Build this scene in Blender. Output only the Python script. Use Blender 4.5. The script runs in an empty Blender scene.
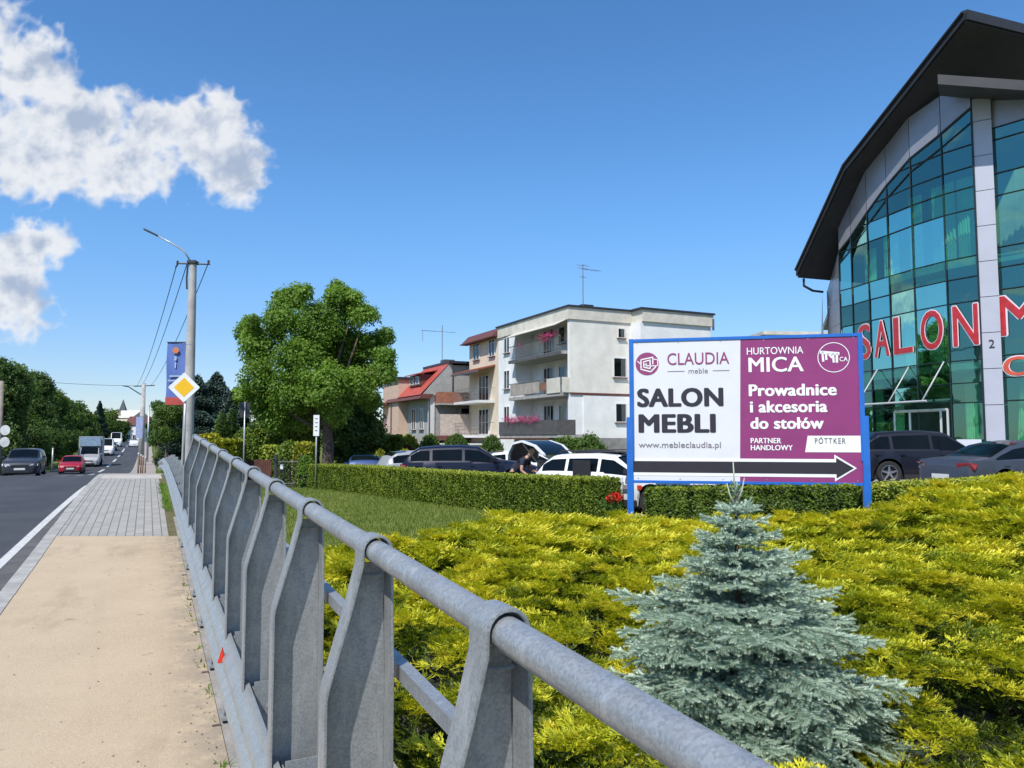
import bpy, bmesh, math, random
import numpy as np
from mathutils import Vector, Matrix

random.seed(7); RNG = np.random.default_rng(11)
C = bpy.context.scene.collection
SC = bpy.context.scene
PI = math.pi
EYE = 1.55
PITCH = math.atan(54/770)

# ------------------------------------------------------------------ camera
cam_d = bpy.data.cameras.new("camera"); cam = bpy.data.objects.new("camera", cam_d); C.objects.link(cam)
cam.location = (0, 0, EYE); cam.rotation_euler = (PI/2 + PITCH, 0, 0)
cam_d.sensor_width = 36; cam_d.lens = 36*770/1024
cam_d.clip_start = 0.05; cam_d.clip_end = 6000
SC.camera = cam
SC.view_settings.view_transform = 'Standard'; SC.view_settings.look = 'None'
SC.view_settings.exposure = 0.33; SC.view_settings.gamma = 1.0; SC.view_settings.use_curve_mapping = False

# ------------------------------------------------------------------ light
SUN_DIR = Vector((-0.40, -0.92, 1.32)).normalized()          # towards the sun
SUN_EL = math.asin(SUN_DIR.z)
SUN_AZ = math.atan2(SUN_DIR.x, SUN_DIR.y)                     # clockwise from +Y
sd = bpy.data.lights.new("sun", 'SUN'); sun = bpy.data.objects.new("sun", sd); C.objects.link(sun)
sd.energy = 4.3; sd.angle = math.radians(0.53); sd.color = (1.0, 0.955, 0.89)
sun.rotation_euler = SUN_DIR.to_track_quat('Z', 'Y').to_euler()

# node helper --------------------------------------------------------------
class NT:
    def __init__(s, tree): s.t = tree; s.n = tree.nodes; s.l = tree.links
    def new(s, typ, **kw):
        n = s.n.new(typ)
        for k, v in kw.items(): setattr(n, k, v)
        return n
    def link(s, a, b): s.l.new(a, b)
    def val(s, sock, v):
        if isinstance(v, bpy.types.NodeSocket): s.l.new(v, sock)
        else: sock.default_value = v
    def math(s, op, a, b=None, c=None, clamp=False):
        n = s.new('ShaderNodeMath', operation=op); n.use_clamp = clamp
        s.val(n.inputs[0], a)
        if b is not None: s.val(n.inputs[1], b)
        if c is not None: s.val(n.inputs[2], c)
        return n.outputs[0]
    def smooth(s, v, a, b, lo=0.0, hi=1.0):
        n = s.new('ShaderNodeMapRange', interpolation_type='SMOOTHSTEP')
        s.val(n.inputs[0], v); n.inputs[1].default_value = a; n.inputs[2].default_value = b
        n.inputs[3].default_value = lo; n.inputs[4].default_value = hi
        return n.outputs[0]
    def mix(s, f, a, b, mode='MIX'):
        n = s.new('ShaderNodeMix', data_type='RGBA', blend_type=mode)
        s.val(n.inputs[0], f)
        for i, v in ((6, a), (7, b)):
            if isinstance(v, tuple) and len(v) == 3: v = (*v, 1)
            s.val(n.inputs[i], v)
        return n.outputs[2]
    def noise(s, vec, scale, detail=3, rough=0.55, dist=0.0):
        n = s.new('ShaderNodeTexNoise'); n.inputs['Scale'].default_value = scale
        n.inputs['Detail'].default_value = detail; n.inputs['Roughness'].default_value = rough
        n.inputs['Distortion'].default_value = dist
        if vec is not None: s.link(vec, n.inputs['Vector'])
        return n.outputs[0]
    def mapping(s, vec, scale=(1, 1, 1), loc=(0, 0, 0), rot=(0, 0, 0)):
        n = s.new('ShaderNodeMapping'); n.inputs['Scale'].default_value = scale
        n.inputs['Location'].default_value = loc; n.inputs['Rotation'].default_value = rot
        s.link(vec, n.inputs['Vector']); return n.outputs[0]

# world: sky plus clouds, both placed by direction in the sky --------------
W = bpy.data.worlds.new("World"); SC.world = W; W.use_nodes = True
nt = NT(W.node_tree); nt.n.clear()
sky = nt.new('ShaderNodeTexSky', sky_type='NISHITA'); sky.sun_disc = False
sky.sun_elevation = SUN_EL; sky.sun_rotation = SUN_AZ % (2*PI)
sky.air_density = 1.0; sky.dust_density = 0.15; sky.ozone_density = 1.6; sky.altitude = 0
bg = nt.new('ShaderNodeBackground'); bg.inputs[1].default_value = 0.138
hs = nt.new('ShaderNodeHueSaturation'); hs.inputs['Saturation'].default_value = 1.12
tc = nt.new('ShaderNodeTexCoord'); sep = nt.new('ShaderNodeSeparateXYZ'); nt.link(tc.outputs['Generated'], sep.inputs[0])
low = nt.smooth(sep.outputs[2], -0.02, 0.32)
tintc = nt.mix(low, (0.56, 0.60, 0.76), (0.74, 0.90, 1.05))       # clear, deep-blue summer air down to the horizon
nt.link(nt.mix(1.0, sky.outputs[0], tintc, 'MULTIPLY'), hs.inputs['Color']); nt.link(hs.outputs[0], bg.inputs[0])
yy = nt.math('MAXIMUM', sep.outputs[1], 0.05)
U = nt.math('DIVIDE', sep.outputs[0], yy); V = nt.math('DIVIDE', sep.outputs[2], yy)
def dirn(px, py): # photo bearing -> tangent-plane direction about +Y
    x = (px-512)/770; v = (384-py)/770
    fy = math.cos(PITCH) - v*math.sin(PITCH); fz = math.sin(PITCH) + v*math.cos(PITCH)
    return x/fy, fz/fy
puffs = [(-40, 110, 75, 70), (30, 70, 55, 42), (75, 130, 75, 52), (20, 150, 90, 48), (130, 170, 62, 44), (160, 130, 40, 30), (205, 130, 52, 42),
         (235, 165, 42, 34), (-60, 40, 90, 60), (30, 245, 42, 30), (5, 290, 58, 42), (-60, 300, 80, 60), 
         (-200, 130, 140, 70), (-350, 250, 120, 50)]
comb = nt.new('ShaderNodeCombineXYZ'); nt.link(U, comb.inputs[0]); nt.link(V, comb.inputs[1]); uv = comb.outputs[0]
warp1 = nt.noise(uv, 9.0, 5, 0.6)
warp2 = nt.noise(nt.mapping(uv, loc=(5.2, 1.3, 2.0)), 9.0, 5, 0.6)
uw = nt.math('ADD', U, nt.math('MULTIPLY', nt.math('SUBTRACT', warp1, 0.5), 0.10))
vw = nt.math('ADD', V, nt.math('MULTIPLY', nt.math('SUBTRACT', warp2, 0.5), 0.10))
def cloud_field(du, dv):
    f = None
    for (px, py, rx, ry) in puffs:
        u0, v0 = dirn(px, py)
        a = nt.math('DIVIDE', nt.math('SUBTRACT', uw, u0+du), rx*1.04/770)
        b = nt.math('DIVIDE', nt.math('SUBTRACT', vw, v0+dv), ry*1.06/770)
        d = nt.math('SQRT', nt.math('ADD', nt.math('MULTIPLY', a, a), nt.math('MULTIPLY', b, b)))
        g = nt.math('SUBTRACT', 1.0, d)
        f = g if f is None else nt.math('SMOOTH_MAX', f, g, 0.25)
    return f
base = cloud_field(0, 0)
n1 = nt.noise(uv, 11.0, 6, 0.55, 0.15)
n2 = nt.noise(nt.mapping(uv, loc=(-0.010, -0.018, 0)), 11.0, 6, 0.55, 0.15)
dens = nt.math('ADD', base, nt.math('MULTIPLY', nt.math('SUBTRACT', n1, 0.49), 1.1))
bil = nt.math('SUBTRACT', 1.0, nt.math('ABSOLUTE', nt.math('SUBTRACT', nt.math('MULTIPLY', nt.noise(uv, 24.0, 2, 0.45), 2.0), 1.0)))
dens = nt.math('ADD', dens, nt.math('MULTIPLY', nt.math('SUBTRACT', bil, 0.85), 0.9))
mask_f = nt.smooth(dens, -0.04, 0.42)
# generic clouds for the rest of the sky (behind the camera), seen in the glass
zz = nt.math('MAXIMUM', sep.outputs[2], 0.06)
cb = nt.new('ShaderNodeCombineXYZ'); nt.link(nt.math('DIVIDE', sep.outputs[0], zz), cb.inputs[0]); nt.link(nt.math('DIVIDE', sep.outputs[1], zz), cb.inputs[1])
nb = nt.noise(cb.outputs[0], 0.8, 7, 0.6, 0.4)
mask_b = nt.math('MULTIPLY', nt.smooth(nb, 0.52, 0.66), nt.math('MULTIPLY', nt.smooth(sep.outputs[1], 0.25, 0.05), nt.smooth(sep.outputs[2], 0.02, 0.15)))
mask = nt.math('MAXIMUM', nt.math('MULTIPLY', mask_f, nt.smooth(sep.outputs[1], 0.1, 0.3)), mask_b)
lit = nt.math('ADD', nt.math('MULTIPLY', nt.math('SUBTRACT', n1, n2), 4.2), nt.math('SUBTRACT', 1.0, nt.smooth(dens, 0.15, 1.3, 0.16, 0.72)), clamp=True)
ccol = nt.mix(nt.smooth(lit, 0.0, 1.0), (0.42, 0.50, 0.65), (0.86, 0.88, 0.91))
cbg = nt.new('ShaderNodeBackground'); cbg.inputs[1].default_value = 0.80; nt.link(ccol, cbg.inputs[0])
ms = nt.new('ShaderNodeMixShader'); nt.link(nt.math('MULTIPLY', mask, 0.95), ms.inputs[0]); nt.link(bg.outputs[0], ms.inputs[1]); nt.link(cbg.outputs[0], ms.inputs[2])
wo = nt.new('ShaderNodeOutputWorld'); nt.link(ms.outputs[0], wo.inputs[0])
SC.render.engine = 'CYCLES'
SC.cycles.max_bounces = 6; SC.cycles.transparent_max_bounces = 12; SC.cycles.caustics_reflective = False; SC.cycles.caustics_refractive = False

# ------------------------------------------------------------------ materials
def mat(name, col, rough=0.6, metal=0.0, var=0.12, vscale=3.0, bump=0.0, bscale=40.0, col2=None, spec=0.5, coat=0.0, dirt=0.0, obj=True):
    m = bpy.data.materials.new(name); m.use_nodes = True; t = NT(m.node_tree)
    b = t.n['Principled BSDF']
    tcn = t.new('ShaderNodeTexCoord'); v = tcn.outputs['Object']
    c2 = col2 if col2 else tuple(max(0, c*(1-var*2)) for c in col)
    c1 = col if col2 else tuple(min(1, c*(1+var)) for c in col)
    f = t.smooth(t.noise(v, vscale, 6, 0.65), 0.3, 0.7)
    c = t.mix(f, c1, c2)
    if dirt:
        d = t.smooth(t.noise(t.mapping(v, loc=(3, 1, 7)), vscale*0.35, 5, 0.7), 0.45, 0.75)
        c = t.mix(t.math('MULTIPLY', d, dirt), c, tuple(x*0.45 for x in col))
    t.link(c, b.inputs['Base Color'])
    b.inputs['Roughness'].default_value = rough; b.inputs['Metallic'].default_value = metal
    b.inputs['Specular IOR Level'].default_value = spec; b.inputs['Coat Weight'].default_value = coat
    b.inputs['Coat Roughness'].default_value = 0.04
    if bump:
        bn = t.new('ShaderNodeBump'); bn.inputs['Strength'].default_value = min(1, bump); bn.inputs['Distance'].default_value = 0.01
        t.link(t.noise(v, bscale, 4, 0.6), bn.inputs['Height']); t.link(bn.outputs[0], b.inputs['Normal'])
    return m

def foliage_mat(name, cols, trans=0.3, rough=0.55):
    """cols: list of (pos, rgb) over the 'tone' attribute (leaf colour variation; hedges also grade it by face and groove)"""
    m = bpy.data.materials.new(name); m.use_nodes = True; t = NT(m.node_tree); b = t.n['Principled BSDF']
    a = t.new('ShaderNodeAttribute', attribute_name='tone')
    r = t.new('ShaderNodeValToRGB'); r.color_ramp.elements.remove(r.color_ramp.elements[1])
    for i, (p, c) in enumerate(cols):
        e = r.color_ramp.elements[0] if i == 0 else r.color_ramp.elements.new(p)
        e.position = p; e.color = (*c, 1)
    t.link(a.outputs['Fac'], r.inputs[0]); t.link(r.outputs[0], b.inputs['Base Color'])
    b.inputs['Roughness'].default_value = rough; b.inputs['Specular IOR Level'].default_value = 0.35
    tr = t.new('ShaderNodeBsdfTranslucent')
    t.link(t.mix(1.0, r.outputs[0], (1.15, 1.2, 0.6), 'MULTIPLY'), tr.inputs[0])
    mx = t.new('ShaderNodeMixShader'); mx.inputs[0].default_value = trans
    t.link(b.outputs[0], mx.inputs[1]); t.link(tr.outputs[0], mx.inputs[2]); t.link(mx.outputs[0], t.n['Material Output'].inputs[0])
    return m

# ------------------------------------------------------------------ helpers
def tag(o, label=None, cat=None, group=None, kind=None):
    if label: o['label'] = label
    if cat: o['category'] = cat
    if group: o['group'] = group
    if kind: o['kind'] = kind
    return o
def empty(name, loc=(0, 0, 0), rz=0.0, label=None, cat=None, group=None):
    o = bpy.data.objects.new(name, None); C.objects.link(o); o.location = loc; o.rotation_euler = (0, 0, rz)
    o.empty_display_size = 0.2
    return tag(o, label, cat, group)
def inv_of(parent):
    m = Matrix.Identity(4)
    while parent is not None:
        m = parent.matrix_basis.copy() @ m if False else (Matrix.Translation(parent.location) @ Matrix.Rotation(parent.rotation_euler[2], 4, 'Z') @ m)
        parent = parent.parent
    return m.inverted()
def copy_tree(o, parent=None):
    c = o.copy(); C.objects.link(c); c.parent = parent
    for k in ('label', 'category', 'group'):
        pass
    for ch in list(o.children): copy_tree(ch, c)
    return c
def link_mesh(name, me, m, parent=None, smooth=False):
    o = bpy.data.objects.new(name, me); C.objects.link(o)
    if m is not None: me.materials.append(m)
    if parent is not None: o.parent = parent
    if smooth: me.polygons.foreach_set('use_smooth', [True]*len(me.polygons))
    return o
def at(px, py, Y):
    """real-world point at distance Y seen at photo bearing (px, py)"""
    x, v = dirn(px, py); return Vector((x*Y, Y, EYE+v*Y))

class MB:
    def __init__(s): s.v = []; s.f = []
    def add(s, vs, fs, M=None):
        o = len(s.v)
        for p in vs:
            p = Vector(p)
            s.v.append(M @ p if M is not None else p)
        s.f += [[i+o for i in f] for f in fs]; return s
    def box(s, c, d, rz=0, M=None, bev=0.0):
        x, y, z = d[0]/2, d[1]/2, d[2]/2
        T = Matrix.Translation(c) @ Matrix.Rotation(rz, 4, 'Z')
        if M is not None: T = M @ T
        vs = [(i*x, j*y, k*z) for k in (-1, 1) for j in (-1, 1) for i in (-1, 1)]
        return s.add(vs, [(0, 2, 3, 1), (4, 5, 7, 6), (0, 1, 5, 4), (2, 6, 7, 3), (0, 4, 6, 2), (1, 3, 7, 5)], T)
    def b2(s, x0, x1, y0, y1, z0, z1, M=None):
        return s.box(((x0+x1)/2, (y0+y1)/2, (z0+z1)/2), (abs(x1-x0), abs(y1-y0), abs(z1-z0)), 0, M)
    def quad(s, a, b, c, d): return s.add([a, b, c, d], [(0, 1, 2, 3)])
    def prism(s, poly, ext, M=None):
        """poly: 3D points; ext: Vector to extrude by"""
        n = len(poly); e = Vector(ext)
        vs = [Vector(p) for p in poly] + [Vector(p)+e for p in poly]
        fs = [tuple(range(n))[::-1], tuple(range(n, 2*n))] + [(i, (i+1) % n, (i+1) % n+n, i+n) for i in range(n)]
        return s.add(vs, fs, M)
    def tube(s, path, r, n=8, cap=True, M=None):
        path = [Vector(p) for p in path]; R = r if isinstance(r, (list, tuple)) else [r]*len(path)
        o = []; fs = []; ref = None
        for i, p in enumerate(path):
            a = path[max(0, i-1)]; b = path[min(len(path)-1, i+1)]; t = (b-a).normalized()
            if ref is None:
                ref = Vector((0, 0, 1)) if abs(t.z) < 0.9 else Vector((1, 0, 0))
            u = t.cross(ref).normalized(); w = u.cross(t).normalized(); ref = w
            for k in range(n):
                an = 2*PI*k/n; o.append(p + (u*math.cos(an) + w*math.sin(an))*R[i])
        for i in range(len(path)-1):
            for k in range(n):
                fs.append((i*n+k, i*n+(k+1) % n, (i+1)*n+(k+1) % n, (i+1)*n+k))
        if cap: fs += [tuple(range(n))[::-1], tuple(range((len(path)-1)*n, len(path)*n))]
        return s.add(o, fs, M)
    def lathe(s, prof, n=20, M=None):
        """prof: (r, z) list round local Z"""
        o = []; fs = []
        for (r, z) in prof:
            for k in range(n): o.append((r*math.cos(2*PI*k/n), r*math.sin(2*PI*k/n), z))
        for i in range(len(prof)-1):
            for k in range(n): fs.append((i*n+k, i*n+(k+1) % n, (i+1)*n+(k+1) % n, (i+1)*n+k))
        return s.add(o, fs, M)
    def build(s, name, m=None, parent=None, smooth=False, world=False, bevel=0.0, sharp=None):
        vs = s.v
        if world and parent is not None:
            I = inv_of(parent); vs = [I @ p for p in vs]
        me = bpy.data.meshes.new(name); me.from_pydata([tuple(p) for p in vs], [], s.f)
        bm = bmesh.new(); bm.from_mesh(me); bmesh.ops.recalc_face_normals(bm, faces=bm.faces)
        if bevel:
            es = [e for e in bm.edges if len(e.link_faces) == 2 and e.calc_face_angle(0) > 0.5]
            bmesh.ops.bevel(bm, geom=es, offset=bevel, segments=2, affect='EDGES', clamp_overlap=True)
        bm.to_mesh(me); bm.free()
        o = link_mesh(name, me, m, parent, smooth)
        if smooth and sharp is not None: me.set_sharp_from_angle(angle=sharp)
        return o

def np_obj(name, V, F, m, parent=None, tone=None, smooth=False):
    """fast mesh: V (n,3), F (k,3) or (k,4)"""
    me = bpy.data.meshes.new(name); k = F.shape[1]
    me.vertices.add(len(V)); me.vertices.foreach_set('co', np.ascontiguousarray(V, dtype=np.float32).ravel())
    me.loops.add(F.size); me.loops.foreach_set('vertex_index', np.ascontiguousarray(F, dtype=np.int32).ravel())
    me.polygons.add(len(F)); me.polygons.foreach_set('loop_start', np.arange(0, F.size, k, dtype=np.int32))
    me.polygons.foreach_set('loop_total', np.full(len(F), k, dtype=np.int32))
    if tone is not None:
        a = me.attributes.new('tone', 'FLOAT', 'POINT'); a.data.foreach_set('value', np.ascontiguousarray(tone, dtype=np.float32))
    me.update(calc_edges=True); 
    return link_mesh(name, me, m, parent, smooth)

def frames(fwd, up):
    f = fwd/np.maximum(1e-9, np.linalg.norm(fwd, axis=1, keepdims=True))
    s = np.cross(up, f); s /= np.maximum(1e-9, np.linalg.norm(s, axis=1, keepdims=True))
    u = np.cross(f, s)
    return np.stack([f, s, u], axis=2)       # columns: x=forward, y=side, z=up
def scatter(T, TF, pos, fwd, up, scale, tt=None, ti=None):
    """copies of template T (m,3)/TF at pos; returns V, F, tone"""
    R = frames(fwd, up); N = len(pos); M = len(T)
    sc = scale[:, None, None] if scale.ndim == 1 else scale[:, None, :]
    V = np.einsum('nij,nmj->nmi', R, T[None]*sc) + pos[:, None, :]
    F = TF[None] + (np.arange(N)*M)[:, None, None]
    tone = None
    if tt is not None: tone = (tt[None, :] + ti[:, None]).ravel()
    return V.reshape(-1, 3), F.reshape(-1, TF.shape[1]), tone

def leaf_cluster(n, spread, size, rng, flat=0.5):
    """template: n folded leaves (two triangles each) spread in a ball"""
    V = []; F = []; tn = []
    for i in range(n):
        c = rng.normal(size=3); c = c/np.linalg.norm(c)*spread*rng.uniform(.3, 1)
        d = rng.normal(size=3); d[2] *= flat; d /= np.linalg.norm(d)
        u = rng.normal(size=3)+np.array([0, 0, 1.0]); sdir = np.cross(d, u); sdir /= np.linalg.norm(sdir)
        L = size*rng.uniform(.7, 1.25); w = L*.42; nrm = np.cross(d, sdir)
        o = len(V); V += [c-d*L*.5, c+sdir*w+nrm*w*.25, c+d*L*.5, c-sdir*w+nrm*w*.25]
        F += [(o, o+1, o+2), (o, o+2, o+3)]; tn += [rng.uniform(-.12, .12)]*4
    return np.array(V), np.array(F), np.array(tn)

def rand_dirs(n, rng):
    d = rng.normal(size=(n, 3)); return d/np.linalg.norm(d, axis=1, keepdims=True)

# smooth value noise in numpy for clumps
def vnoise(p, scale, seed):
    r = np.random.default_rng(seed); k = r.normal(size=(10, p.shape[1]))*scale; ph = r.uniform(0, 2*PI, 10); am = 1/np.sqrt(1+np.arange(10)*.3)
    return (np.sin(p@k.T + ph)*am).sum(1)/am.sum()*1.6
# ------------------------------------------------------------------ terrain and road
SL = -0.473                                       # road runs along X = b + SL*Y
YK = [-12, 0, 8, 13, 16, 19, 22, 30, 40, 50, 62, 75, 90, 119, 150, 200, 300, 600, 1500, 4000]
DK = [2.03, 1.55, 1.23, 1.03, .945, .915, 1.015, 1.375, 1.84, 2.29, 2.72, 2.88, 2.82, 2.42, 1.62, 1.32, 1.2, 1.6, 2.0, 3]
def _pchip():
    x = np.array(YK, float); y = np.array(DK, float); h = np.diff(x); d = np.diff(y)/h; m = np.zeros(len(x))
    for i in range(1, len(x)-1):
        if d[i-1]*d[i] > 0:
            w1 = 2*h[i]+h[i-1]; w2 = h[i]+2*h[i-1]; m[i] = (w1+w2)/(w1/d[i-1]+w2/d[i])
    m[0] = d[0]; m[-1] = d[-1]; return x, y, h, m
_px, _py, _ph, _pm = _pchip()
def R(Y):                                          # height of the footway surface along the road
    Y = np.asarray(Y, float); i = np.clip(np.searchsorted(_px, Y)-1, 0, len(_px)-2); h = _ph[i]; t = (Y-_px[i])/h
    v = (2*t**3-3*t**2+1)*_py[i] + (t**3-2*t**2+t)*h*_pm[i] + (-2*t**3+3*t**2)*_py[i+1] + (t**3-t**2)*h*_pm[i+1]
    return EYE - v
def sst(a, b, x): t = np.clip((x-a)/(b-a), 0, 1); return t*t*(3-2*t)
def G(X, Y):
    g = np.interp(X, [-8, 0, 6, 11, 18, 60], [-.38, -.36, -.2, .0, .18, .3])
    far = np.interp(Y, [0, 28, 42, 60, 90, 150, 300], [0, 0, -.38, -.6, -.9, -.4, .3])
    w = np.interp(X, [0, 14], [1, .45]); return g + far*w
def ground_z(X, Y):
    X = np.asarray(X, float); Y = np.asarray(Y, float)
    b = X - SL*Y; r = R(Y)
    right = G(X, Y)
    wr = sst(1.16, 2.5, b)*np.where(Y < 170, 1, sst(260, 170, Y))
    left = r - .2 - .25*sst(-9.5, -14, b)
    z = (r-.16)*(1-wr) + right*wr
    wl = sst(-8.4, -9.5, b)
    z = z*(1-wl) + left*wl
    far = sst(400, 1200, np.hypot(X, Y)); z = z*(1-far) + (-.2)*far
    return z
def gz(X, Y): return float(ground_z(X, Y))

# ground sheet
bs = np.concatenate([[-2500, -1200, -600, -300, -180, -120, -90, -70, -55, -45, -36, -28, -22, -18, -15, -13, -11.5, -10.4, -9.6, -9.0, -8.5, -8.0, -5, -2, -1.1, 0.3, 1.1],
                     np.arange(1.2, 2.8, .2), np.arange(3, 20, .6), [21, 23, 25, 28, 32, 37, 43, 50, 60, 75, 95, 130, 200, 350, 700, 1500, 3000]])
ys = np.concatenate([[-60, -30, -14, -6], np.arange(-4, 30, .7), np.arange(30, 70, 2), np.arange(72, 160, 6), [170, 190, 220, 260, 310, 380, 480, 620, 800, 1100, 1600, 2400, 3600]])
BB, YY = np.meshgrid(bs, ys); XX = BB + SL*YY
ZZ = ground_z(XX, YY) + .015*vnoise(np.stack([XX.ravel(), YY.ravel()], 1), 1.3, 3).reshape(XX.shape)
Vg = np.stack([XX.ravel(), YY.ravel(), ZZ.ravel()], 1); nb_, ny_ = len(bs), len(ys)
ii = (np.arange(ny_-1)[:, None]*nb_ + np.arange(nb_-1)[None]).ravel(); Fg = np.stack([ii, ii+1, ii+nb_+1, ii+nb_], 1)
def ground_mat():
    m = bpy.data.materials.new('grass_ground'); m.use_nodes = True; t = NT(m.node_tree); b = t.n['Principled BSDF']
    g = t.new('ShaderNodeNewGeometry').outputs['Position']
    a = t.noise(g, 1.1, 5, .6); f = t.noise(g, 22, 4, .7); mow = t.noise(t.mapping(g, scale=(.6, .25, 1)), 1.0, 3)
    c = t.mix(t.smooth(a, .3, .7), (.11, .15, .028), (.16, .19, .045))
    c = t.mix(t.smooth(f, .35, .7), c, (.075, .10, .02))
    c = t.mix(t.math('MULTIPLY', t.smooth(mow, .5, .75), .5), c, (.15, .155, .055))
    t.link(c, b.inputs['Base Color']); b.inputs['Roughness'].default_value = .9; b.inputs['Specular IOR Level'].default_value = .1
    bn = t.new('ShaderNodeBump'); bn.inputs['Strength'].default_value = .8; bn.inputs['Distance'].default_value = .03
    t.link(t.noise(g, 60, 3, .7), bn.inputs['Height']); t.link(bn.outputs[0], b.inputs['Normal'])
    return m
tag(np_obj('ground', Vg, Fg, ground_mat(), smooth=True), kind='structure')

def strip(name, m, b0, b1, y0, y1, dz, kind='structure', n=None, nb=2, fn=None):
    n = n or max(4, int((y1-y0)/1.0) if y1 < 120 else int((y1-y0)/2.5))
    Ys = np.linspace(y0, y1, n+1) if y1 < 400 else np.concatenate([np.linspace(y0, 150, 120), np.linspace(152, y1, 60)])
    V = []; 
    for Y in Ys:
        a0 = b0(Y) if callable(b0) else b0; a1 = b1(Y) if callable(b1) else b1
        for k in range(nb+1):
            b = a0+(a1-a0)*k/nb; X = b+SL*Y; V.append((X, Y, float(R(Y))+dz))
    V = np.array(V); w = nb+1
    i = (np.arange(len(Ys)-1)[:, None]*w + np.arange(nb)[None]).ravel(); F = np.stack([i, i+1, i+w+1, i+w], 1)
    o = np_obj(name, V, F, m); 
    if kind: tag(o, kind=kind)
    return o
def pos_mat(name, fn, rough=.85, spec=.2, bump=.3, bscale=90, bdist=.004):
    m = bpy.data.materials.new(name); m.use_nodes = True; t = NT(m.node_tree); b = t.n['Principled BSDF']
    g = t.new('ShaderNodeNewGeometry').outputs['Position']
    c = fn(t, g); t.link(c, b.inputs['Base Color']); b.inputs['Roughness'].default_value = rough; b.inputs['Specular IOR Level'].default_value = spec
    if bump:
        bn = t.new('ShaderNodeBump'); bn.inputs['Strength'].default_value = bump; bn.inputs['Distance'].default_value = bdist
        t.link(t.noise(g, bscale, 4, .7), bn.inputs['Height']); t.link(bn.outputs[0], b.inputs['Normal'])
    return m
RANG = math.atan(SL)                               # heading of the road about Z (from +Y): rotate by -RANG
def f_asphalt(t, g):
    r = t.mapping(g, rot=(0, 0, RANG))
    c = t.mix(t.smooth(t.noise(g, 1.2, 5, .6), .3, .7), (.040, .043, .050), (.058, .060, .066))
    s = t.noise(t.mapping(r, scale=(1.6, .05, 1)), 1.0, 3)
    c = t.mix(t.math('MULTIPLY', t.smooth(s, .45, .7), .5), c, (.075, .076, .08))
    patch = t.smooth(t.noise(t.mapping(r, scale=(.5, .12, 1), loc=(4, 2, 0)), 1.0, 2), .58, .62)
    c = t.mix(t.math('MULTIPLY', patch, .35), c, (.03, .032, .036))
    sp = t.smooth(t.noise(g, 140, 2, .6), .55, .75); return t.mix(t.math('MULTIPLY', sp, .5), c, (.13, .13, .13))
def f_gutter(t, g):
    c = t.mix(t.smooth(t.noise(g, 3, 5, .6), .3, .7), (.075, .075, .078), (.12, .115, .11))
    return t.mix(t.smooth(t.noise(g, 120, 2), .5, .75), c, (.17, .165, .15))
def f_sand(t, g):
    r = t.mapping(g, rot=(0, 0, RANG))
    c = t.mix(t.smooth(t.noise(g, 1.6, 6, .65), .3, .72), (.455, .36, .245), (.385, .30, .20))
    c = t.mix(t.smooth(t.noise(g, 150, 3, .7), .42, .62), c, (.52, .42, .30))
    c = t.mix(t.math('MULTIPLY', t.smooth(t.noise(t.mapping(g, loc=(7, 3, 0)), 210, 2, .6), .60, .7), .7), c, (.22, .155, .095))
    edge = t.new('ShaderNodeSeparateXYZ'); t.link(g, edge.inputs[0])
    bb = t.math('ADD', edge.outputs[0], t.math('MULTIPLY', edge.outputs[1], -SL))   # lateral position
    dirt = t.math('MULTIPLY', t.smooth(bb, .05, .4), t.smooth(t.noise(g, 6, 5, .7), .35, .6))
    c = t.mix(t.math('MULTIPLY', dirt, .8), c, (.27, .225, .175))
    st = t.smooth(t.noise(t.mapping(r, scale=(.8, .35, 1), loc=(1, 6, 0)), 2.2, 6, .68), .52, .70)
    c = t.mix(t.math('MULTIPLY', st, .55), c, (.30, .235, .16))
    sp2 = t.smooth(t.noise(t.mapping(g, loc=(2, 9, 0)), 7.5, 3, .5), .70, .76); c = t.mix(t.math('MULTIPLY', sp2, .55), c, (.21, .165, .12))
    bnd = t.smooth(t.noise(t.mapping(r, scale=(3.2, .12, 1), loc=(5, 1, 0)), 1.0, 4, .6), .5, .72); c = t.mix(t.math('MULTIPLY', bnd, .28), c, (.33, .27, .2))
    return c
    ck = t.new('ShaderNodeTexVoronoi', feature='DISTANCE_TO_EDGE'); ck.inputs['Scale'].default_value = .55
    wv = t.new('ShaderNodeVectorMath', operation='ADD'); t.link(g, wv.inputs[0])
    nn = t.new('ShaderNodeTexNoise'); nn.inputs['Scale'].default_value = 4; t.link(g, nn.inputs['Vector'])
    sc_ = t.new('ShaderNodeVectorMath', operation='SCALE'); sc_.inputs['Scale'].default_value = .5; t.link(nn.outputs['Color'], sc_.inputs[0]); t.link(sc_.outputs[0], wv.inputs[1])
    t.link(wv.outputs[0], ck.inputs['Vector'])
    return t.mix(t.math('MULTIPLY', t.smooth(ck.outputs['Distance'], .006, .001), .35), c, (.2, .15, .1))
def f_pave(cA, cB, cJ, w=.2, h=.1):
    def fn(t, g):
        r = t.mapping(g, rot=(0, 0, RANG+PI/2))
        bk = t.new('ShaderNodeTexBrick'); bk.inputs['Scale'].default_value = 1.0; bk.inputs['Brick Width'].default_value = w; bk.inputs['Row Height'].default_value = h
        bk.inputs['Mortar Size'].default_value = .006; bk.inputs['Color1'].default_value = (*cA, 1); bk.inputs['Color2'].default_value = (*cB, 1); bk.inputs['Mortar'].default_value = (*cJ, 1)
        t.link(r, bk.inputs['Vector']); n = t.smooth(t.noise(g, 2.5, 5, .6), .3, .75)
        return t.mix(t.math('MULTIPLY', n, .35), bk.outputs['Color'], tuple(x*.55 for x in cA))
    return fn
M_road = pos_mat('asphalt', f_asphalt, .8, .3, .35, 120)
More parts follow.
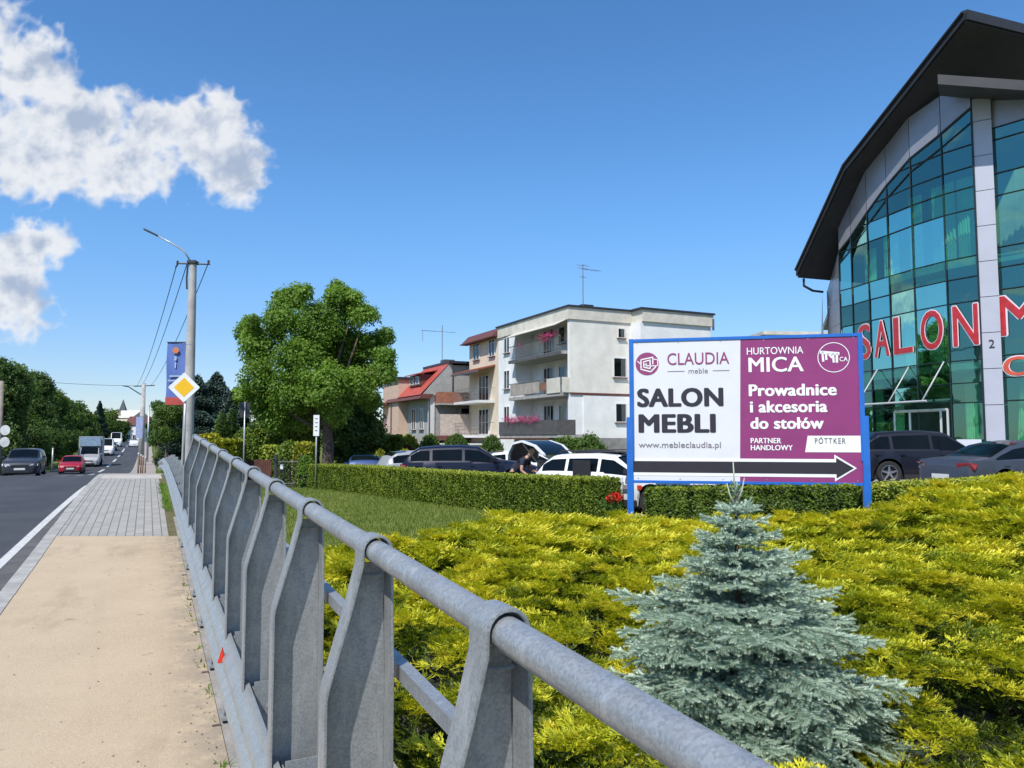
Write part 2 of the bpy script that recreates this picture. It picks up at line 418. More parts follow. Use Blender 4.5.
M_white = pos_mat('road_paint', lambda t, g: t.mix(t.smooth(t.noise(g, 18, 5, .75), .5, .72), (.52, .52, .50), (.22, .22, .22)), .7)
M_kerb = pos_mat('kerb_concrete', lambda t, g: t.mix(t.smooth(t.noise(g, 5, 6, .7), .3, .7), (.40, .39, .36), (.27, .26, .24)), .85, .2, .4, 120)
M_conc = pos_mat('deck_concrete', lambda t, g: t.mix(t.smooth(t.noise(g, 3, 6, .7), .3, .72), (.36, .34, .31), (.21, .195, .17)), .9, .15, .5, 60, .01)
strip('road', M_road, -8.6, -1.47, -12, 700, -.112, nb=6)
strip('gutter_strip', pos_mat('gutter_asphalt', f_gutter), lambda y: min(-1.30, -1.72+.028*max(0, y)), -1.20, -12, 60, -.108)
strip('far_gutter_strip', M_road, -1.47, -1.20, -12, 700, -.112)
tag(strip('edge_line', M_white, lambda y: -1.79+.028*max(0, y), lambda y: -1.68+.028*max(0, y), -12, 17.0, -.104, kind=None, n=40), 'long white painted edge line along the road beside the gutter and kerb', 'road marking')
tag(strip('edge_line', M_white, -8.45, -8.3, -12, 42, -.107, kind=None), 'white painted edge line along the far verge of the road by the dark hatchback', 'road marking')
k = 0
dashes = [(54, 60), (66, 74), (80, 88), (94, 103), (110, 120), (128, 140), (150, 162), (175, 190), (34, 40), (44, 49)]
names = {0: 'white centre line dash just right of the small red car', 1: 'white centre line dash beside the front of the removal truck', 2: 'white centre line dash behind the shadow of the removal truck',
         3: 'white centre line dash beside the front white van', 4: 'fifth white centre line dash, counted from the red car', 5: 'white centre line dash beside the rear white van',
         6: 'white centre line dash beside the far white car', 7: 'furthest white centre line dash before the road vanishes', 8: 'nearest white centre line dash, hidden low behind the paving crest', 9: 'white centre line dash between the dark hatchback and the red car'}
for i, (a, b_) in enumerate(dashes):
    o = strip('lane_dash', M_white, -4.14, -3.88, a, b_, -.107, kind=None, n=6)
    tag(o, names.get(i, 'white centre line dash painted on the asphalt road'), 'road marking', 'dashes of the centre line')
for i, y0 in enumerate([8]):
    pass
# kerb of single stones: one structure
kb = MB(); y = -8.0
while y < 120:
    L = 1.0*math.cos(math.atan(SL)); g_ = .008
    y1 = y+L-g_
    for (ya, yb) in [(y, y1)]:
        za, zb = float(R(ya)), float(R(yb)); j = random.uniform(-.003, .003)
        P = []
        for (yy_, zz_) in ((ya, za), (yb, zb)):
            P += [(-1.20+SL*yy_+j, yy_, zz_-.2), (-1.05+SL*yy_+j, yy_, zz_-.2), (-1.05+SL*yy_+j, yy_, zz_+.006), (-1.185+SL*yy_+j, yy_, zz_+.006), (-1.20+SL*yy_+j, yy_, zz_-.012)]
        kb.add(P, [(0, 1, 2, 3, 4), (5, 9, 8, 7, 6), (0, 5, 6, 1), (1, 6, 7, 2), (2, 7, 8, 3), (3, 8, 9, 4), (4, 9, 5, 0)])
    y += L if y < 40 else L
tag(kb.build('kerb', M_kerb), kind='structure')
tag(strip('kerb_bed', M_conc, -1.20, -1.05, -8, 400, -.13), kind='structure')
strip('footway_gravel_surface', pos_mat('bonded_gravel', f_sand, .9, .12, .55, 260, .003), -1.05, .405, -8, 9.35, 0, n=60)
strip('footway_paving', pos_mat('grey_pavers', f_pave((.38, .37, .335), (.32, .31, .285), (.14, .13, .11), .2, .1), .85), -1.05, .30, 9.354, 17.6, 0, n=40)
strip('footway_slab', pos_mat('pale_slab', lambda t, g: t.mix(t.smooth(t.noise(g, 4, 5), .3, .7), (.48, .45, .40), (.36, .34, .30))), -1.05, .38, 17.604, 19.6, .001)
strip('far_footway', pos_mat('pink_pavers', f_pave((.40, .35, .31), (.35, .30, .27), (.2, .17, .15), .2, .1), .85), -1.05, .95, 19.604, 240, .001)
# deck edge outside the railing + dirt strip by the rail
deck = MB()
for (ya, yb) in [(y, y+1.0) for y in np.arange(-8, 10.5, 1.0)]:
    za, zb = float(R(ya)), float(R(yb))
    A = [(.409+SL*ya, ya, za-.005), (1.14+SL*ya, ya, za-.02), (1.14+SL*ya, ya, za-.9), (.409+SL*ya, ya, za-.9)]
    B = [(.409+SL*yb, yb, zb-.005), (1.14+SL*yb, yb, zb-.02), (1.14+SL*yb, yb, zb-.9), (.409+SL*yb, yb, zb-.9)]
    deck.add(A+B, [(0, 1, 5, 4), (1, 2, 6, 5), (2, 3, 7, 6), (3, 0, 4, 7)])
tag(deck.build('bridge_edge', M_conc), kind='structure')
strip('verge_soil', pos_mat('soil', lambda t, g: t.mix(t.smooth(t.noise(g, 8, 5), .35, .65), (.16, .12, .07), (.09, .10, .035))), .302, 1.1, 10.5, 24, -.006, n=20)
strip('verge_soil', bpy.data.materials['soil'], .302, .408, 9.354, 10.5, -.006, n=3)

def grit():
    r = np.random.default_rng(12); n = 420; Y = 2.4+7*r.uniform(size=n)**1.4; b = np.where(r.uniform(size=n) < .75, .40-np.abs(r.normal(size=n))*.09, r.uniform(-1.0, .38, n)); sc = r.uniform(.003, .010, n)
    T = np.array([[1, 0, 0], [-.5, .8, 0], [-.6, -.7, 0], [0, 0, .8]]); TF = np.array([(0, 1, 3), (1, 2, 3), (2, 0, 3)]); a = r.uniform(0, 6.3, n)
    V, F, t = scatter(T, TF, np.stack([b+SL*Y, Y, R(Y)+.0005], 1), np.stack([np.cos(a), np.sin(a), 0*a], 1), np.tile([0, 0, 1.0], (n, 1)), sc)
    tag(np_obj('grit', V, F, mat('grit_stone', (.26, .22, .17), .95, var=.5, vscale=30)), 'loose grit and crumbs lying on the gravel footway by the barrier', 'grit', kind='stuff')
grit()
# parking yard behind the hedges
def f_yard(t, g):
    c = t.mix(t.smooth(t.noise(g, .8, 5), .3, .7), (.36, .345, .32), (.27, .26, .245)); return t.mix(t.smooth(t.noise(g, 60, 2), .5, .8), c, (.2, .19, .18))
M_yard = pos_mat('yard_pavers', f_yard)
def patch(name, poly, m, dz=.02, res=.8):
    """ground-hugging sheet over a convex quad poly [(x,y)*4]"""
    a, b, c, d = [np.array(p, float) for p in poly]; n1_ = int(max(np.linalg.norm(b-a), np.linalg.norm(c-d))/res)+1; n2_ = int(max(np.linalg.norm(d-a), np.linalg.norm(c-b))/res)+1
    s, u = np.meshgrid(np.linspace(0, 1, n1_+1), np.linspace(0, 1, n2_+1)); s = s[..., None]; u = u[..., None]
    P = (a*(1-s)+b*s)*(1-u) + (d*(1-s)+c*s)*u; X = P[..., 0].ravel(); Y = P[..., 1].ravel()
    V = np.stack([X, Y, ground_z(X, Y)+dz], 1); w = n1_+1; i = (np.arange(n2_)[:, None]*w+np.arange(n1_)[None]).ravel()
    return tag(np_obj(name, V, np.stack([i, i+1, i+w+1, i+w], 1), m, smooth=True), kind='structure')
patch('parking_yard', [(3.4, 17.6), (26, 17.6), (26, 46), (-19, 46)], M_yard)

# ------------------------------------------------------------------ railing and guard rail
def galv(name, c1, c2, rough=.48):
    m = bpy.data.materials.new(name); m.use_nodes = True; t = NT(m.node_tree); b = t.n['Principled BSDF']
    v = t.new('ShaderNodeTexCoord').outputs['Object']
    vo = t.new('ShaderNodeTexVoronoi'); vo.inputs['Scale'].default_value = 240; t.link(v, vo.inputs['Vector'])
    sp = t.new('ShaderNodeSeparateColor'); t.link(vo.outputs['Color'], sp.inputs[0])
    c = t.mix(t.smooth(sp.outputs[0], -.1, 1.1), c1, c2)
    c = t.mix(t.math('MULTIPLY', t.smooth(t.noise(v, 7, 7, .75), .42, .72), .5), c, tuple(x*.62 for x in c2))
    st = t.noise(t.mapping(v, scale=(9, 9, 1.2)), 3, 5, .65)
    c = t.mix(t.math('MULTIPLY', t.smooth(st, .52, .72), .55), c, (.60, .60, .58))
    rs = t.smooth(t.noise(t.mapping(v, loc=(3, 3, 3)), 11, 6, .75), .62, .74); c = t.mix(t.math('MULTIPLY', rs, .5), c, (.20, .15, .10))
    t.link(c, b.inputs['Base Color']); b.inputs['Metallic'].default_value = .6
    t.link(t.smooth(t.noise(v, 14, 4), .2, .8, rough-.08, rough+.14), b.inputs['Roughness'])
    bn = t.new('ShaderNodeBump'); bn.inputs['Strength'].default_value = .25; bn.inputs['Distance'].default_value = .002
    t.link(t.noise(v, 160, 3, .6), bn.inputs['Height']); t.link(bn.outputs[0], b.inputs['Normal'])
    return m
M_galv = galv('galvanised_steel', (.46, .475, .475), (.33, .345, .35))
M_galv2 = galv('galvanised_beam', (.47, .495, .49), (.35, .375, .38), .42)
TD = Vector((SL, 1, 0)).normalized(); TN = Vector((1, -SL, 0)).normalized()    # along / outward (right) of the road
def rp(b, Y, z): return Vector((b+SL*Y, Y, float(R(Y))+z))
railY = [-.86, -.16, .54, 1.24, 1.90, 2.62, 3.32, 4.02, 4.78, 5.65, 6.53, 7.58, 8.76]
HB = .553; HZ = 1.208; TR = .0265
rail = empty('bridge_railing', tuple(rp(HB, 1.24, 0)), 0, 'galvanised steel railing with a round handrail and looped posts beside the gravel footway', 'railing')
hy = list(np.linspace(-1.2, 8.95, 40))
MB().tube([rp(HB, y, HZ) for y in hy], TR, 20).build('handrail', M_galv, rail, True, True, sharp=1.0)
# post: strip bent over the tube: loop + two flanges + web (local: x outward, y along, z up)
def railing_post():
    mb = MB(); th = .007; D = .068                   # flange depth along the rail
    ro = TR+.004+th; outer = []
    # outline of outer face, from sidewalk-side foot up over the loop and down
    outer = [(-.118, .02), (-.118, HZ-.33), (-.112, HZ-.30), (-.060, HZ-.12), (-ro, HZ-.03)]
    for k_ in range(13):
        a = PI - k_*PI/12; outer.append((ro*math.cos(a), HZ+ro*math.sin(a)))
    outer += [(ro+.002, HZ-.05), (.044, HZ-.30), (.044, .02)]
    inner = []
    n = len(outer)
    for i in range(n):
        a = Vector(outer[max(0, i-1)]); b = Vector(outer[min(n-1, i+1)]); t_ = (b-a).normalized(); nrm = Vector((t_.y, -t_.x))
        inner.append((outer[i][0]+nrm.x*th, outer[i][1]+nrm.y*th))
    vs = []
    for (x, z) in outer: vs.append((x, -D, z))
    for (x, z) in inner: vs.append((x, -D, z))
    for (x, z) in outer: vs.append((x, 0, z))
    for (x, z) in inner: vs.append((x, 0, z))
    fs = []
    for i in range(n-1):
        fs += [(i, i+1, n+i+1, n+i), (2*n+i, 3*n+i, 3*n+i+1, 2*n+i+1), (i, 2*n+i, 2*n+i+1, i+1), (n+i, n+i+1, 3*n+i+1, 3*n+i)]
    fs += [(0, n, 3*n, 2*n), (n-1, 3*n-1, 4*n-1, 2*n-1)]
    mb.add(vs, fs)
    web = [(-.112, .02), (-.112, HZ-.33), (-.106, HZ-.295), (-.054, HZ-.12), (-.032, HZ-.04), (-.024, HZ-.034), (.024, HZ-.034), (.031, HZ-.05), (.038, HZ-.30), (.038, .02)]
    mb.prism([(x, -.007, z) for x, z in web], (0, .006, 0))
    mb.tube([(-.028, -.028, HZ-.062), (.028, -.028, HZ-.062)], .0045, 6)   # bolt under the tube
    mb.box((-.02, -.02, .012), (.22, .16, .014))
    return mb
pm = railing_post()
arot = math.atan2(-SL, 1)                              # local y along the road direction
post0 = None
for i, y in enumerate(railY):
    P = rp(HB, y, 0) - Vector(rail.location)
    if post0 is None:
        post0 = o = pm.build('railing_post', M_galv, rail, True, sharp=.6, bevel=.0015)
    else:
        o = post0.copy(); C.objects.link(o); o.parent = rail
    o.location = P; o.rotation_euler = (0, 0, arot)
# channel rail on the far side of the posts
def sweep(prof, ys_, b, z0, name, m, parent, smooth=False):
    """prof: (outward, z) open outline swept along the road"""
    mb = MB(); n = len(prof); vs = []; fs = []
    for y in ys_:
        for (x, z) in prof: p = rp(b, y, z0+z); vs.append(p + TN*x)
    for i in range(len(ys_)-1):
        for k_ in range(n-1): fs.append((i*n+k_, i*n+k_+1, (i+1)*n+k_+1, (i+1)*n+k_))
    mb.add(vs, fs); return mb.build(name, m, parent, smooth, True, sharp=.7)
sweep([(0, .018), (.03, .018), (.03, .014), (.005, .014), (.005, -.014), (.03, -.014), (.03, -.018), (0, -.018), (0, .018)], hy, HB+.068, HZ-.295, 'middle_rail', M_galv, rail)
# guard beam: W profile
gb = empty('guard_rail', tuple(rp(.42, 3, 0)), 0, 'low galvanised crash barrier beam running along the footway edge', 'crash barrier')
wprof = []
for z in np.linspace(.0, .31, 33):
    u = z/.31; w = .5-.5*math.cos(u*4*PI); x = -.038*w
    wprof.append((x, z))
wprof = [(.014, -.004)]+wprof+[(.014, .314)]
gy = list(np.linspace(-1.5, 26, 80))
sweep(wprof + [(x+.003, z) for x, z in wprof[::-1]] + [wprof[0]], gy, .435, .105, 'beam', M_galv2, gb, True)
sp0 = None
spY = [(a+b_)/2 if False else a for a, b_ in zip(railY, railY[1:]+[9.6])]
for y in spY + [9.9, 11.2, 12.6, 14.1, 15.7, 17.4, 19.2, 21.2, 23.4]:
    P = rp(.435, y-.02, 0) - Vector(gb.location)
    if sp0 is None:
        mb = MB()
        for (x0, x1, y0, y1) in ((.030, .165, -.13, -.125), (.030, .035, -.125, .0), (.160, .165, -.125, .0)):
            mb.b2(x0, x1, y0, y1, .12, .432 if y1 < -.1 else .398)
        mb.tube([(.09, -.14, .33), (.09, -.125, .33)], .012, 6)
        sp0 = o = mb.build('spacer', M_galv, gb, False, bevel=.0012)
        mf = MB(); mf.box((0, 0, 0), (.05, .035, .03)); 
    else:
        o = sp0.copy(); C.objects.link(o); o.parent = gb
    o.location = P; o.rotation_euler = (0, 0, arot)
p0_ = None
for y in [9.95, 11.25, 12.65, 14.15, 15.75, 17.45, 19.25, 21.25, 23.45]:
    P = rp(.435, y, 0) - Vector(gb.location)
    if p0_ is None:
        mb = MB(); mb.b2(.16, .26, -.03, -.024, -.3, .50); mb.b2(.16, .166, -.024, .03, -.3, .50); mb.b2(.254, .26, -.024, .03, -.3, .50)
        p0_ = o = mb.build('barrier_post', M_galv, gb)
    else: o = p0_.copy(); C.objects.link(o); o.parent = gb
    o.location = P; o.rotation_euler = (0, 0, arot)
# small steel foot plates showing under the beam
foot0 = None
for y in [1.9, 2.55, 3.2, 3.85, 4.6, 5.4, 6.3, 7.2]:
    P = rp(.385, y, .004) - Vector(gb.location)
    if foot0 is None: foot0 = o = MB().box((0, 0, 0), (.04, .014, .008)).build('foot_bolt', mat('rusty_steel', (.16, .13, .11), .7, .3), gb, bevel=.002)
    else: o = foot0.copy(); C.objects.link(o); o.parent = gb
    o.location = P; o.rotation_euler = (0, 0, arot+random.uniform(-.1, .1))
M_red = mat('red_plastic', (.62, .035, .015), .35, var=.05)
rf = MB(); rf.prism([(-.018, 0, 0), (.022, 0, 0), (.004, 0, .075)], (0, .012, 0)); o = rf.build('reflector', M_red, gb, bevel=.002)
o.location = rp(.388, 3.75, .33) - Vector(gb.location); o.rotation_euler = (0, 0, arot-.3)
o['label'] = 'small red triangular reflector on the beam'
# ------------------------------------------------------------------ writing helper
_fonts = {}
def text_mesh(name, s, box, M, m, parent, bold=0.0, depth=.004, shear=0.0, spacing=1.0, off=0.0):
    """writing fitted into box=(x0,x1,z0,z1) of the plane M (local x right, z up, -y out of the surface); bold = stroke widening in em"""
    cu = bpy.data.curves.new(name, 'FONT'); cu.body = s; cu.extrude = .01; cu.shear = shear; cu.offset = off; cu.space_character = spacing + bold*1.2
    cu.resolution_u = 4
    ob = bpy.data.objects.new(name+'_c', cu); C.objects.link(ob); bpy.context.view_layer.update()
    dg = bpy.context.evaluated_depsgraph_get(); me0 = bpy.data.meshes.new_from_object(ob.evaluated_get(dg))
    bpy.data.objects.remove(ob); bpy.data.curves.remove(cu)
    n = len(me0.vertices); co = np.empty(n*3, dtype=np.float32); me0.vertices.foreach_get('co', co); co = co.reshape(-1, 3)
    fs = [list(p.vertices) for p in me0.polygons]; bpy.data.meshes.remove(me0)
    sh = [(0, 0)]
    if bold: sh += [(dx*bold, dy*bold) for dx, dy in ((-1, 0), (1, 0), (-.6, .45), (.6, .45), (-.6, -.45), (.6, -.45), (-.3, 0), (.3, 0))]
    A = []; F = []
    for i, (dx, dy) in enumerate(sh):
        c = co.copy(); c[:, 0] += dx; c[:, 1] += dy; c[:, 2] = np.where(co[:, 2] > 0, 1 + .12*i, 0 + .01*i); A.append(c); F += [[q+i*n for q in f] for f in fs]
    co = np.concatenate(A); mn = co.min(0); mx = co.max(0); x0, x1, z0, z1 = box
    out = np.empty_like(co)
    out[:, 0] = x0+(co[:, 0]-mn[0])/(mx[0]-mn[0])*(x1-x0); out[:, 2] = z0+(co[:, 1]-mn[1])/(mx[1]-mn[1])*(z1-z0)
    out[:, 1] = -co[:, 2]*depth
    me = bpy.data.meshes.new(name); me.from_pydata(out.tolist(), [], F); me.transform(M); me.update()
    return link_mesh(name, me, m, parent)

# ------------------------------------------------------------------ billboard
M_blue = mat('blue_paint', (.012, .135, .52), .38, var=.06, coat=.3, dirt=.15)
M_vinylw = mat('white_vinyl', (.68, .68, .73), .35, var=.02, vscale=1.5)
M_vinylp = mat('purple_vinyl', (.26, .040, .165), .35, var=.05, vscale=1.5)
M_txtw = mat('white_print', (.80, .80, .81), .4, var=.01)
M_txtk = mat('dark_print', (.028, .024, .035), .4, var=.05)
M_txtp = mat('plum_print', (.27, .05, .155), .4, var=.03)
M_txtg = mat('grey_print', (.22, .20, .22), .4, var=.03)
bl, br = Vector((2.49, 16.0, 0)), Vector((6.82, 15.0, 0)); bw = (br-bl).length; bz0, bz1 = .665, 3.57
brot = math.atan2((br-bl).y, (br-bl).x)
bb_z = gz(4.6, 15.5)
bb = empty('billboard', ((bl+br)/2 + Vector((0, 0, bb_z)))[:], brot, 'white and purple furniture advertising board on blue posts behind the yellow junipers', 'billboard')
W2 = bw/2
zl = lambda z: z-bb_z
MB().b2(-W2+.02, W2-.02, .0, .03, zl(bz0+.03), zl(bz1-.03)).build('board', mat('board_back', (.5, .5, .5), .6), bb)
YL, YR = 16.0, 15.0
def bx(cx):
    t = (cx-88)/852; return -W2 + bw*(t*YL/(YR+t*(YL-YR)))
def bzz(cz): return zl(bz0+(595-cz)/522*(bz1-bz0))
def sheet(name, poly, d, m, par=bb, th=.003):
    mb = MB(); mb.prism([(bx(x), -d, bzz(y)) for x, y in poly], (0, th, 0)); return mb.build(name, m, par)
sheet('white_panel', [(90, 593), (483, 593), (495, 77), (90, 77)], .004, M_vinylw)
sheet('purple_panel', [(483, 593), (938, 593), (938, 77), (495, 77)], .0042, M_vinylp)
sheet('arrow_outline', [(90, 574), (832, 574), (832, 588), (914, 541), (832, 494), (832, 510), (90, 510)], .009, M_txtw)
sheet('arrow', [(90, 562), (838, 562), (838, 577), (903, 541), (838, 505), (838, 521), (90, 521)], .014, M_txtk)
MP = Matrix.Translation((0, -.008, 0))
def bt(name, s, x0, x1, y0, y1, m, bold=0, sp=1.0):
    text_mesh(name, s, (bx(x0), bx(x1), bzz(y1), bzz(y0)), MP, m, bb, bold, .003, spacing=sp)
bt('lettering', 'CLAUDIA', 222, 452, 122, 166, M_txtp, .002)
bt('lettering', 'meble', 300, 372, 180, 199, M_txtg)
bt('lettering', 'SALON', 108, 428, 252, 321, M_txtk, .05)
bt('lettering', 'MEBLI', 112, 398, 348, 416, M_txtk, .05)
bt('lettering', 'www.mebleclaudia.pl', 112, 415, 450, 478, M_txtg, .004)
bt('lettering', 'HURTOWNIA', 518, 728, 109, 135, M_txtw, .008)
bt('lettering', 'MICA', 523, 728, 145, 199, M_txtw, .022)
bt('lettering', 'Prowadnice', 522, 848, 243, 286, M_txtw, .042)
bt('lettering', 'i akcesoria', 525, 812, 302, 345, M_txtw, .042)
bt('lettering', 'do stołów', 525, 797, 362, 404, M_txtw, .042)
bt('lettering', 'PARTNER', 525, 638, 436, 455, M_txtw, .03)
bt('lettering', 'HANDLOWY', 525, 680, 461, 480, M_txtw, .03)
sheet('white_label', [(725, 486), (938, 486), (938, 428), (736, 428)], .009, M_txtw)
text_mesh('lettering', 'PÖTTKER', (bx(762), bx(875), bzz(456), bzz(432)), Matrix.Translation((0, -.013, 0)), M_txtk, bb, .0, .002, spacing=1.25)
text_mesh('lettering', 'meble - akcesoria', (bx(784), bx(856), bzz(473), bzz(466)), Matrix.Translation((0, -.013, 0)), M_txtg, bb, .0, .002) if False else None
mb = MB()
for (a, b_) in ((222, 285), (390, 452)): mb.b2(bx(a), bx(b_), -.011, -.008, bzz(191), bzz(189))
mb.build('line', M_txtg, bb)
def disc(cx, cz, r, d, m, name, inner=None, n=40, sx=1.0):
    mb = MB(); c = (bx(cx), bzz(cz)); rr = (bx(cx+r)-bx(cx-r))/2
    if inner is None:
        mb.prism([(c[0]+rr*math.cos(2*PI*k_/n), -d, c[1]+rr*math.sin(2*PI*k_/n)) for k_ in range(n)], (0, .003, 0))
    else:
        ri = rr*inner; vs = []; fs = []
        for k_ in range(n):
            a = 2*PI*k_/n; vs += [(c[0]+rr*math.cos(a), -d, c[1]+rr*math.sin(a)), (c[0]+ri*math.cos(a), -d, c[1]+ri*math.sin(a))]
        for k_ in range(n): j = (k_+1) % n; fs.append((2*k_, 2*j, 2*j+1, 2*k_+1))
        mb.add(vs, fs)
    return mb.build(name, m, bb)
disc(147, 160, 43, .010, M_txtp, 'logo_disc')
mb = MB()                                            # white line drawing in the disc: nested tilted armchair outlines
def ln(pts, w=.012, d=.014):
    for (x0, y0), (x1, y1) in zip(pts, pts[1:]):
        a = Vector((bx(x0), 0, bzz(y0))); b_ = Vector((bx(x1), 0, bzz(y1))); t_ = (b_-a).normalized(); n_ = Vector((-t_.z, 0, t_.x))*w; e = t_*w
        mb.prism([a-n_-e+Vector((0, -d, 0)), b_-n_+e+Vector((0, -d, 0)), b_+n_+e+Vector((0, -d, 0)), a+n_-e+Vector((0, -d, 0))], (0, .002, 0))
ln([(124, 144), (124, 180), (160, 190), (178, 172)]); ln([(124, 144), (168, 136), (168, 160)]); ln([(134, 152), (134, 172), (158, 178), (158, 146), (134, 152)])
ln([(143, 158), (143, 168), (186, 168), (186, 146), (168, 142)], .009); ln([(112, 150), (124, 162)], .009); ln([(134, 163), (158, 168)], .009)
mb.build('logo_lines', M_txtw, bb)
disc(840, 151, 60, .010, M_txtw, 'logo_ring', .95, 48)
mb = MB()
ln([(796, 132), (856, 138)], .03, .010); ln([(799, 132), (801, 162)], .02, .010); ln([(812, 140), (813, 156)], .02, .010); ln([(838, 138), (840, 166)], .02, .010); ln([(852, 140), (852, 166)], .022, .010); ln([(822, 138), (832, 150)], .02, .010)
mb.build('logo_table', M_txtw, bb)
bt('lettering', 'CA', 862, 892, 150, 166, M_txtw, .02)
M_fr = M_blue
fr = MB(); fr.b2(-W2, W2, -.022, .055, zl(bz1-.03), zl(bz1+.035)); fr.b2(-W2, W2, -.022, .055, zl(bz0-.04), zl(bz0+.018))
fr.build('frame_rail', M_fr, bb, bevel=.004)
for s, nm in ((-1, 'l'), (1, 'r')):
    x = s*(W2+.0)
    MB().b2(x-.045, x+.045, -.03, .062, zl(1.1), zl(bz1+.04)).build('frame_post', M_fr, bb, bevel=.004)
    MB().b2(x+s*.045-.065, x+s*.045+.065, -.045, .085, -.35, zl(1.98)).build('post', M_fr, bb, bevel=.006)
for s in (-.35, .3):
    MB().b2(W2*s-.03, W2*s+.03, .032, .09, zl(bz0), zl(bz1-.05)).build('rear_brace', M_fr, bb)
mb = MB()
for k_ in range(6):
    for zc in (bz1-.055, bz0+.055): mb.lathe([(0, -.006), (.012, -.006), (.012, .0), (0, .001)], 8, Matrix.Translation((-W2+.12+k_*(bw-.24)/5, -.010, zl(zc))) @ Matrix.Rotation(PI/2, 4, 'X'))
mb.build('rivet', mat('steel_dull', (.5, .5, .5), .4, .8), bb)

# ------------------------------------------------------------------ furniture store
def glass_mat(name, tint, refl, rough=.015, wob=.5, gw=.42):
    m = bpy.data.materials.new(name); m.use_nodes = True; t = NT(m.node_tree); t.n.remove(t.n['Principled BSDF'])
    v = t.new('ShaderNodeTexCoord').outputs['Object']; g = t.new('ShaderNodeNewGeometry').outputs['Position']
    tr = t.new('ShaderNodeBsdfTransparent'); tr.inputs[0].default_value = (*tint, 1)
    gl = t.new('ShaderNodeBsdfGlossy'); gl.inputs[0].default_value = (*refl, 1); gl.inputs[1].default_value = rough
    bn = t.new('ShaderNodeBump'); bn.inputs['Strength'].default_value = wob; bn.inputs['Distance'].default_value = .03
    t.link(t.noise(g, .9, 2, .5), bn.inputs['Height']); t.link(bn.outputs[0], gl.inputs['Normal'])
    lw = t.new('ShaderNodeLayerWeight'); lw.inputs[0].default_value = .35
    fac = t.math('ADD', t.math('MULTIPLY', lw.outputs['Fresnel'], .55), gw, clamp=True)
    mx = t.new('ShaderNodeMixShader'); t.link(fac, mx.inputs[0]); t.link(tr.outputs[0], mx.inputs[1]); t.link(gl.outputs[0], mx.inputs[2])
    t.link(mx.outputs[0], t.n['Material Output'].inputs[0]); return m
M_teal = glass_mat('teal_glass', (.30, .72, .56), (.40, .84, .76), gw=.24, wob=.12)
M_clad = mat('aluminium_cladding', (.33, .335, .37), .38, .35, var=.05, vscale=.8, dirt=.1)
M_clad2 = mat('light_cladding', (.44, .45, .51), .42, .1, var=.03, vscale=.8)
M_mull = mat('dark_frame', (.018, .03, .035), .4, .3, var=.05)
M_roofd = mat('dark_roof_metal', (.035, .035, .038), .5, .2, var=.1, vscale=1)
M_soff = mat('dark_soffit', (.030, .028, .028), .7, var=.1, vscale=1.5)
M_curt = mat('pale_curtain', (.66, .74, .52), .8, var=.12, vscale=.8)
M_int = mat('store_interior', (.30, .32, .27), .8, var=.25, vscale=.4)
M_slab = mat('floor_slab', (.35, .35, .33), .8)
store = empty('furniture_store', (18, 30, .2), 0, 'large curved teal glass showroom building with grey panels and dark overhanging roof', 'building')
_pl = [(825.5, 234, 37.6), (839, 252, 35.0), (851, 237, 34.2), (867, 213, 33.0), (886.5, 186, 31.8), (910, 159, 30.4), (941, 134, 29.0), (971, 108, 28.0)]
plan = [(at(*q).x, q[2]) for q in _pl]; gtop = [None]+[at(*q).z for q in _pl[1:]]
E0, E1, E2 = at(797, 270, 36.5), at(845, 165, 33), at(965, 12, 26.5)
RV = Vector((.94, .34, 0))
EP = []
for a, b_ in ((E0, E1), (E1, E2)):
    for k_ in range(6): EP.append(a.lerp(b_, k_/6))
EP.append(E2)
def roofz(X, Y):
    if Y > 37.5: return E0.z-(Y-36.5)*.35
    for a, b_ in zip(EP, EP[1:]):
        # X = ax+(bx-ax)*u + .94 s ; Y = ay+(by-ay)*u+.34 s
        m_ = Matrix(((b_.x-a.x, .94), (b_.y-a.y, .34))); 
        try: u, s = m_.inverted() @ Vector((X-a.x, Y-a.y))
        except Exception: continue
        if (-.5 if a is EP[0] else -.001) <= u <= 1.001: return a.z+(b_.z-a.z)*u
    return E2.z
TH = .42
rows = [.35] + [at(974, q, 28).z for q in (402, 382, 359, 300, 275.5, 255, 208, 186, 166, 144)] + [16]
def P3(p, z): return Vector((p[0], p[1], z))
base_z = .12
panes = 0; frame = MB()
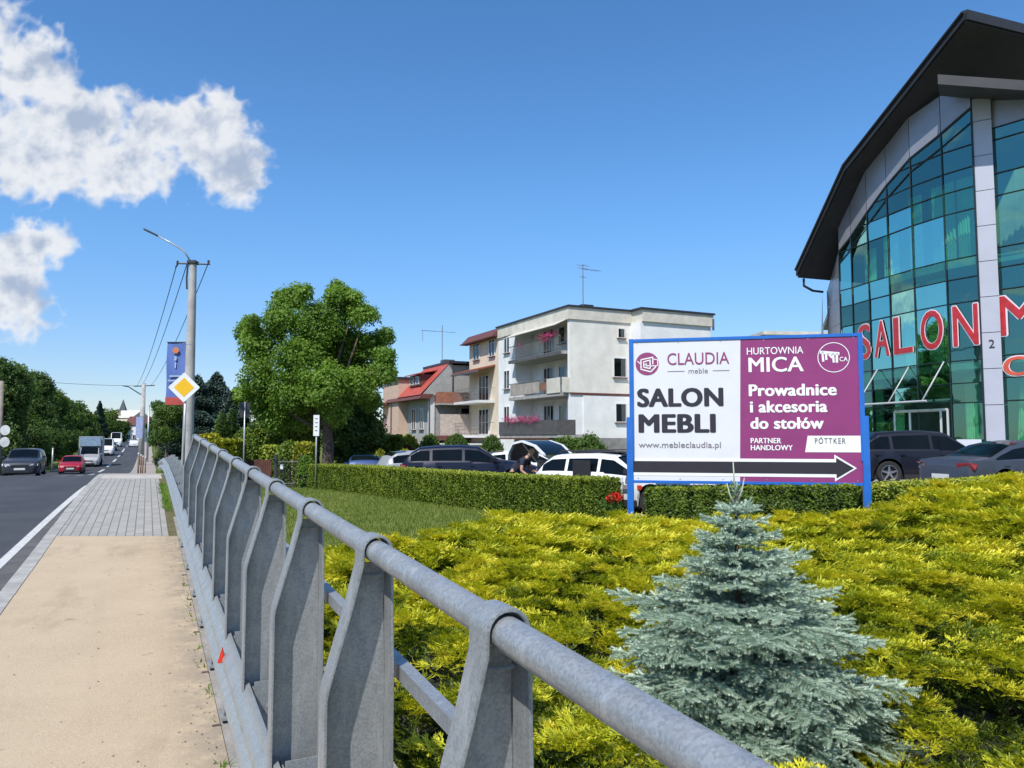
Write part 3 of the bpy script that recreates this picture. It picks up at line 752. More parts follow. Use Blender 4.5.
for i in range(1, len(plan)-1):
    a, b_ = plan[i], plan[i+1]; ta, tb = gtop[i], gtop[i+1]
    A = Vector((*a, 0)); B = Vector((*b_, 0)); d = (B-A).normalized(); nrm = Vector((d.y, -d.x, 0))
    if nrm.x > 0: nrm = -nrm
    z0 = .35
    for j in range(len(rows)-1):
        r0, r1 = rows[j], rows[j+1]
        if r0 >= max(ta, tb): break
        if i in (4, 5) and j == 0: continue          # entrance opening
        z1a, z1b = min(r1, ta), min(r1, tb); z0a, z0b = min(r0, ta), min(r0, tb)
        tilt = random.uniform(-.012, .012); tl2 = random.uniform(-.012, .012)
        poly = [P3(A+d*.02, z0a), P3(B-d*.02, z0b)+nrm*tilt, P3(B-d*.02, z1b)+nrm*(tilt+tl2), P3(A+d*.02, z1a)+nrm*tl2]
        MB().add(poly, [(0, 1, 2, 3)] if z1a-z0a > .02 else [(0, 1, 2)]).build('window_pane', M_teal, store, world=True); panes += 1
        if r1 < max(ta, tb):
            hb = .035
            p = [P3(A, min(r1, ta))+nrm*.03, P3(B, min(r1, tb))+nrm*.03]
            if (r1 < ta): pass
            else:
                u = (r1-ta)/(tb-ta); p[0] = P3(A.lerp(B, u), r1)+nrm*.03
            frame.tube(p, .022, 4)
    frame.tube([P3(A, z0)+nrm*.03, P3(A, ta)+nrm*.03], .026, 4)
    frame.tube([P3(A, ta)+nrm*.03, P3(B, tb)+nrm*.03], .05, 4)
    frame.tube([P3(A, ta-.55)+nrm*.03, P3(B, tb-.55)+nrm*.03], .03, 4)
frame.tube([P3(plan[-1], .35), P3(plan[-1], 13.6)], .045, 4)
# cladding panels above and beside the glass
clad_n = 0
for i in range(len(plan)-1):
    a, b_ = Vector((*plan[i], 0)), Vector((*plan[i+1], 0)); d = (b_-a).normalized(); g_ = d*.012
    ta, tb = (gtop[i] or 0), (gtop[i+1])
    wa, wb = min(14.75, roofz(a.x, a.y)-TH), min(14.75, roofz(b_.x, b_.y)-TH)
    if i == 0:
        for k_ in range(10):
            z0, z1 = base_z+1.12*k_, base_z+1.12*(k_+1)-.02
            if z0 > min(wa, wb)+1: break
            MB().add([P3(a, min(z0, wa)), P3(b_, min(z0, wb)), P3(b_, min(z1, wb)), P3(a, min(z1, wa))], [(0, 1, 2, 3)]).build('cladding_panel', M_clad, store, world=True)
    else:
        nr = Vector((d.y, -d.x, 0)); nr = -nr if nr.x > 0 else nr
        MB().add([P3(a+g_, ta)+nr*.02, P3(b_-g_, tb)+nr*.02, P3(b_-g_, wb)+nr*.02, P3(a+g_, wa)+nr*.02], [(0, 1, 2, 3)]).build('cladding_panel', M_clad, store, world=True)
frame.tube([P3(plan[0], base_z), P3(plan[0], roofz(*plan[0])-TH)], .02, 4)
# pilaster of stacked panels with the house number
pa, pb = Vector((plan[-1][0]+.03, 27.98, 0)), Vector((plan[-1][0]+.52, 27.66, 0)); pd = (pb-pa).normalized(); pn = Vector((pd.y, -pd.x, 0)); pn = -pn if pn.y > 0 else pn
z = base_z
while z < 14.0:
    z1 = min(z+1.32, 14.2)
    mb = MB(); mb.prism([P3(pa, z), P3(pb, z), P3(pb, z)-pn*.5, P3(pa, z)-pn*.5], (0, 0, z1-z-.025)); 
    o = mb.build('pilaster_panel', M_clad2, store, world=True); z = z1
    for p_ in ():
        pass
MM = Matrix.Translation(P3((pa+pb)/2, 0)+pn*.012-Vector(store.location)) @ Matrix.Rotation(math.atan2(pd.y, pd.x), 4, 'Z')
text_mesh('house_number', '2', (-.09, .09, 4.82, 5.12), MM, M_txtk, store, .0, .01)
# centre bay to the right
rd = Vector((.59, -.807, 0)); c0 = Vector((pb.x+.02, 27.9, 0)); rr_ = [.35] + [at(988, q, 28).z for q in (401, 378, 356, 291, 269, 249, 198, 176, 143, 131)]
rnm = Vector((rd.y, -rd.x, 0))
for i in range(4):
    A = c0+rd*(1.55*i); B = c0+rd*(1.55*(i+1))
    for j in range(len(rr_)-1):
        e = random.uniform(-.01, .01); e2 = random.uniform(-.01, .01)
        MB().add([P3(A+rd*.02, rr_[j]), P3(B-rd*.02, rr_[j])+rnm*e, P3(B-rd*.02, rr_[j+1])+rnm*(e+e2), P3(A+rd*.02, rr_[j+1])+rnm*e2], [(0, 1, 2, 3)]).build('window_pane', M_teal, store, world=True)
        frame.tube([P3(A, rr_[j+1])+rnm*.03, P3(B, rr_[j+1])+rnm*.03], .026, 4)
    frame.tube([P3(A, .35)+rnm*.03, P3(A, rr_[-1])+rnm*.03], .045, 4)
    MB().add([P3(A, rr_[-1]+.03), P3(B, rr_[-1]+.03), P3(B, 13.95-.3*i), P3(A, 14.1-.3*i)], [(0, 1, 2, 3)]).build('cladding_panel', M_clad, store, world=True)
frame.build('glazing_frame', M_mull, store, world=True)
# plinth
pl_ = MB(); pts = [Vector((*p, 0)) for p in plan[1:]]
for a, b_ in zip(pts, pts[1:]): pl_.prism([P3(a, 0), P3(b_, 0), P3(b_, 0)+Vector((.3, .1, 0)), P3(a, 0)+Vector((.3, .1, 0))], (0, 0, .35))
pl_.prism([P3(c0, 0), P3(c0+rd*6.2, 0), P3(c0+rd*6.2, 0)+Vector((.2, .2, 0)), P3(c0, 0)+Vector((.2, .2, 0))], (0, 0, .35))
pl_.build('plinth', M_clad2, store, world=True)
# inside: floor slabs, core wall, curtains
foot = [Vector((*p, 0)) for p in plan] + [c0, c0+rd*6.2, Vector((34, 27, 0)), Vector((30, 46, 0)), Vector((18.5, 46, 0))]
ins = [Vector((p.x*.985+.42, p.y*.985+.5, 0)) for p in foot]
for zf in (.2, 4.05, 8.0):
    MB().prism([P3(p, zf) for p in ins], (0, 0, .3)).build('floor_slab', M_slab, store, world=True)
core = [Vector((18.4, 37, 0)), Vector((18.9, 33, 0)), Vector((20.2, 30.3, 0)), Vector((23.5, 25.5, 0)), Vector((33, 28, 0)), Vector((29, 45, 0)), Vector((19.5, 45, 0))]
MB().prism([P3(p, .5) for p in core], (0, 0, 11.8)).build('inner_wall', M_int, store, world=True)
body = MB()
bk = [Vector((15.32, 37.6, 0)), Vector((18.5, 46, 0)), Vector((30, 46, 0)), Vector((34, 27, 0)), c0+rd*6.2]
for a, b_ in zip(bk, bk[1:]):
    n_ = 6
    for k_ in range(n_):
        p, q = a.lerp(b_, k_/n_), a.lerp(b_, (k_+1)/n_); zp = min(roofz(p.x, p.y)-TH, 14.4 if p.x > 19 else 99); zq = min(roofz(q.x, q.y)-TH, 14.4 if q.x > 19 else 99)
        body.quad(P3(p, -.5), P3(q, -.5), P3(q, zq), P3(p, zp))
body.build('rear_wall', M_clad, store, world=True)
for i in (2, 3, 4, 5, 6):                             # curtains hanging behind the upper panes
    a, b_ = Vector((*plan[i], 0)), Vector((*plan[i+1 if i+1 < len(plan) else i], 0)); d = (b_-a)
    for (za, zb, skip) in ((8.4, 11.6, ()), (4.5, 7.9, (2, 3, 6)), (.6, 3.9, (4, 5))):
        if i in skip or (b_-a).length < .1: continue
        mb = MB(); n_ = 28; vs = []; fs = []
        wd = random.uniform(.45, .85); st = random.uniform(0, 1-wd)
        for k_ in range(n_+1):
            p = a+d*(st+wd*k_/n_)+Vector((.75, .55, 0)) + Vector((.05, .03, 0))*math.sin(k_*1.7+i)
            vs += [P3(p, za), P3(p, min(zb, gtop[i]-.6))]
        for k_ in range(n_): fs.append((2*k_, 2*k_+2, 2*k_+3, 2*k_+1))
        mb.add(vs, fs).build('curtain', M_curt, store, True, True)
for k_ in range(3):
    mb = MB(); vs = []; fs = []; a = c0+rd*(.3+1.5*k_)+Vector((.5, .5, 0))
    for q in range(15):
        p = a+rd*(q*.055)+Vector((.05, .05, 0))*math.sin(q*1.9); p2 = a+rd*(q*.055*.35+.25)+Vector((.05, .05, 0))*math.sin(q*1.9)
        vs += [P3(p, 4.6 if k_ != 0 else .6), P3(p2 if k_ == 0 else p, 11.8 if k_ != 0 else 3.9)]
    for q in range(14): fs.append((2*q, 2*q+2, 2*q+3, 2*q+1))
    mb.add(vs, fs).build('curtain', M_curt, store, True, True)
# entrance: recessed doors, white frame, canopy on tension rods
ea, eb = Vector((*plan[4], 0)), Vector((*plan[6], 0)); ed = (eb-ea).normalized(); en = Vector((ed.y, -ed.x, 0)); en = -en if en.x > 0 else en
M_wfr = mat('white_door_frame', (.46, .48, .48), .4, var=.03)
mb = MB()
for u in (.05, .33, .86, .97):
    p = ea.lerp(eb, u); mb.tube([P3(p, .2)+en*.12, P3(p, 2.62)+en*.12], .05, 4)
mb.tube([P3(ea.lerp(eb, .05), 2.62)+en*.12, P3(ea.lerp(eb, .97), 2.62)+en*.12], .055, 4)
mb.build('door_frame', M_wfr, store, world=True)
MB().add([P3(ea.lerp(eb, .05), .3)+en*.1, P3(ea.lerp(eb, .33), .3)+en*.1, P3(ea.lerp(eb, .33), 2.6)+en*.1, P3(ea.lerp(eb, .05), 2.6)+en*.1], [(0, 1, 2, 3)]).build('door', M_teal, store, world=True)
mb = MB(); mb.prism([P3(ea.lerp(eb, -.35), 2.98)+en*.02, P3(ea.lerp(eb, 1.0), 2.98)+en*.02, P3(ea.lerp(eb, 1.0), 2.9)+en*1.15, P3(ea.lerp(eb, -.35), 2.9)+en*1.15], (0, 0, .07))
can = mb.build('canopy', glass_mat('canopy_glass', (.5, .7, .7), (.8, .9, .9), gw=.2), store, world=True)
mb = MB(); mb.tube([P3(ea.lerp(eb, -.35), 2.93)+en*1.17, P3(ea.lerp(eb, 1.0), 2.93)+en*1.17], .045, 6); mb.build('canopy_edge', M_wfr, store, world=True)
for u in (-.28, .33, .92):
    MB().tube([P3(ea.lerp(eb, u), 2.97)+en*1.12, P3(ea.lerp(eb, u+.0), 4.45)+en*.06], .028, 6).build('canopy_rod', M_wfr, store, True, True)
# red sale notice and bench-like threshold by the door
p = Vector((*plan[6], 0))+Vector((.05, -.05, 0)); q = Vector((*plan[7], 0)); d_ = (q-p).normalized(); n__ = Vector((d_.y, -d_.x, 0)); n__ = -n__ if n__.y > 0 else n__
sgn = MB().prism([P3(p+d_*.1, 1.18)+n__*.07, P3(p+d_*1.0, 1.18)+n__*.07, P3(p+d_*1.0, 1.50)+n__*.07, P3(p+d_*.1, 1.50)+n__*.07], tuple(n__*.02)).build('notice_board', M_vinylw, store, world=True)
# letters
M_ltr = mat('red_letter', (.50, .03, .035), .35, var=.12, vscale=6)
M_ltrw = mat('letter_outline', (.74, .66, .70), .45, var=.03)
M_ltro = mat('orange_letter', (.62, .10, .05), .35, var=.08)
def facade_letter(ch, a, b_, u0, u1, z0, z1, m=M_ltr, bold=.012):
    A = Vector((*a[:2], 0)); B = Vector((*b_[:2], 0)); d = (B-A).normalized(); L = (B-A).length; n_ = Vector((d.y, -d.x, 0)); n_ = -n_ if (n_.y > 0 or (abs(n_.y) < .3 and n_.x > 0)) else n_
    Mx = Matrix.Translation(A+n_*.035-Vector((store.location.x, store.location.y, 0))) @ Matrix.Rotation(math.atan2(d.y, d.x), 4, 'Z')
    ow = .04
    text_mesh('letter_outline', ch, (L*u0-ow, L*u1+ow, z0-ow-.0, z1+ow), Mx, M_ltrw, store, bold*1.6+.018, .006)
    text_mesh('letter', ch, (L*u0, L*u1, z0, z1), Matrix.Translation(n_*.015) @ Mx, m, store, bold, .006)
zS = 4.85-store.location.z; zT = 6.42-store.location.z
def lt(ch, i, u0, u1, z0=at(974, 344, 28).z, z1=at(974, 303, 28).z): facade_letter(ch, plan[i], plan[i+1], u0, u1, z0-store.location.z, z1-store.location.z)
lt('S', 2, .30, 1.02); lt('A', 3, .20, .92); lt('L', 4, .12, .88); lt('O', 5, .17, .85); lt('N', 6, .16, .96)
r_a = c0; r_b = c0+rd*1.55
facade_letter('M', r_a, r_b, .04, .96, at(998, 336, 27.8).z-store.location.z, at(998, 297, 27.8).z-store.location.z)
facade_letter('C', r_a, r_b, .11, .62, at(1003, 376, 27.6).z-store.location.z, at(1003, 357, 27.6).z-store.location.z, M_ltro, .02)
facade_letter('E', r_a, r_b, .72, 1.12, at(1003, 376, 27.6).z-store.location.z, at(1003, 357, 27.6).z-store.location.z, M_ltro, .02)
# roof: curved slab with verge fascia and soffit
def slab_strip(pts, vec, th, name, m):
    mb = MB(); vs = []; fs = []
    for p in pts: vs += [p, p+vec, p+vec-Vector((0, 0, th)), p-Vector((0, 0, th))]
    for i in range(len(pts)-1):
        o = 4*i
        for (j, l) in ((0, 1), (1, 2), (2, 3), (3, 0)): fs.append((o+j, o+l, o+4+l, o+4+j))
    e = 4*(len(pts)-1); fs += [(0, 1, 2, 3), (e, e+3, e+2, e+1)]
    return mb.add(vs, fs).build(name, m, store, world=True)
slab_strip([p+RV*.03 for p in EP], RV*13, TH-.05, 'roof', M_soff)
mbv = MB()
for a, b_ in zip(EP, EP[1:]): mbv.prism([a+Vector((0, 0, .06)), b_+Vector((0, 0, .06)), b_-Vector((0, 0, .30)), a-Vector((0, 0, .30))], tuple(-RV*.07))
mbv.prism([E2+Vector((0, -.01, .06)), E2+RV*13+Vector((0, -.01, .06)), E2+RV*13-Vector((0, .01, .30)), E2-Vector((0, .01, .30))], (.03, -.07, 0))
mbv.build('verge_board', M_roofd, store, world=True)
mbv = MB()
for a, b_ in zip(EP, EP[1:]): mbv.tube([a-RV*.12-Vector((0, 0, .02)), b_-RV*.12-Vector((0, 0, .02))], .05, 6)
mbv.build('gutter', M_roofd, store, world=True)
# recessed dark attic wall and small lower roof in front of it
q0 = E2+RV*2.2+Vector((-.2, 1.9, 0)); MB().prism([P3(q0, 14.4), P3(q0+RV*9, 14.4), P3(q0+RV*9, 15.9), P3(q0, 15.9)], (-.05, .15, 0)).build('attic_wall', mat('blue_grey_wall', (.05, .065, .10), .6), store, world=True)
sA = at(938, 84, 26.9)
sB = sA.lerp(at(1060, 93, 25.4), 2.2)
MB().prism([sA, sB, sB+Vector((1.2, 1.8, .25)), sA+Vector((.9, 1.5, .25))], (0, 0, .36)).build('lower_roof', M_roofd, store, world=True)
rb = MB()
for k_ in range(34): p = sA.lerp(sB, (k_+5)/44)+Vector((.25, .45, .40)); rb.tube([p, p+Vector((.5, 1.3, .35))], .045, 4)
rb.build('roof_rib', mat('ribbed_sheet', (.09, .09, .10), .45, .3), store, world=True)
# lamp bracket / gutter elbow on the side wall
gp = E0+Vector((.35, .1, -.4)); MB().tube([gp, gp-Vector((0, 0, .35)), gp+Vector((.5, .2, -.55)), gp+Vector((1.1, .5, -.55))], .06, 8).build('downpipe', M_roofd, store, True, True)
MB().b2(14.93, 15.0, 35.9, 36.6, 3.9, 5.3).build('side_window', M_mull, store, world=True)

# ------------------------------------------------------------------ apartment block
M_cream = mat('cream_render', (.72, .70, .63), .9, var=.06, vscale=.9, dirt=.18, bump=.2)
M_white = mat('white_render', (.76, .77, .76), .9, var=.05, vscale=.8, dirt=.12, bump=.2)
M_beige = mat('beige_render', (.66, .56, .43), .9, var=.06, vscale=.9, dirt=.15)
M_cfas = mat('cream_fascia', (.62, .59, .50), .8, var=.08, vscale=1.5, dirt=.25)
M_brown = mat('brown_sheet', (.13, .045, .035), .6, var=.1)
M_dkedge = mat('dark_roof_edge', (.03, .032, .04), .5)
M_wgl = glass_mat('window_glass', (.10, .11, .11), (.7, .8, .85), gw=.12, wob=.2)
M_wframe = mat('white_window_frame', (.66, .66, .65), .5, var=.03)
M_cst = mat('concrete_slab', (.36, .35, .33), .9, var=.12, dirt=.3)
M_rail = mat('balcony_metal', (.22, .22, .21), .5, .4)
M_darkp = mat('dark_balcony_panel', (.095, .09, .09), .6)
M_flw = foliage_mat('pink_flowers', [(0, (.55, .05, .22)), (.5, (.68, .10, .32)), (.8, (.08, .13, .03)), (1, (.10, .16, .04))], .2)
M_room = mat('dark_room', (.045, .045, .045), .9)
_wproto = {}
def window(parent, x, y, z, w, h, face='x', panes_=2, sill=True, depth=.06, M=None, name='window'):
    """window lying in local plane; face 'x' = plane of constant x looking to -x, face 'y' = constant y looking to -y"""
    R_ = Matrix.Rotation(-PI/2, 4, 'Z') if face == 'x' else Matrix.Identity(4)
    T = Matrix.Translation((x, y, z)) @ R_
    root = MB(); t_ = .055
    root.b2(-w/2, w/2, -depth, .03, 0, t_, T); root.b2(-w/2, w/2, -depth, .03, h-t_, h, T)
    root.b2(-w/2, -w/2+t_, -depth, .03, t_, h-t_, T); root.b2(w/2-t_, w/2, -depth, .03, t_, h-t_, T)
    for k_ in range(1, panes_): xx_ = -w/2+w*k_/panes_; root.b2(xx_-t_*.7, xx_+t_*.7, -depth+.005, .025, t_, h-t_, T)
    wo_ = root.build(name, M_wframe, parent)
    MB().b2(-w/2+t_, w/2-t_, -.02, -.012, t_, h-t_, T).build('pane', M_wgl, wo_)
    MB().b2(-w/2+t_, w/2-t_, .010, .02, t_, h-t_, T).build('pane_backing', M_room if random.random() < .5 else M_blind, wo_)  # net curtain, else a dark sheet standing for the unlit room
    if sill: MB().b2(-w/2-.06, w/2+.06, -depth-.10, .0, -.05, -.002, T).build('sill', M_brown, wo_)
    return wo_
M_blind = mat('net_curtain', (.40, .41, .40), .9, var=.15, vscale=5)
def flowers(parent, pts, name='flower', n=180, spread=(.14, .6, .12), size=.05, m=None, sd=1):
    r = np.random.default_rng(sd); T, TF, tt = leaf_cluster(4, .05, size, r)
    P = np.concatenate([np.array(p)[None]+r.normal(size=(n, 3))*np.array(spread) for p in pts])
    V, F, tn = scatter(T, TF, P, rand_dirs(len(P), r), rand_dirs(len(P), r), r.uniform(.7, 1.3, len(P)), tt, r.choice([.1, .3, .5, .95], len(P), p=[.3, .3, .2, .2]))
    return np_obj(name, V, F, m or M_flw, parent, tn)
ZG = -.75
apt = empty('apartment_block', (3.81, 50.6, ZG), math.atan2(.435, .9), 'three storey cream and white apartment block with stacked balconies and flat roof', 'building')
def lz(z): return z-ZG
HT = lz(10.35)
# near part: walls (x = along side face, y = along balcony face going back)
w = MB()
w.b2(1.5, 4.8, 0.02, 9, 0, lz(9.42))                 # core behind the loggias
w.b2(0, 1.5, 8.2, 11.2, 0, lz(9.42)); w.b2(1.5, 4.8, 9, 11.2, 0, lz(9.42))
w.b2(4.8, 10.8, -1.25, 11.2, 0, lz(9.42))
w.build('wall', M_white, apt)
w = MB(); w.b2(0.0, 1.5, 0.0, .28, 0, lz(9.42)); w.b2(.0, 1.5, .0, .28, 0, .01); w.build('end_wall', M_white, apt)
w = MB(); w.b2(-.0, 4.83, -.03, .0, lz(4.5), lz(9.42)); w.build('upper_render', M_cream, apt)
w = MB(); w.b2(1.0, 4.8, -.05, -.001, 0.0, lz(4.36)); w.build('insulation_panel', M_white, apt)
w = MB(); w.b2(-.02, 4.8, -.08, -.031, lz(4.42), lz(4.55)); w.b2(4.8, 10.8, -1.31, -1.251, lz(4.42), lz(4.55)); w.build('string_course', M_brown, apt)
w = MB(); w.b2(1.1, 4.8, -.09, -.052, 0, lz(1.55)); w.build('plinth', mat('grey_plinth', (.24, .235, .23), .9), apt)
w = MB(); w.b2(-.12, 4.9, -.12, 11.3, lz(9.42), HT-.12); w.b2(4.9, 10.95, -1.4, 11.3, lz(9.42), HT-.12); w.build('fascia', M_cfas, apt)
w = MB(); w.b2(-.22, 4.95, -.22, 11.35, HT-.12, HT); w.b2(4.7, 11.05, -1.5, 11.35, HT-.121, HT+.004); w.build('roof', M_dkedge, apt, bevel=.01)
# loggia slabs, parapets, doors
for fi, zf in enumerate((lz(1.78), lz(4.55), lz(7.35))):
    out = -.55 if fi != 0 else -1.3
    slab = MB(); slab.b2(out, 1.5,   .3 if fi else -.7, 8.2, zf-.22, zf); slab.build('balcony_slab', M_cst, apt)
    for yy_ in (1.7, 5.6):
        window(apt, 1.49, yy_, zf+.05, 1.5, 2.1, 'x', 3, False, name='balcony_door')
    window(apt, 1.49, 3.6, zf+.9, .9, 1.2, 'x', 1, True)
    window(apt, -.01, 9.6, zf+.75, 1.0, 1.45, 'x', 2, True)
    if fi == 0:
        p_ = MB(); p_.b2(out-.05, out, -.7, 8.2, zf, zf+.95); p_.b2(out, .0, -.72, -.68, zf, zf+.95); p_.build('balcony_panel', M_darkp, apt)
        flowers(apt, [(out-.12, y_, zf+1.05) for y_ in (2.2, 3.3, 4.4, 5.5, 6.4)], 'flower_box', 170, (.12, .34, .13), sd=3)
        MB().b2(out-.10, out+.45, .6, 8.1, zf-.32, zf-.22).build('balcony_edge', M_brown, apt)
    elif fi == 1:
        p_ = MB(); p_.b2(out-.06, out, .3, 2.1, zf, zf+1.0); p_.b2(out, 0.0, .0, .1, zf, zf+1.0); p_.build('balcony_parapet', M_cfas, apt)
        p_ = MB(); p_.tube([(out, 2.1, zf+1.0), (out, 8.1, zf+1.0)], .03, 6); p_.tube([(out, 2.1, zf+.12), (out, 8.1, zf+.12)], .02, 6)
        for q in range(30): p_.tube([(out, 2.1+q*.2, zf+.1), (out, 2.1+q*.2, zf+1.0)], .011, 4)
        p_.build('balcony_railing', M_rail, apt)
        MB().b2(out+.02, out+.03, 3.4, 7.9, zf+.14, zf+.95).build('balcony_screen', mat('beige_screen', (.46, .41, .36), .9), apt)
        MB().b2(out+.04, out+.3, 2.3, 3.3, zf+.25, zf+.8).build('balcony_table', mat('wood_brown', (.28, .13, .06), .7), apt)
    else:
        p_ = MB(); p_.tube([(out, .3, zf+1.0), (out, 8.1, zf+1.0)], .03, 6); p_.tube([(out, .3, zf+.12), (out, 8.1, zf+.12)], .02, 6)
        for q in range(39): p_.tube([(out, .3+q*.2, zf+.1), (out, .3+q*.2, zf+1.0)], .012, 4)
        p_.build('balcony_railing', M_rail, apt)
        MB().b2(out-.03, out+.02, .25, 8.2, zf-.26, zf-.02).build('balcony_edge', M_darkp, apt)
        flowers(apt, [(out-.1, y_, zf+1.1) for y_ in (1.6, 2.5)], 'flower_box', 190, (.12, .35, .15), sd=4)
        flowers(apt, [(out-.05, 6.1, zf+.95), (out, .9, zf+1.15)], 'potted_plant', 60, (.1, .2, .12), m=None, sd=6)
aw = MB()
for q in range(7): aw.prism([(-.12, .35+q*1.12, lz(9.40)), (-.95, .35+q*1.12, lz(9.0)), (-.95, .35+q*1.12+1.05, lz(9.0)), (-.12, .35+q*1.12+1.05, lz(9.40))], (0, 0, .03))
aw.build('awning', mat('cream_awning', (.55, .53, .46), .8, dirt=.2), apt)
for (a_, z_, ww, hh) in ((3.9, 5.66, 1.05, 1.35), (4.05, 8.35, .6, .7), (3.95, 2.6, .9, 1.3)): window(apt, a_, -.035, lz(z_), ww, hh, 'y', 1)
for (a_, z_, ww, hh) in ((7.0, 5.7, 1.2, 1.4), (9.6, 5.7, 1.2, 1.4), (7.0, 2.7, 1.2, 1.4), (9.6, 2.7, 1.2, 1.4)): window(apt, a_, -1.255, lz(z_), ww, hh, 'y', 2)
# far section
w = MB(); w.b2(.0, 9, 11.2, 17.2, 0, lz(9.6)); w.build('wall', M_beige, apt)
w = MB(); w.prism([(-.6, 11.15, lz(9.6)), (-.6, 17.7, lz(9.6)), (.1, 17.7, lz(10.3)), (.1, 11.15, lz(10.3))], (9.5, 0, 0)); w.build('roof_skirt', M_brown, apt)
MB().b2(-.7, 0, 11.2, 17.7, lz(9.52), lz(9.60)).build('eave', M_brown, apt)
for fi, zf in enumerate((lz(1.78), lz(4.55), lz(7.35))):
    window(apt, -.01, 15.6, zf+.75, 1.3, 1.4, 'x', 2) if fi == 2 else None
    window(apt, -.01, 12.4, zf+.75, 1.1, 1.4, 'x', 2) if fi == 2 else None
    if fi < 2:
        MB().b2(-1.5, 0, 11.9, 17.0, zf-.2, zf).build('balcony_slab', M_wframe, apt)
        p_ = MB()
        for z2 in (.12, .45, .75, 1.0): p_.tube([(-1.45, 11.95, zf+z2), (-1.45, 16.9, zf+z2)], .02, 5)
        for q in range(17): p_.tube([(-1.45, 11.95+q*.31, zf), (-1.45, 11.95+q*.31, zf+1.0)], .016, 4)
        p_.tube([(-1.45, 11.95, zf+1.0), (0, 11.95, zf+1.0)], .02, 5); p_.build('balcony_railing', M_rail, apt)
        window(apt, -.01, 14.0, zf+.05, 2.0, 2.1, 'x', 3, False, name='balcony_door')
        if fi == 1: MB().prism([(-1.6, 11.8, zf+2.35), (-1.6, 17.1, zf+2.35), (-.01, 17.1, zf+2.75), (-.01, 11.8, zf+2.75)], (0, 0, .12)).build('awning', mat('brick_red_awning', (.28, .08, .05), .8), apt)
        if fi == 1:
            MB().b2(-1.7, -1.5, 11.8, 17.2, zf+2.2, zf+2.35).build('awning_edge', M_darkp, apt)
MB().b2(-3.0, -.05, 11.3, 19.0, lz(1.0), lz(1.12)).build('porch_roof', M_wframe, apt)
# chimney and aerial
MB().b2(1.6, 2.5, 1.0, 1.8, HT, HT+.35).build('chimney', M_dkedge, apt)
ae = MB(); ae.tube([(1.6, .9, HT), (1.6, .9, HT+3.1)], .03, 6)
for k_, (z_, L) in enumerate(((3.0, .5), (2.8, .42), (2.2, .3))): ae.tube([(1.6-L, .9, HT+z_), (1.6+L, .9, HT+z_)], .015, 4); ae.tube([(1.6, .9-L*.5, HT+z_), (1.6, .9+L*.5, HT+z_)], .012, 4)
for q in range(5): ae.tube([(1.9+q*.22, .7, HT+2.75), (1.9+q*.22, 1.1, HT+2.75)], .012, 4)
ae.tube([(1.6, .9, HT+2.75), (3.1, .9, HT+2.75)], .014, 4)
ae.build('aerial', M_rail, apt)
MB().tube([(10.9, -1.42, HT-.4), (10.9, -1.42, HT-1.2)], .08, 6).build('loudspeaker', M_darkp, apt)

# ------------------------------------------------------------------ red-roofed house
hz0 = -1.0
hs_ = empty('house', (-7.0, 66, hz0), math.atan2(.435, .9), 'pink house with steep red mansard roof and a long brown balcony, left of the block', 'house')
M_pink = mat('pink_render', (.56, .40, .31), .9, var=.05, dirt=.12); M_grey = mat('grey_render', (.36, .355, .34), .9, var=.08, dirt=.2)
M_redt = mat('red_roof_sheet', (.42, .075, .05), .55, var=.1, vscale=2)
M_tan = mat('tan_parapet', (.50, .42, .36), .9)
hl = lambda z: z-hz0
w = MB(); w.b2(0, 8, 0, 6.2, 0, hl(5.2)); w.b2(1.9, 8, 0.0, 6.2, hl(5.2), hl(7.9)); w.build('wall', M_grey, hs_)
w = MB(); w.prism([(-.85, -.21, hl(5.2)), (1.92, -.21, hl(5.2)), (1.92, -.21, hl(8.0)), (1.6, -.21, hl(8.0))], (0, .2, 0)); w.build('gable', M_grey, hs_)
MB().b2(-.12, .35, -.1, .3, 0, hl(5.2)).build('corner_pier', M_wframe, hs_)
w = MB(); w.prism([(-1.0, -.25, hl(5.25)), (-1.0, 6.4, hl(5.25)), (1.7, 6.4, hl(8.1)), (1.7, -.25, hl(8.1))], (.12, 0, .14)); rf_ = w.build('roof', M_redt, hs_)
w = MB(); w.b2(1.55, 8.6, -.5, 6.5, hl(8.02), hl(8.22)); w.build('flat_roof', M_dkedge, hs_)
w = MB(); w.prism([(-1.15, -.35, hl(4.9)), (-1.15, 9.8, hl(4.9)), (-.85, 9.8, hl(5.3)), (-.85, -.35, hl(5.3))], (1.0, 0, 0)); w.build('eave', M_brown, hs_)
w = MB(); w.b2(-.35, 1.6, 1.6, 4.6, hl(6.15), hl(7.15)); w.build('dormer', M_brown, hs_)
w = MB(); w.prism([(-.75, 1.3, hl(7.1)), (-.75, 4.9, hl(7.1)), (1.4, 4.9, hl(7.55)), (1.4, 1.3, hl(7.55))], (0, 0, .09)); w.build('dormer_roof', M_redt, hs_)
window(hs_, -.36, 2.4, hl(6.3), .95, .7, 'x', 1, False); window(hs_, -.36, 3.9, hl(6.3), .95, .7, 'x', 1, False)
for y_ in (2.2, 4.3):
    window(hs_, -.01, y_, hl(2.3), 1.1, 1.9, 'x', 2)
window(hs_, -.01, 2.6, hl(-.2), .9, .8, 'x', 1, False)
w = MB(); w.b2(-.9, 5, 6.2, 11.2, 0, hl(7.0)); w.build('side_wing', M_pink, hs_)
MB().b2(-1.2, 5.3, 6.0, 11.5, hl(7.0), hl(7.2)).build('wing_roof', M_dkedge, hs_)
w = MB(); w.b2(-2.3, -.9, 9.0, 12.6, hl(1.4), hl(2.6)); w.build('balcony_parapet', M_tan, hs_)
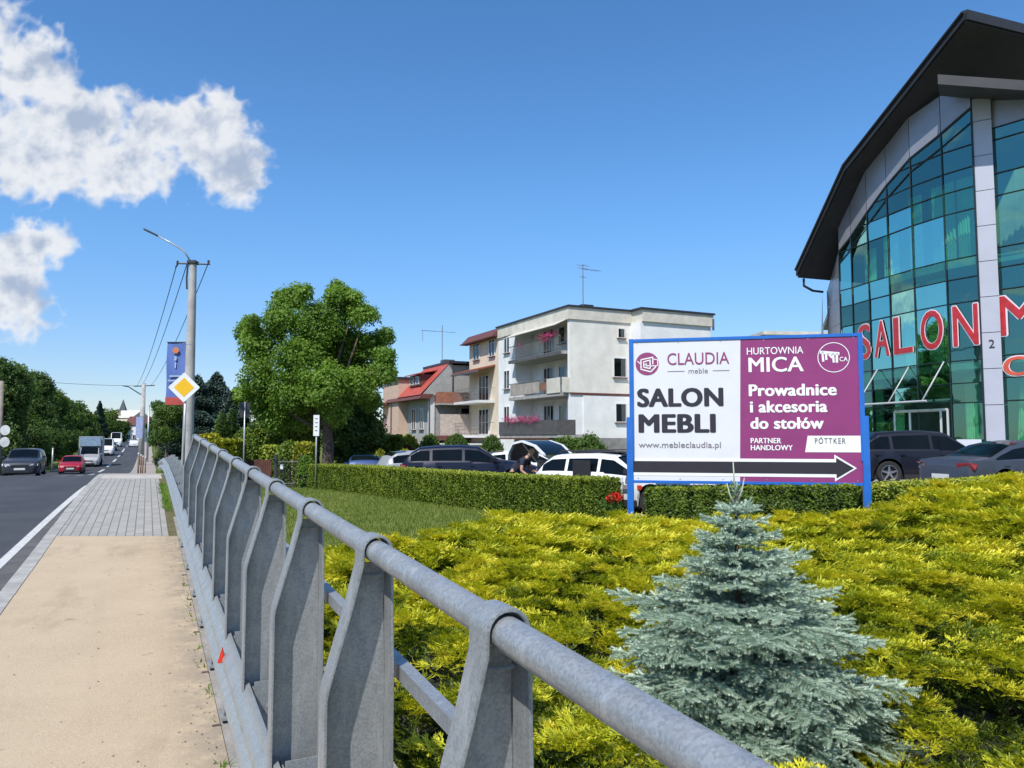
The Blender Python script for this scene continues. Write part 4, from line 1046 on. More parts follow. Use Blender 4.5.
w = MB(); w.b2(-2.2, -.9, 9.1, 12.5, hl(4.7), hl(4.9)); w.b2(-2.35, -.9, 9.0, 12.6, hl(1.25), hl(1.4)); w.build('balcony_slab', M_brown, hs_)
p_ = MB()
for q in range(15): p_.tube([(-2.2, 9.1+q*.24, hl(4.9)), (-2.2, 9.1+q*.24, hl(5.8))], .02, 4)
p_.tube([(-2.2, 9.1, hl(5.8)), (-2.2, 12.5, hl(5.8))], .03, 4); p_.build('balcony_railing', M_rail, hs_)
MB().tube([(-1.0, 8.2, hl(4.9)), (-1.0, 8.2, 0)], .05, 6).build('downpipe', M_darkp, hs_)
MB().tube([(-.16, -.14, hl(4.9)), (-.16, -.14, 0)], .05, 6).build('downpipe', M_darkp, hs_)
w = MB(); w.b2(.4, 8, -1.3, -1.2, hl(4.5), hl(5.45)); w.b2(.4, .5, -1.2, 0, hl(4.5), hl(5.45)); w.build('balcony_front', mat('terracotta_panel', (.30, .12, .075), .8), hs_)
MB().b2(.4, 8, -1.3, 0, hl(4.36), hl(4.5)).build('balcony_slab', M_cst, hs_)
w = MB(); w.b2(.3, 4.6, -1.7, -1.6, hl(1.75), hl(3.55)); w.build('terrace_parapet', M_tan, hs_)
MB().b2(4.62, 8, -1.7, -1.6, hl(1.75), hl(3.6)).build('terrace_screen', mat('dark_red_screen', (.28, .03, .03), .8), hs_)
MB().b2(.0, 8, -1.9, -.0, hl(1.35), hl(1.75)).build('terrace_slab', M_brown, hs_)
MB().b2(.6, 8, -.02, -.001, hl(-1), hl(1.3)).build('recess_shade_panel', M_darkp, hs_)  # recess shade below the terrace, put in as a dark sheet
window(hs_, 4.7, -.01, hl(5.9), 1.4, 1.5, 'y', 2, False); window(hs_, 6.6, -.01, hl(5.9), 1.4, 1.5, 'y', 2, False); window(hs_, 3.2, -.01, hl(3.6), .9, .6, 'y', 1, False)
MB().b2(2.6, 3.6, 3.5, 4.6, hl(8.2), hl(8.75)).build('chimney', M_darkp, hs_)
ae = MB(); ae.tube([(2.4, 3.6, hl(8.2)), (2.4, 3.6, hl(11.9))], .035, 5); ae.tube([(.4, 3.6, hl(11.3)), (3.7, 3.6, hl(11.3))], .02, 4)
for q in range(4): ae.tube([(.4+q*.4, 3.3, hl(11.3)), (.4+q*.4, 3.9, hl(11.3))], .015, 4)
ae.tube([(.5, 3.6, hl(11.3)), (.5, 3.6, hl(10.3))], .02, 4); ae.build('aerial', M_rail, hs_)

# ------------------------------------------------------------------ far buildings
def simple_block(label, cx, cy, z0, w_, d_, h_, rz, wm, rm, nwx, nfl, parapet=.3, name='far_building', gable=None):
    o = empty(name, (cx, cy, z0), rz, label, 'building')
    MB().b2(-w_/2, w_/2, -d_/2, d_/2, -1, h_).build('wall', wm, o)
    if gable: 
        mb = MB(); mb.prism([(-w_/2-.4, -d_/2-.4, h_), (-w_/2-.4, d_/2+.4, h_), (-w_/2-.4, 0, h_+gable)], (w_+.8, 0, 0)); mb.build('roof', rm, o)
    else: MB().b2(-w_/2-.2, w_/2+.2, -d_/2-.2, d_/2+.2, h_, h_+parapet).build('roof', rm, o)
    for f_ in range(nfl):
        for q in range(nwx): window(o, -w_/2+w_*(q+.5)/nwx, -d_/2-.01, 1+f_*2.9, 1.2, 1.4, 'y', 2, False)
    return o
simple_block('distant cream flat-roofed block showing above the advertising board', 24.6, 70, -.6, 6.6, 8, 11.0, .1, M_cream, M_cfas, 3, 3)
for (px, py, Y, ww, hh, rm, wm, lb, rz) in ((121, 423, 330, 9, 5.5, M_redt, M_cream, 'far house with red gable roof at the end of the road', .2), (131, 424, 300, 9, 6.5, M_cfas, M_beige, 'far beige house below the tall pole at the end of the road', -.3),
                               (140, 430, 260, 6, 4.5, M_brown, M_white, 'small far white house beside the distant pole', .1), (95, 428, 240, 10, 4, M_redt, M_beige, 'far low house among the trees left of the road', .4)):
    p = at(px, py, Y); zb = gz(p.x, p.y)
    simple_block(lb, p.x, p.y, zb, ww, 9, max(3.5, p.z-zb+hh*.35), rz, wm, rm, 3, 1, gable=3.0)
ch = at(122.5, 425, 420); zc = gz(ch.x, ch.y)
t_ = empty('church', (ch.x, ch.y, zc), .2, 'slim dark church spire on the horizon above the far red roof', 'church')
MB().b2(-2.2, 2.2, -2.2, 2.2, 0, 14).build('tower', M_cream, t_)
MB().add([(-2.4, -2.4, 14), (2.4, -2.4, 14), (2.4, 2.4, 14), (-2.4, 2.4, 14), (0, 0, 23)], [(0, 1, 4), (1, 2, 4), (2, 3, 4), (3, 0, 4), (0, 3, 2, 1)]).build('spire', mat('spire_slate', (.06, .075, .09), .7), t_)
# ------------------------------------------------------------------ vegetation
M_trunk = mat('bark', (.10, .075, .055), .95, var=.25, vscale=6, bump=.8, bscale=20)
def green(name, a, b, c, tr=.3): return foliage_mat(name, [(0, a), (.5, b), (1, c)], tr)
M_leafA = green('leaf_bright', (.085, .16, .022), (.17, .29, .04), (.28, .41, .07), .5)
M_leafB = green('leaf_dark', (.032, .07, .014), (.07, .13, .026), (.14, .20, .042), .35)
M_leafC = green('leaf_mid', (.045, .09, .016), (.095, .17, .030), (.18, .25, .05), .4)
M_conif = green('conifer_blue', (.012, .032, .020), (.030, .062, .042), (.07, .11, .085), .1)
M_thuja = foliage_mat('thuja_hedge', [(0, (.035, .065, .008)), (.4, (.10, .16, .016)), (.7, (.21, .28, .026)), (1, (.38, .40, .05))], .2)
M_yel = foliage_mat('golden_shrub', [(0, (.09, .13, .012)), (.5, (.28, .30, .02)), (1, (.46, .42, .03))], .25)
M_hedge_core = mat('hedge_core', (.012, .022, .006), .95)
_tpl = {}
def tpl(key, n, spread, size):
    if key not in _tpl: _tpl[key] = leaf_cluster(n, spread, size, np.random.default_rng(hash(key) % 1000 if False else len(key)+n))
    return _tpl[key]

def crown_points(blobs, n, rng, inner=.35):
    """blobs: (x,y,z,rx,ry,rz); clumpy points mostly in the outer shell, thinned where inside other blobs"""
    B = np.array(blobs, float); vol = (B[:, 3]*B[:, 4]*B[:, 5])**(2/3); k = rng.choice(len(B), n, p=vol/vol.sum())
    d = rand_dirs(n, rng); r = np.where(rng.uniform(size=n) < inner, rng.uniform(.2, .8, n), rng.uniform(.70, 1.10, n))
    bump = 1 + .30*vnoise(d*2.2 + k[:, None]*3.1, 1.3, 5) + .20*vnoise(d*7 + k[:, None], 1.2, 8)
    P = B[k, :3] + d*B[k, 3:6]*(r*bump)[:, None]
    return P, d, k
def tree(name, label, cat, x, y, H, blobs, n, leaf, m, trunk_r=.18, group=None, seed=1, rz=0, limbs=5, cl=7, spread=.22, zb=None, trunk_h=None, trunk_m=None):
    rng = np.random.default_rng(seed); zb = gz(x, y) if zb is None else zb
    o = empty(name, (x, y, zb), 0, label, cat, group)
    P, d, k = crown_points(blobs, n, rng)
    keep = vnoise(P, 2.0/max(.6, spread*3), seed+3) + .5*vnoise(P, 5, seed+4) > -.45           # gaps between the leaf masses
    P, d, k = P[keep], d[keep], k[keep]
    T, TF, tt = tpl(('lc', cl, round(spread, 2), round(leaf, 3)).__repr__(), cl, spread, leaf)
    ti = .5 + .22*vnoise(P, 1.1, seed) + rng.normal(size=len(P))*.09 + rng.uniform(-.12, .12, len(blobs))[k]
    V, F, tn = scatter(T, TF, P, rand_dirs(len(P), rng), d + np.array([0, 0, .6]), rng.uniform(.7, 1.3, len(P)), tt, ti)
    np_obj('crown', V, F, m, o, np.clip(tn, 0, 1))
    mb = MB(); B = np.array(blobs); top = np.array([B[:, 0].mean(), B[:, 1].mean(), H*.62]) if trunk_h is None else np.array([0, 0, trunk_h])
    mb.tube([(0, 0, -.3), (0, 0, .1), (.02*H*.3, 0, H*.18), tuple(top*.6 + np.array([0, 0, H*.05])), tuple(top)], [trunk_r*1.3, trunk_r, trunk_r*.85, trunk_r*.6, trunk_r*.25], 9)
    mb.build('trunk', trunk_m or M_trunk, o, True)
    order = rng.permutation(len(blobs))[:limbs]
    for j in order:
        b = B[j]; s = top*rng.uniform(.35, .75); e = b[:3]*.92; md = (s+e)/2 + np.array([0, 0, .12*H*rng.uniform(-.3, .6)])
        MB().tube([tuple(s), tuple(md), tuple(e)], [trunk_r*.42, trunk_r*.28, trunk_r*.08], 6).build('limb', trunk_m or M_trunk, o, True)
    return o
def rnd_blobs(rng, n, W_, z0, z1, r, D_=None):
    D_ = D_ or W_; out = []
    for i in range(n):
        t = rng.uniform(); z = z0+(z1-z0)*t; w = W_/2*math.sqrt(max(.08, 1-(2*t-1)**2*.85)); a = rng.uniform(0, 2*PI); q = math.sqrt(rng.uniform(.1, 1))
        rr = r*rng.uniform(.75, 1.25); out.append((w*q*math.cos(a), D_/W_*w*q*math.sin(a), z, rr, rr, rr*rng.uniform(.7, .95)))
    return out
def conifer(name, label, x, y, H, W_, n, m, seed, group=None, leaf=.16, shape=1.0, cat='tree', zb=None, cl=7, spread=.16, round_=False):
    rng = np.random.default_rng(seed); zb = gz(x, y) if zb is None else zb; o = empty(name, (x, y, zb), 0, label, cat, group)
    t = rng.beta(1, 1.7, n); a = rng.uniform(0, 2*PI, n)
    if round_: rad = W_/2*np.sqrt(np.clip(1-(2*t*.98-.75)**2/1.6, .02, 1))
    else: rad = W_/2*(1-t)**shape
    lay = 1 + (.22*np.sin(t*H*5.2 + a*1.0) + .38*vnoise(np.stack([np.cos(a)*2, np.sin(a)*2, t*H*1.5], 1), 1.4, seed))*(0 if round_ else 1)
    r_ = rad*lay*np.where(rng.uniform(size=n) < .2, rng.uniform(.3, .8, n), rng.uniform(.8, 1.05, n))
    P = np.stack([r_*np.cos(a), r_*np.sin(a), .12+t*(H-.12) - (0 if round_ else .12)*r_], 1); out = np.stack([np.cos(a), np.sin(a), -.25*np.ones(n)], 1)
    T, TF, tt = tpl(('cf', cl, round(spread, 2), round(leaf, 3)).__repr__(), cl, spread, leaf)
    ti = .45+.2*vnoise(P, 1.4, seed)+rng.normal(size=n)*.12
    V, F, tn = scatter(T, TF, P, out + .4*rand_dirs(n, rng), np.tile([0, 0, 1.0], (n, 1)), rng.uniform(.7, 1.3, n), tt, ti)
    np_obj('crown', V, F, m, o, np.clip(tn, 0, 1))
    MB().tube([(0, 0, -.3), (0, 0, H*.5), (0, 0, H*.95)], [W_*.05, W_*.03, .01], 7).build('trunk', M_trunk, o, True)
    return o

# juniper carpet ------------------------------------------------------------
poly = np.array([(2.2, -2.0), (1.16, 0.2), (.59, 1.4), (-.4, 3.5), (-1.58, 6.0), (-2.2, 8.8), (-2.85, 11.2), (-2.5, 12.0), (-1.6, 11.0), (-.85, 13.2), (-.1, 15.0), (1.5, 15.0), (2.6, 15.3), (4.7, 14.75), (6.6, 14.35), (7.4, 14.9), (8.2, 16.3), (12.5, 17.2), (18, 17.6), (20, 8), (14, -2)])
SPX, SPY = 1.27, 4.4
def inside(P, poly):
    x, y = P[:, 0], P[:, 1]; c = np.zeros(len(P), bool); j = len(poly)-1
    for i in range(len(poly)):
        xi, yi = poly[i]; xj, yj = poly[j]; cond = ((yi > y) != (yj > y)) & (x < (xj-xi)*(y-yi)/(yj-yi+1e-12)+xi); c ^= cond; j = i
    return c
def edge_dist(P, poly):
    d = np.full(len(P), 1e9)
    for i in range(len(poly)):
        a = poly[i-1]; b = poly[i]; ab = b-a; t = np.clip(((P-a)@ab)/(ab@ab), 0, 1); d = np.minimum(d, np.linalg.norm(P-(a+t[:, None]*ab), axis=1))
    return d
def canopy_z(X, Y):
    g = ground_z(X, Y); p = np.stack([X, Y], 1)
    h = .47 + (np.interp(X, [0, 1.5, 3, 5, 6.4, 8, 13], [.47, .38, .20, .20, .42, .58, .72])-.47)*sst(6, 11.5, Y) + .10*vnoise(p, .9, 21) + .09*vnoise(p, 2.8, 22) - .10*sst(4, 1, Y)
    h = h*(.12+.88*sst(.5, 1.25, np.hypot(X-SPX, (Y-SPY)*np.where(Y < SPY, .8, 1))))
    return g + h*np.clip(edge_dist(p, poly)/.45, .15, 1)**.6
M_jun = foliage_mat('golden_juniper', [(0, (.018, .034, .006)), (.22, (.055, .085, .012)), (.36, (.12, .18, .016)), (.56, (.36, .40, .022)), (.80, (.66, .64, .035)), (1, (.74, .66, .06))], .22, .5)
def spray_template(rng, ntw=9, L=.11, W0=.0075):
    V = []; F = []; tn = []
    def tw(p, d, l, w, t0, t1):
        o = len(V); sd_ = np.cross(d, [0, 0, 1.0]); sd_ /= (np.linalg.norm(sd_)+1e-9); up = np.cross(sd_, d)*rng.uniform(-.6, .6); sd_ = sd_+up
        V.extend([p-sd_*w*.5, p+sd_*w*.5, p+d*l]); F.append((o, o+1, o+2)); tn.extend([t0, t0, t1])
    for i in range(ntw):
        s = i/(ntw-1)-.5; x0 = L*rng.uniform(0, .5); ang = s*2.1+rng.normal()*.15; d = np.array([math.cos(ang), math.sin(ang), rng.uniform(.0, .5)]); d /= np.linalg.norm(d)
        l = L*rng.uniform(.5, .95)*(1.15-abs(s)); p0 = np.array([x0, s*.03, 0]); tw(p0, d, l, W0, -.16, .14)
        for q in range(3):
            dd = d+np.array([rng.normal()*.3, rng.choice([-1, 1])*.55, rng.uniform(-.1, .6)]); dd /= np.linalg.norm(dd); tw(p0+d*l*rng.uniform(.25, .7), dd, l*.42, W0*.85, -.06, .16)
    return np.array(V), np.array(F), np.array(tn)
def juniper():
    rng = np.random.default_rng(5)
    N = 10500; P = np.stack([rng.uniform(-3.5, 19, N), rng.uniform(-1, 17.6, N)], 1)
    # keep what can be seen near the path; thin out far right
    ok = inside(P, poly) & (P[:, 0] < .72*np.maximum(P[:, 1], 0)+1.6); P = P[ok]
    dist = np.hypot(P[:, 0], P[:, 1]); ok = rng.uniform(size=len(P)) < np.interp(dist, [0, 6, 18], [1, 1, .9]); P = P[ok]; n = len(P)
    dist = np.hypot(P[:, 0], P[:, 1]); zc = canopy_z(P[:, 0], P[:, 1])
    az = -PI/2 + .9*vnoise(P, .7, 31) + rng.normal(size=n)*.55           # branches lean outwards and towards the lower side
    Lb = rng.uniform(.22, .46, n); allP = []; allF = []; allU = []; allS = []; allT = []
    hgt = rng.normal(size=n)*.080; ptone = rng.normal(size=n)*.13 + .10*vnoise(P, 1.0, 77)
    for s in np.linspace(-.35, 1, 13):
        for side in (-1, 0, 1):
            cnt = 1 if side == 0 else 1
            w = .075*(1.15-max(0, s))*(1 if s > -.2 else .6)
            x = s*Lb + rng.normal(size=n)*.015; yv = side*w*rng.uniform(.6, 1.4, n)
            px_ = P[:, 0]+x*np.cos(az)-yv*np.sin(az); py_ = P[:, 1]+x*np.sin(az)+yv*np.cos(az)
            z = zc + hgt + .15*x - .38*x*np.abs(x) - .25*np.abs(yv) + rng.normal(size=n)*.012
            a2 = az + side*.75 + rng.normal(size=n)*.25
            f = np.stack([np.cos(a2), np.sin(a2), rng.uniform(-.05, .45, n)], 1)
            allP.append(np.stack([px_, py_, z], 1)); allF.append(f); allU.append(np.tile([0, 0, 1.0], (n, 1))+.35*rng.normal(size=(n, 3))); allS.append(rng.uniform(.75, 1.35, n)*np.interp(dist, [3, 16], [.9, 1.45]))
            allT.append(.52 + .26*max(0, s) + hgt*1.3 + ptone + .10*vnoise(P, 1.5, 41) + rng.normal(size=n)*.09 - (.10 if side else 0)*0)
    P_ = np.concatenate(allP); F_ = np.concatenate(allF); U_ = np.concatenate(allU); S_ = np.concatenate(allS); T_ = np.concatenate(allT)
    far = np.hypot(P_[:, 0], P_[:, 1]) > 8.5; out = []
    tn_ = [spray_template(np.random.default_rng(60+i), 11, .062, .0066) for i in range(3)]; tf = [spray_template(np.random.default_rng(80+i), 7, .080, .0105) for i in range(2)]
    pick = rng.integers(0, 6, len(P_)); off = 0; VV = []; FF = []; TT = []
    for i in range(3):
        s_ = (~far) & (pick % 3 == i); V, F, t = scatter(tn_[i][0], tn_[i][1], P_[s_], F_[s_], U_[s_], S_[s_], tn_[i][2], T_[s_]); VV.append(V); FF.append(F+off); TT.append(t); off += len(V)
    for i in range(2):
        s_ = far & (pick % 2 == i); V, F, t = scatter(tf[i][0], tf[i][1], P_[s_], F_[s_], U_[s_], S_[s_]*1.15, tf[i][2], T_[s_]); VV.append(V); FF.append(F+off); TT.append(t); off += len(V)
    # lower, greener layer filling under the pads
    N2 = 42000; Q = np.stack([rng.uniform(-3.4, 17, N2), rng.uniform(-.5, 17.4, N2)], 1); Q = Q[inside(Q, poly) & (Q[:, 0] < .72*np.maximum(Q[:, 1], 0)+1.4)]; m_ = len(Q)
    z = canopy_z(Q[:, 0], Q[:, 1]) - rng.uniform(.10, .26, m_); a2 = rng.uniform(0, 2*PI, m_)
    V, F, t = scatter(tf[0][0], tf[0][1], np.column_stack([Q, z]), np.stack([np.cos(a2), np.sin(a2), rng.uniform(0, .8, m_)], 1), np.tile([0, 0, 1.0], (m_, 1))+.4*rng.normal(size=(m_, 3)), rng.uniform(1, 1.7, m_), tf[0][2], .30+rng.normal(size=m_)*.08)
    VV.append(V); FF.append(F+off); TT.append(t); off += len(V)
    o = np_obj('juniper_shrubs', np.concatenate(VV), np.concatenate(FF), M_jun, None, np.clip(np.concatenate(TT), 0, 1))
    tag(o, 'golden yellow spreading juniper carpet covering the slope between the railing and the billboard', 'shrubs', kind='stuff')
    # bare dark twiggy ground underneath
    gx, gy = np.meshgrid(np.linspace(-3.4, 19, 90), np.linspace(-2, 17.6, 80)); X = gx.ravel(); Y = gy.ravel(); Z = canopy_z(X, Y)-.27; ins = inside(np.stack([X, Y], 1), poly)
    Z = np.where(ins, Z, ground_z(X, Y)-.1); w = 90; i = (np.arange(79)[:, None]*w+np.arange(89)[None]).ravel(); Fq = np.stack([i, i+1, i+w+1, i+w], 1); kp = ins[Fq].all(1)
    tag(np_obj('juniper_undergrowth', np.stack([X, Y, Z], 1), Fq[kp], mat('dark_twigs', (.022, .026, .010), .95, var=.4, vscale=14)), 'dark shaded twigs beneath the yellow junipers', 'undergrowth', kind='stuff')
juniper()

# blue spruce ---------------------------------------------------------------
M_spr = foliage_mat('blue_spruce_needles', [(0, (.07, .12, .08)), (.35, (.30, .41, .31)), (.7, (.58, .69, .56)), (1, (.74, .80, .66))], .08, .5)
def needle_twig(rng, L=.075, n=46):
    V = []; F = []; tn = []
    for i in range(n):
        s = i/n; a = i*2.399; p = np.array([L*(s*.94), 0, 0]); rad = np.array([0, math.cos(a), math.sin(a)]); l = .020*(1.1-.35*s); d = rad*.85+np.array([.55+.5*s, 0, 0]); d /= np.linalg.norm(d)
        sd_ = np.cross(d, [1, .2, .1]); sd_ /= np.linalg.norm(sd_); w = .0026; o = len(V); V += [p-sd_*w, p+sd_*w, p+d*l]; F.append((o, o+1, o+2)); tn += [-.12, -.12, .10]
    for k_ in range(3):
        o = len(V); a = k_*2.1; r0 = .004; V += [[0, r0*math.cos(a), r0*math.sin(a)], [0, r0*math.cos(a+2.1), r0*math.sin(a+2.1)], [L, 0, 0]]; F.append((o, o+1, o+2)); tn += [-.3, -.3, -.1]
    return np.array(V), np.array(F), np.array(tn)
def blue_spruce(x, y, H, Rmax, label):
    rng = np.random.default_rng(17); zb = gz(x, y); o = empty('blue_spruce', (x, y, zb), 0, label, 'tree')
    P = []; D = []; U = []; S = []; T = []; wood = MB()
    nl = 17
    for li in range(nl):
        t = li/(nl-1); z0 = .04+(H-.20)*t**.95; rad = Rmax*float(np.interp(t, [0, .3, .55, .70, .85, 1], [1, .96, .78, .48, .30, .12]))*(1+.08*math.sin(li*2.3))
        nb = int(11-2.5*t)+ (2 if li < 6 else 0)
        for b_ in range(nb):
            a = 2*PI*(b_+rng.uniform(-.3, .3))/nb + li*.9; L = rad*rng.uniform(.78, 1.12); el = (-.10+.55*t) + rng.normal()*.08
            # branch curve: down then upturned tip
            pts = []
            for s in np.linspace(0, 1, 9):
                r_ = L*s; z = z0 + math.sin(el)*L*s - .16*L*s*s + .06*L*s**4; pts.append(np.array([r_*math.cos(a), r_*math.sin(a), z]))
            wood.tube([tuple(q) for q in pts[::4]], [.006, .0035, .0012], 4)
            dirb = (pts[-1]-pts[0]); dirb /= np.linalg.norm(dirb); side = np.cross([0, 0, 1.0], dirb); side /= np.linalg.norm(side)
            ns = max(3, int(L/.044))
            for q in range(ns):
                s = .10+.90*(q+rng.uniform(0, .6))/ns; p = np.array([np.interp(s, np.linspace(0, 1, 9), [w_[k_] for w_ in pts]) for k_ in range(3)])
                for sg in (-1, 1):
                    l2 = (L*.48*(1-s)**.8 + .05)*rng.uniform(.7, 1.15); d2 = dirb*.75+side*sg*.85+np.array([0, 0, -.12+rng.normal()*.1]); d2 /= np.linalg.norm(d2)
                    m_ = max(1, int(l2/.055))
                    for w_ in range(m_):
                        pp = p+d2*l2*(w_)/max(1, m_); s2 = np.cross([0, 0, 1.0], d2)
                        P.append(pp); D.append(d2+rng.normal(size=3)*.1+np.array([0, 0, .05])); T.append(.52+.22*((w_+1)/m_-.5)); S.append(rng.uniform(.75, 1.1))
                        if w_ > 0 or m_ == 1:
                            for s3 in ((-1,), (1,), (-1, 1))[int(rng.integers(0, 3))]:
                                P.append(pp); D.append(d2*.8+s2*s3*.75+np.array([0, 0, rng.uniform(-.35, .45)])); T.append(.50+rng.normal()*.1); S.append(rng.uniform(.55, .9))
                P.append(p); D.append(dirb+np.array([0, 0, .35])+rng.normal(size=3)*.15); T.append(.55); S.append(rng.uniform(.7, 1))
    for q in range(26):                                # leader and its short twigs
        z = H-.32+.32*q/26; a = q*2.4; P.append(np.array([0, 0, z])); D.append(np.array([math.cos(a)*.7, math.sin(a)*.7, .9])); T.append(.6); S.append(.75)
    P = np.array(P); D = np.array(D); T = np.array(T); S = np.array(S); n = len(P)
    tw = [needle_twig(np.random.default_rng(i), .07) for i in (1,)][0]
    T = T + rng.normal(size=n)*.08 + .10*vnoise(P, 3, 9)
    V, F, tn = scatter(tw[0], tw[1], P, D, rand_dirs(n, rng), S*1.05, tw[2], T)
    np_obj('crown', V, F, M_spr, o, np.clip(tn, 0, 1))
    wood.tube([(0, 0, -.2), (0, 0, H*.5), (0, 0, H-.05)], [.035, .02, .006], 8); wood.build('trunk', M_trunk, o, True)
    ld = MB()                                          # pale bare new leader shoots
    for (dx, h0, h1) in ((-.012, -.06, .13), (.05, -.10, .04), (-.05, -.12, .01)): ld.tube([(dx*.1, 0, H+h0), (dx*.7, 0, H+(h0+h1)/2), (dx, 0, H+h1)], [.006, .005, .003], 5)
    ld.build('leader', mat('pale_shoot', (.42, .46, .36), .8), o, True)
    print('spruce twigs', n)
blue_spruce(SPX, SPY, 1.61, .83, 'young blue-grey spruce growing among the yellow junipers in front of the billboard')

# clipped hedges ------------------------------------------------------------
def hedge(label, pts, h, thick, m=M_thuja, name='hedge', group=None, dens=900, spray=.085, tone=.45, columns=.34, flat_top=True, seed=3, htop=None, cat='hedge', front_only=False):
    """clipped hedge along pts (list of (x,y)); h height"""
    rng = np.random.default_rng(seed); c = pts[len(pts)//2]; o = empty(name, (pts[0][0], pts[0][1], gz(*pts[0])), 0, label, cat, group); O = np.array(o.location)
    core = MB(); VV = []; 
    T, TF, tt = leaf_cluster(6, spray*.9, spray, np.random.default_rng(seed+50), flat=2.0)
    Ps = []; Ds = []; off = 0
    for (ax, ay), (bx_, by_) in zip(pts, pts[1:]):
        a = np.array([ax, ay]); b = np.array([bx_, by_]); L = np.linalg.norm(b-a); d = (b-a)/L; nn = np.array([d[1], -d[0]])
        za, zb_ = gz(ax, ay), gz(bx_, by_)
        q = [(*(a+nn*thick*.36), za-.1), (*(b+nn*thick*.36), zb_-.1), (*(b-nn*thick*.36), zb_-.1), (*(a-nn*thick*.36), za-.1)]
        qq = [(p[0]-O[0], p[1]-O[1], p[2]-O[2]) for p in q]; core.add(qq+[(p[0], p[1], p[2]+h-.02) for p in qq], [(0, 1, 2, 3), (4, 7, 6, 5), (0, 4, 5, 1), (1, 5, 6, 2), (2, 6, 7, 3), (3, 7, 4, 0)])
        for face, area in (('f', L*h), ('b', L*h*.3), ('t', L*thick), ('e0', thick*h), ('e1', thick*h)):
            n = int(area*dens); u = rng.uniform(size=n); v = rng.uniform(size=n)
            s = u*L; col = np.abs(np.sin(s*PI/columns+1.3*np.sin(s*.9)))**.5
            zg = za+(zb_-za)*u
            if face in 'fb':
                sg = 1 if face == 'f' else -1; off_ = thick/2*(.78+.22*col)*(1-.08*v) + rng.normal(size=n)*.012 + .02*np.sin(v*9+s*4); P = a+d*s[:, None]+nn*(sg*off_)[:, None]; z = zg+v*h*1.0; D = np.tile([*(nn*sg), 0], (n, 1))+np.array([0, 0, 1.1])
            elif face == 't':
                w_ = (v-.5)*thick; P = a+d*s[:, None]+nn*w_[:, None]; z = zg+h-.03*(1-col)+rng.normal(size=n)*.018; D = np.tile([0, 0, 1.0], (n, 1))
            else:
                s = np.full(n, 0.0 if face == 'e0' else L); u = s/L; P = a+d*(s+(-.02 if face == 'e0' else .02))[:, None]+nn*((rng.uniform(size=n)-.5)*thick)[:, None]; z = za+(zb_-za)*u+v*h; D = np.tile([*(d*(-1 if face == 'e0' else 1)), .8], (n, 1)); col = np.full(n, .7)
            ti = tone+(col-.7)*.42+(.22 if face == 't' else 0)+ .16*np.clip((z-zg-h*.55)/h, 0, 1) +rng.normal(size=n)*.12+.12*vnoise(np.column_stack([P, z]), 1.2, seed)  # tone lower in column grooves, higher on top and upper faces
            Ps.append((np.column_stack([P, z]), D+.5*rng.normal(size=(n, 3)), ti))
    P = np.concatenate([p for p, _, _ in Ps])-O; D = np.concatenate([d_ for _, d_, _ in Ps]); ti = np.concatenate([t_ for _, _, t_ in Ps])
    V, F, tn = scatter(T, TF, P, D, rand_dirs(len(P), rng), rng.uniform(.7, 1.3, len(P)), tt, ti)
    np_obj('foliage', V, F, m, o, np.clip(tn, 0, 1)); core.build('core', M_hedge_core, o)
    return o
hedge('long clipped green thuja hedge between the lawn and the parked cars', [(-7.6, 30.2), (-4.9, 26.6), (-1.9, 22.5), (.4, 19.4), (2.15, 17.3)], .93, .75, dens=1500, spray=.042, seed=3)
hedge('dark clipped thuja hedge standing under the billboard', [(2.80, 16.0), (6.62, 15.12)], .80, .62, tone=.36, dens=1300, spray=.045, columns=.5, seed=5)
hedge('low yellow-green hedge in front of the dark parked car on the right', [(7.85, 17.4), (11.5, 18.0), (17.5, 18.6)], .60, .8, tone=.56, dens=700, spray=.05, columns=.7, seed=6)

# lawn grass tufts near the edge of the junipers ------------------------------
def lawn():
    rng = np.random.default_rng(8); N = 60000; P = np.stack([rng.uniform(-9, 3, N), rng.uniform(8, 30, N)], 1)
    b = P[:, 0]-SL*P[:, 1]; far = np.array([-(P[:, 0]+7.6)*.0]); 
    hx = np.interp(P[:, 1], [17.3, 30.2], [2.15, -7.6]); ok = (b > 1.5) & (~inside(P, poly)) & (P[:, 0] < hx-.2); P = P[ok]; n = len(P)
    T = np.array([[0, -.006, 0], [0, .006, 0], [.012, 0, .05], [0.01, -.02, 0], [0.01, -.012, 0], [.03, -.03, .045], [-.01, .015, 0], [-.004, .022, 0], [-.02, .03, .05]]); TF = np.array([(0, 1, 2), (3, 4, 5), (6, 7, 8)])
    a = rng.uniform(0, 2*PI, n); V, F, t = scatter(T, TF, np.column_stack([P, ground_z(P[:, 0], P[:, 1])]), np.stack([np.cos(a), np.sin(a), 0*a], 1), np.tile([0, 0, 1.0], (n, 1)), rng.uniform(.8, 1.8, n), np.zeros(9), .45+.25*vnoise(P, 1.0, 3)+rng.normal(size=n)*.15)
    tag(np_obj('lawn_grass', V, F, foliage_mat('grass_blades', [(0, (.12, .17, .025)), (.5, (.20, .26, .045)), (1, (.36, .35, .10))], .3), None, np.clip(t, 0, 1)), 'short mown green lawn between the railing and the long hedge', 'grass', kind='stuff')
lawn()
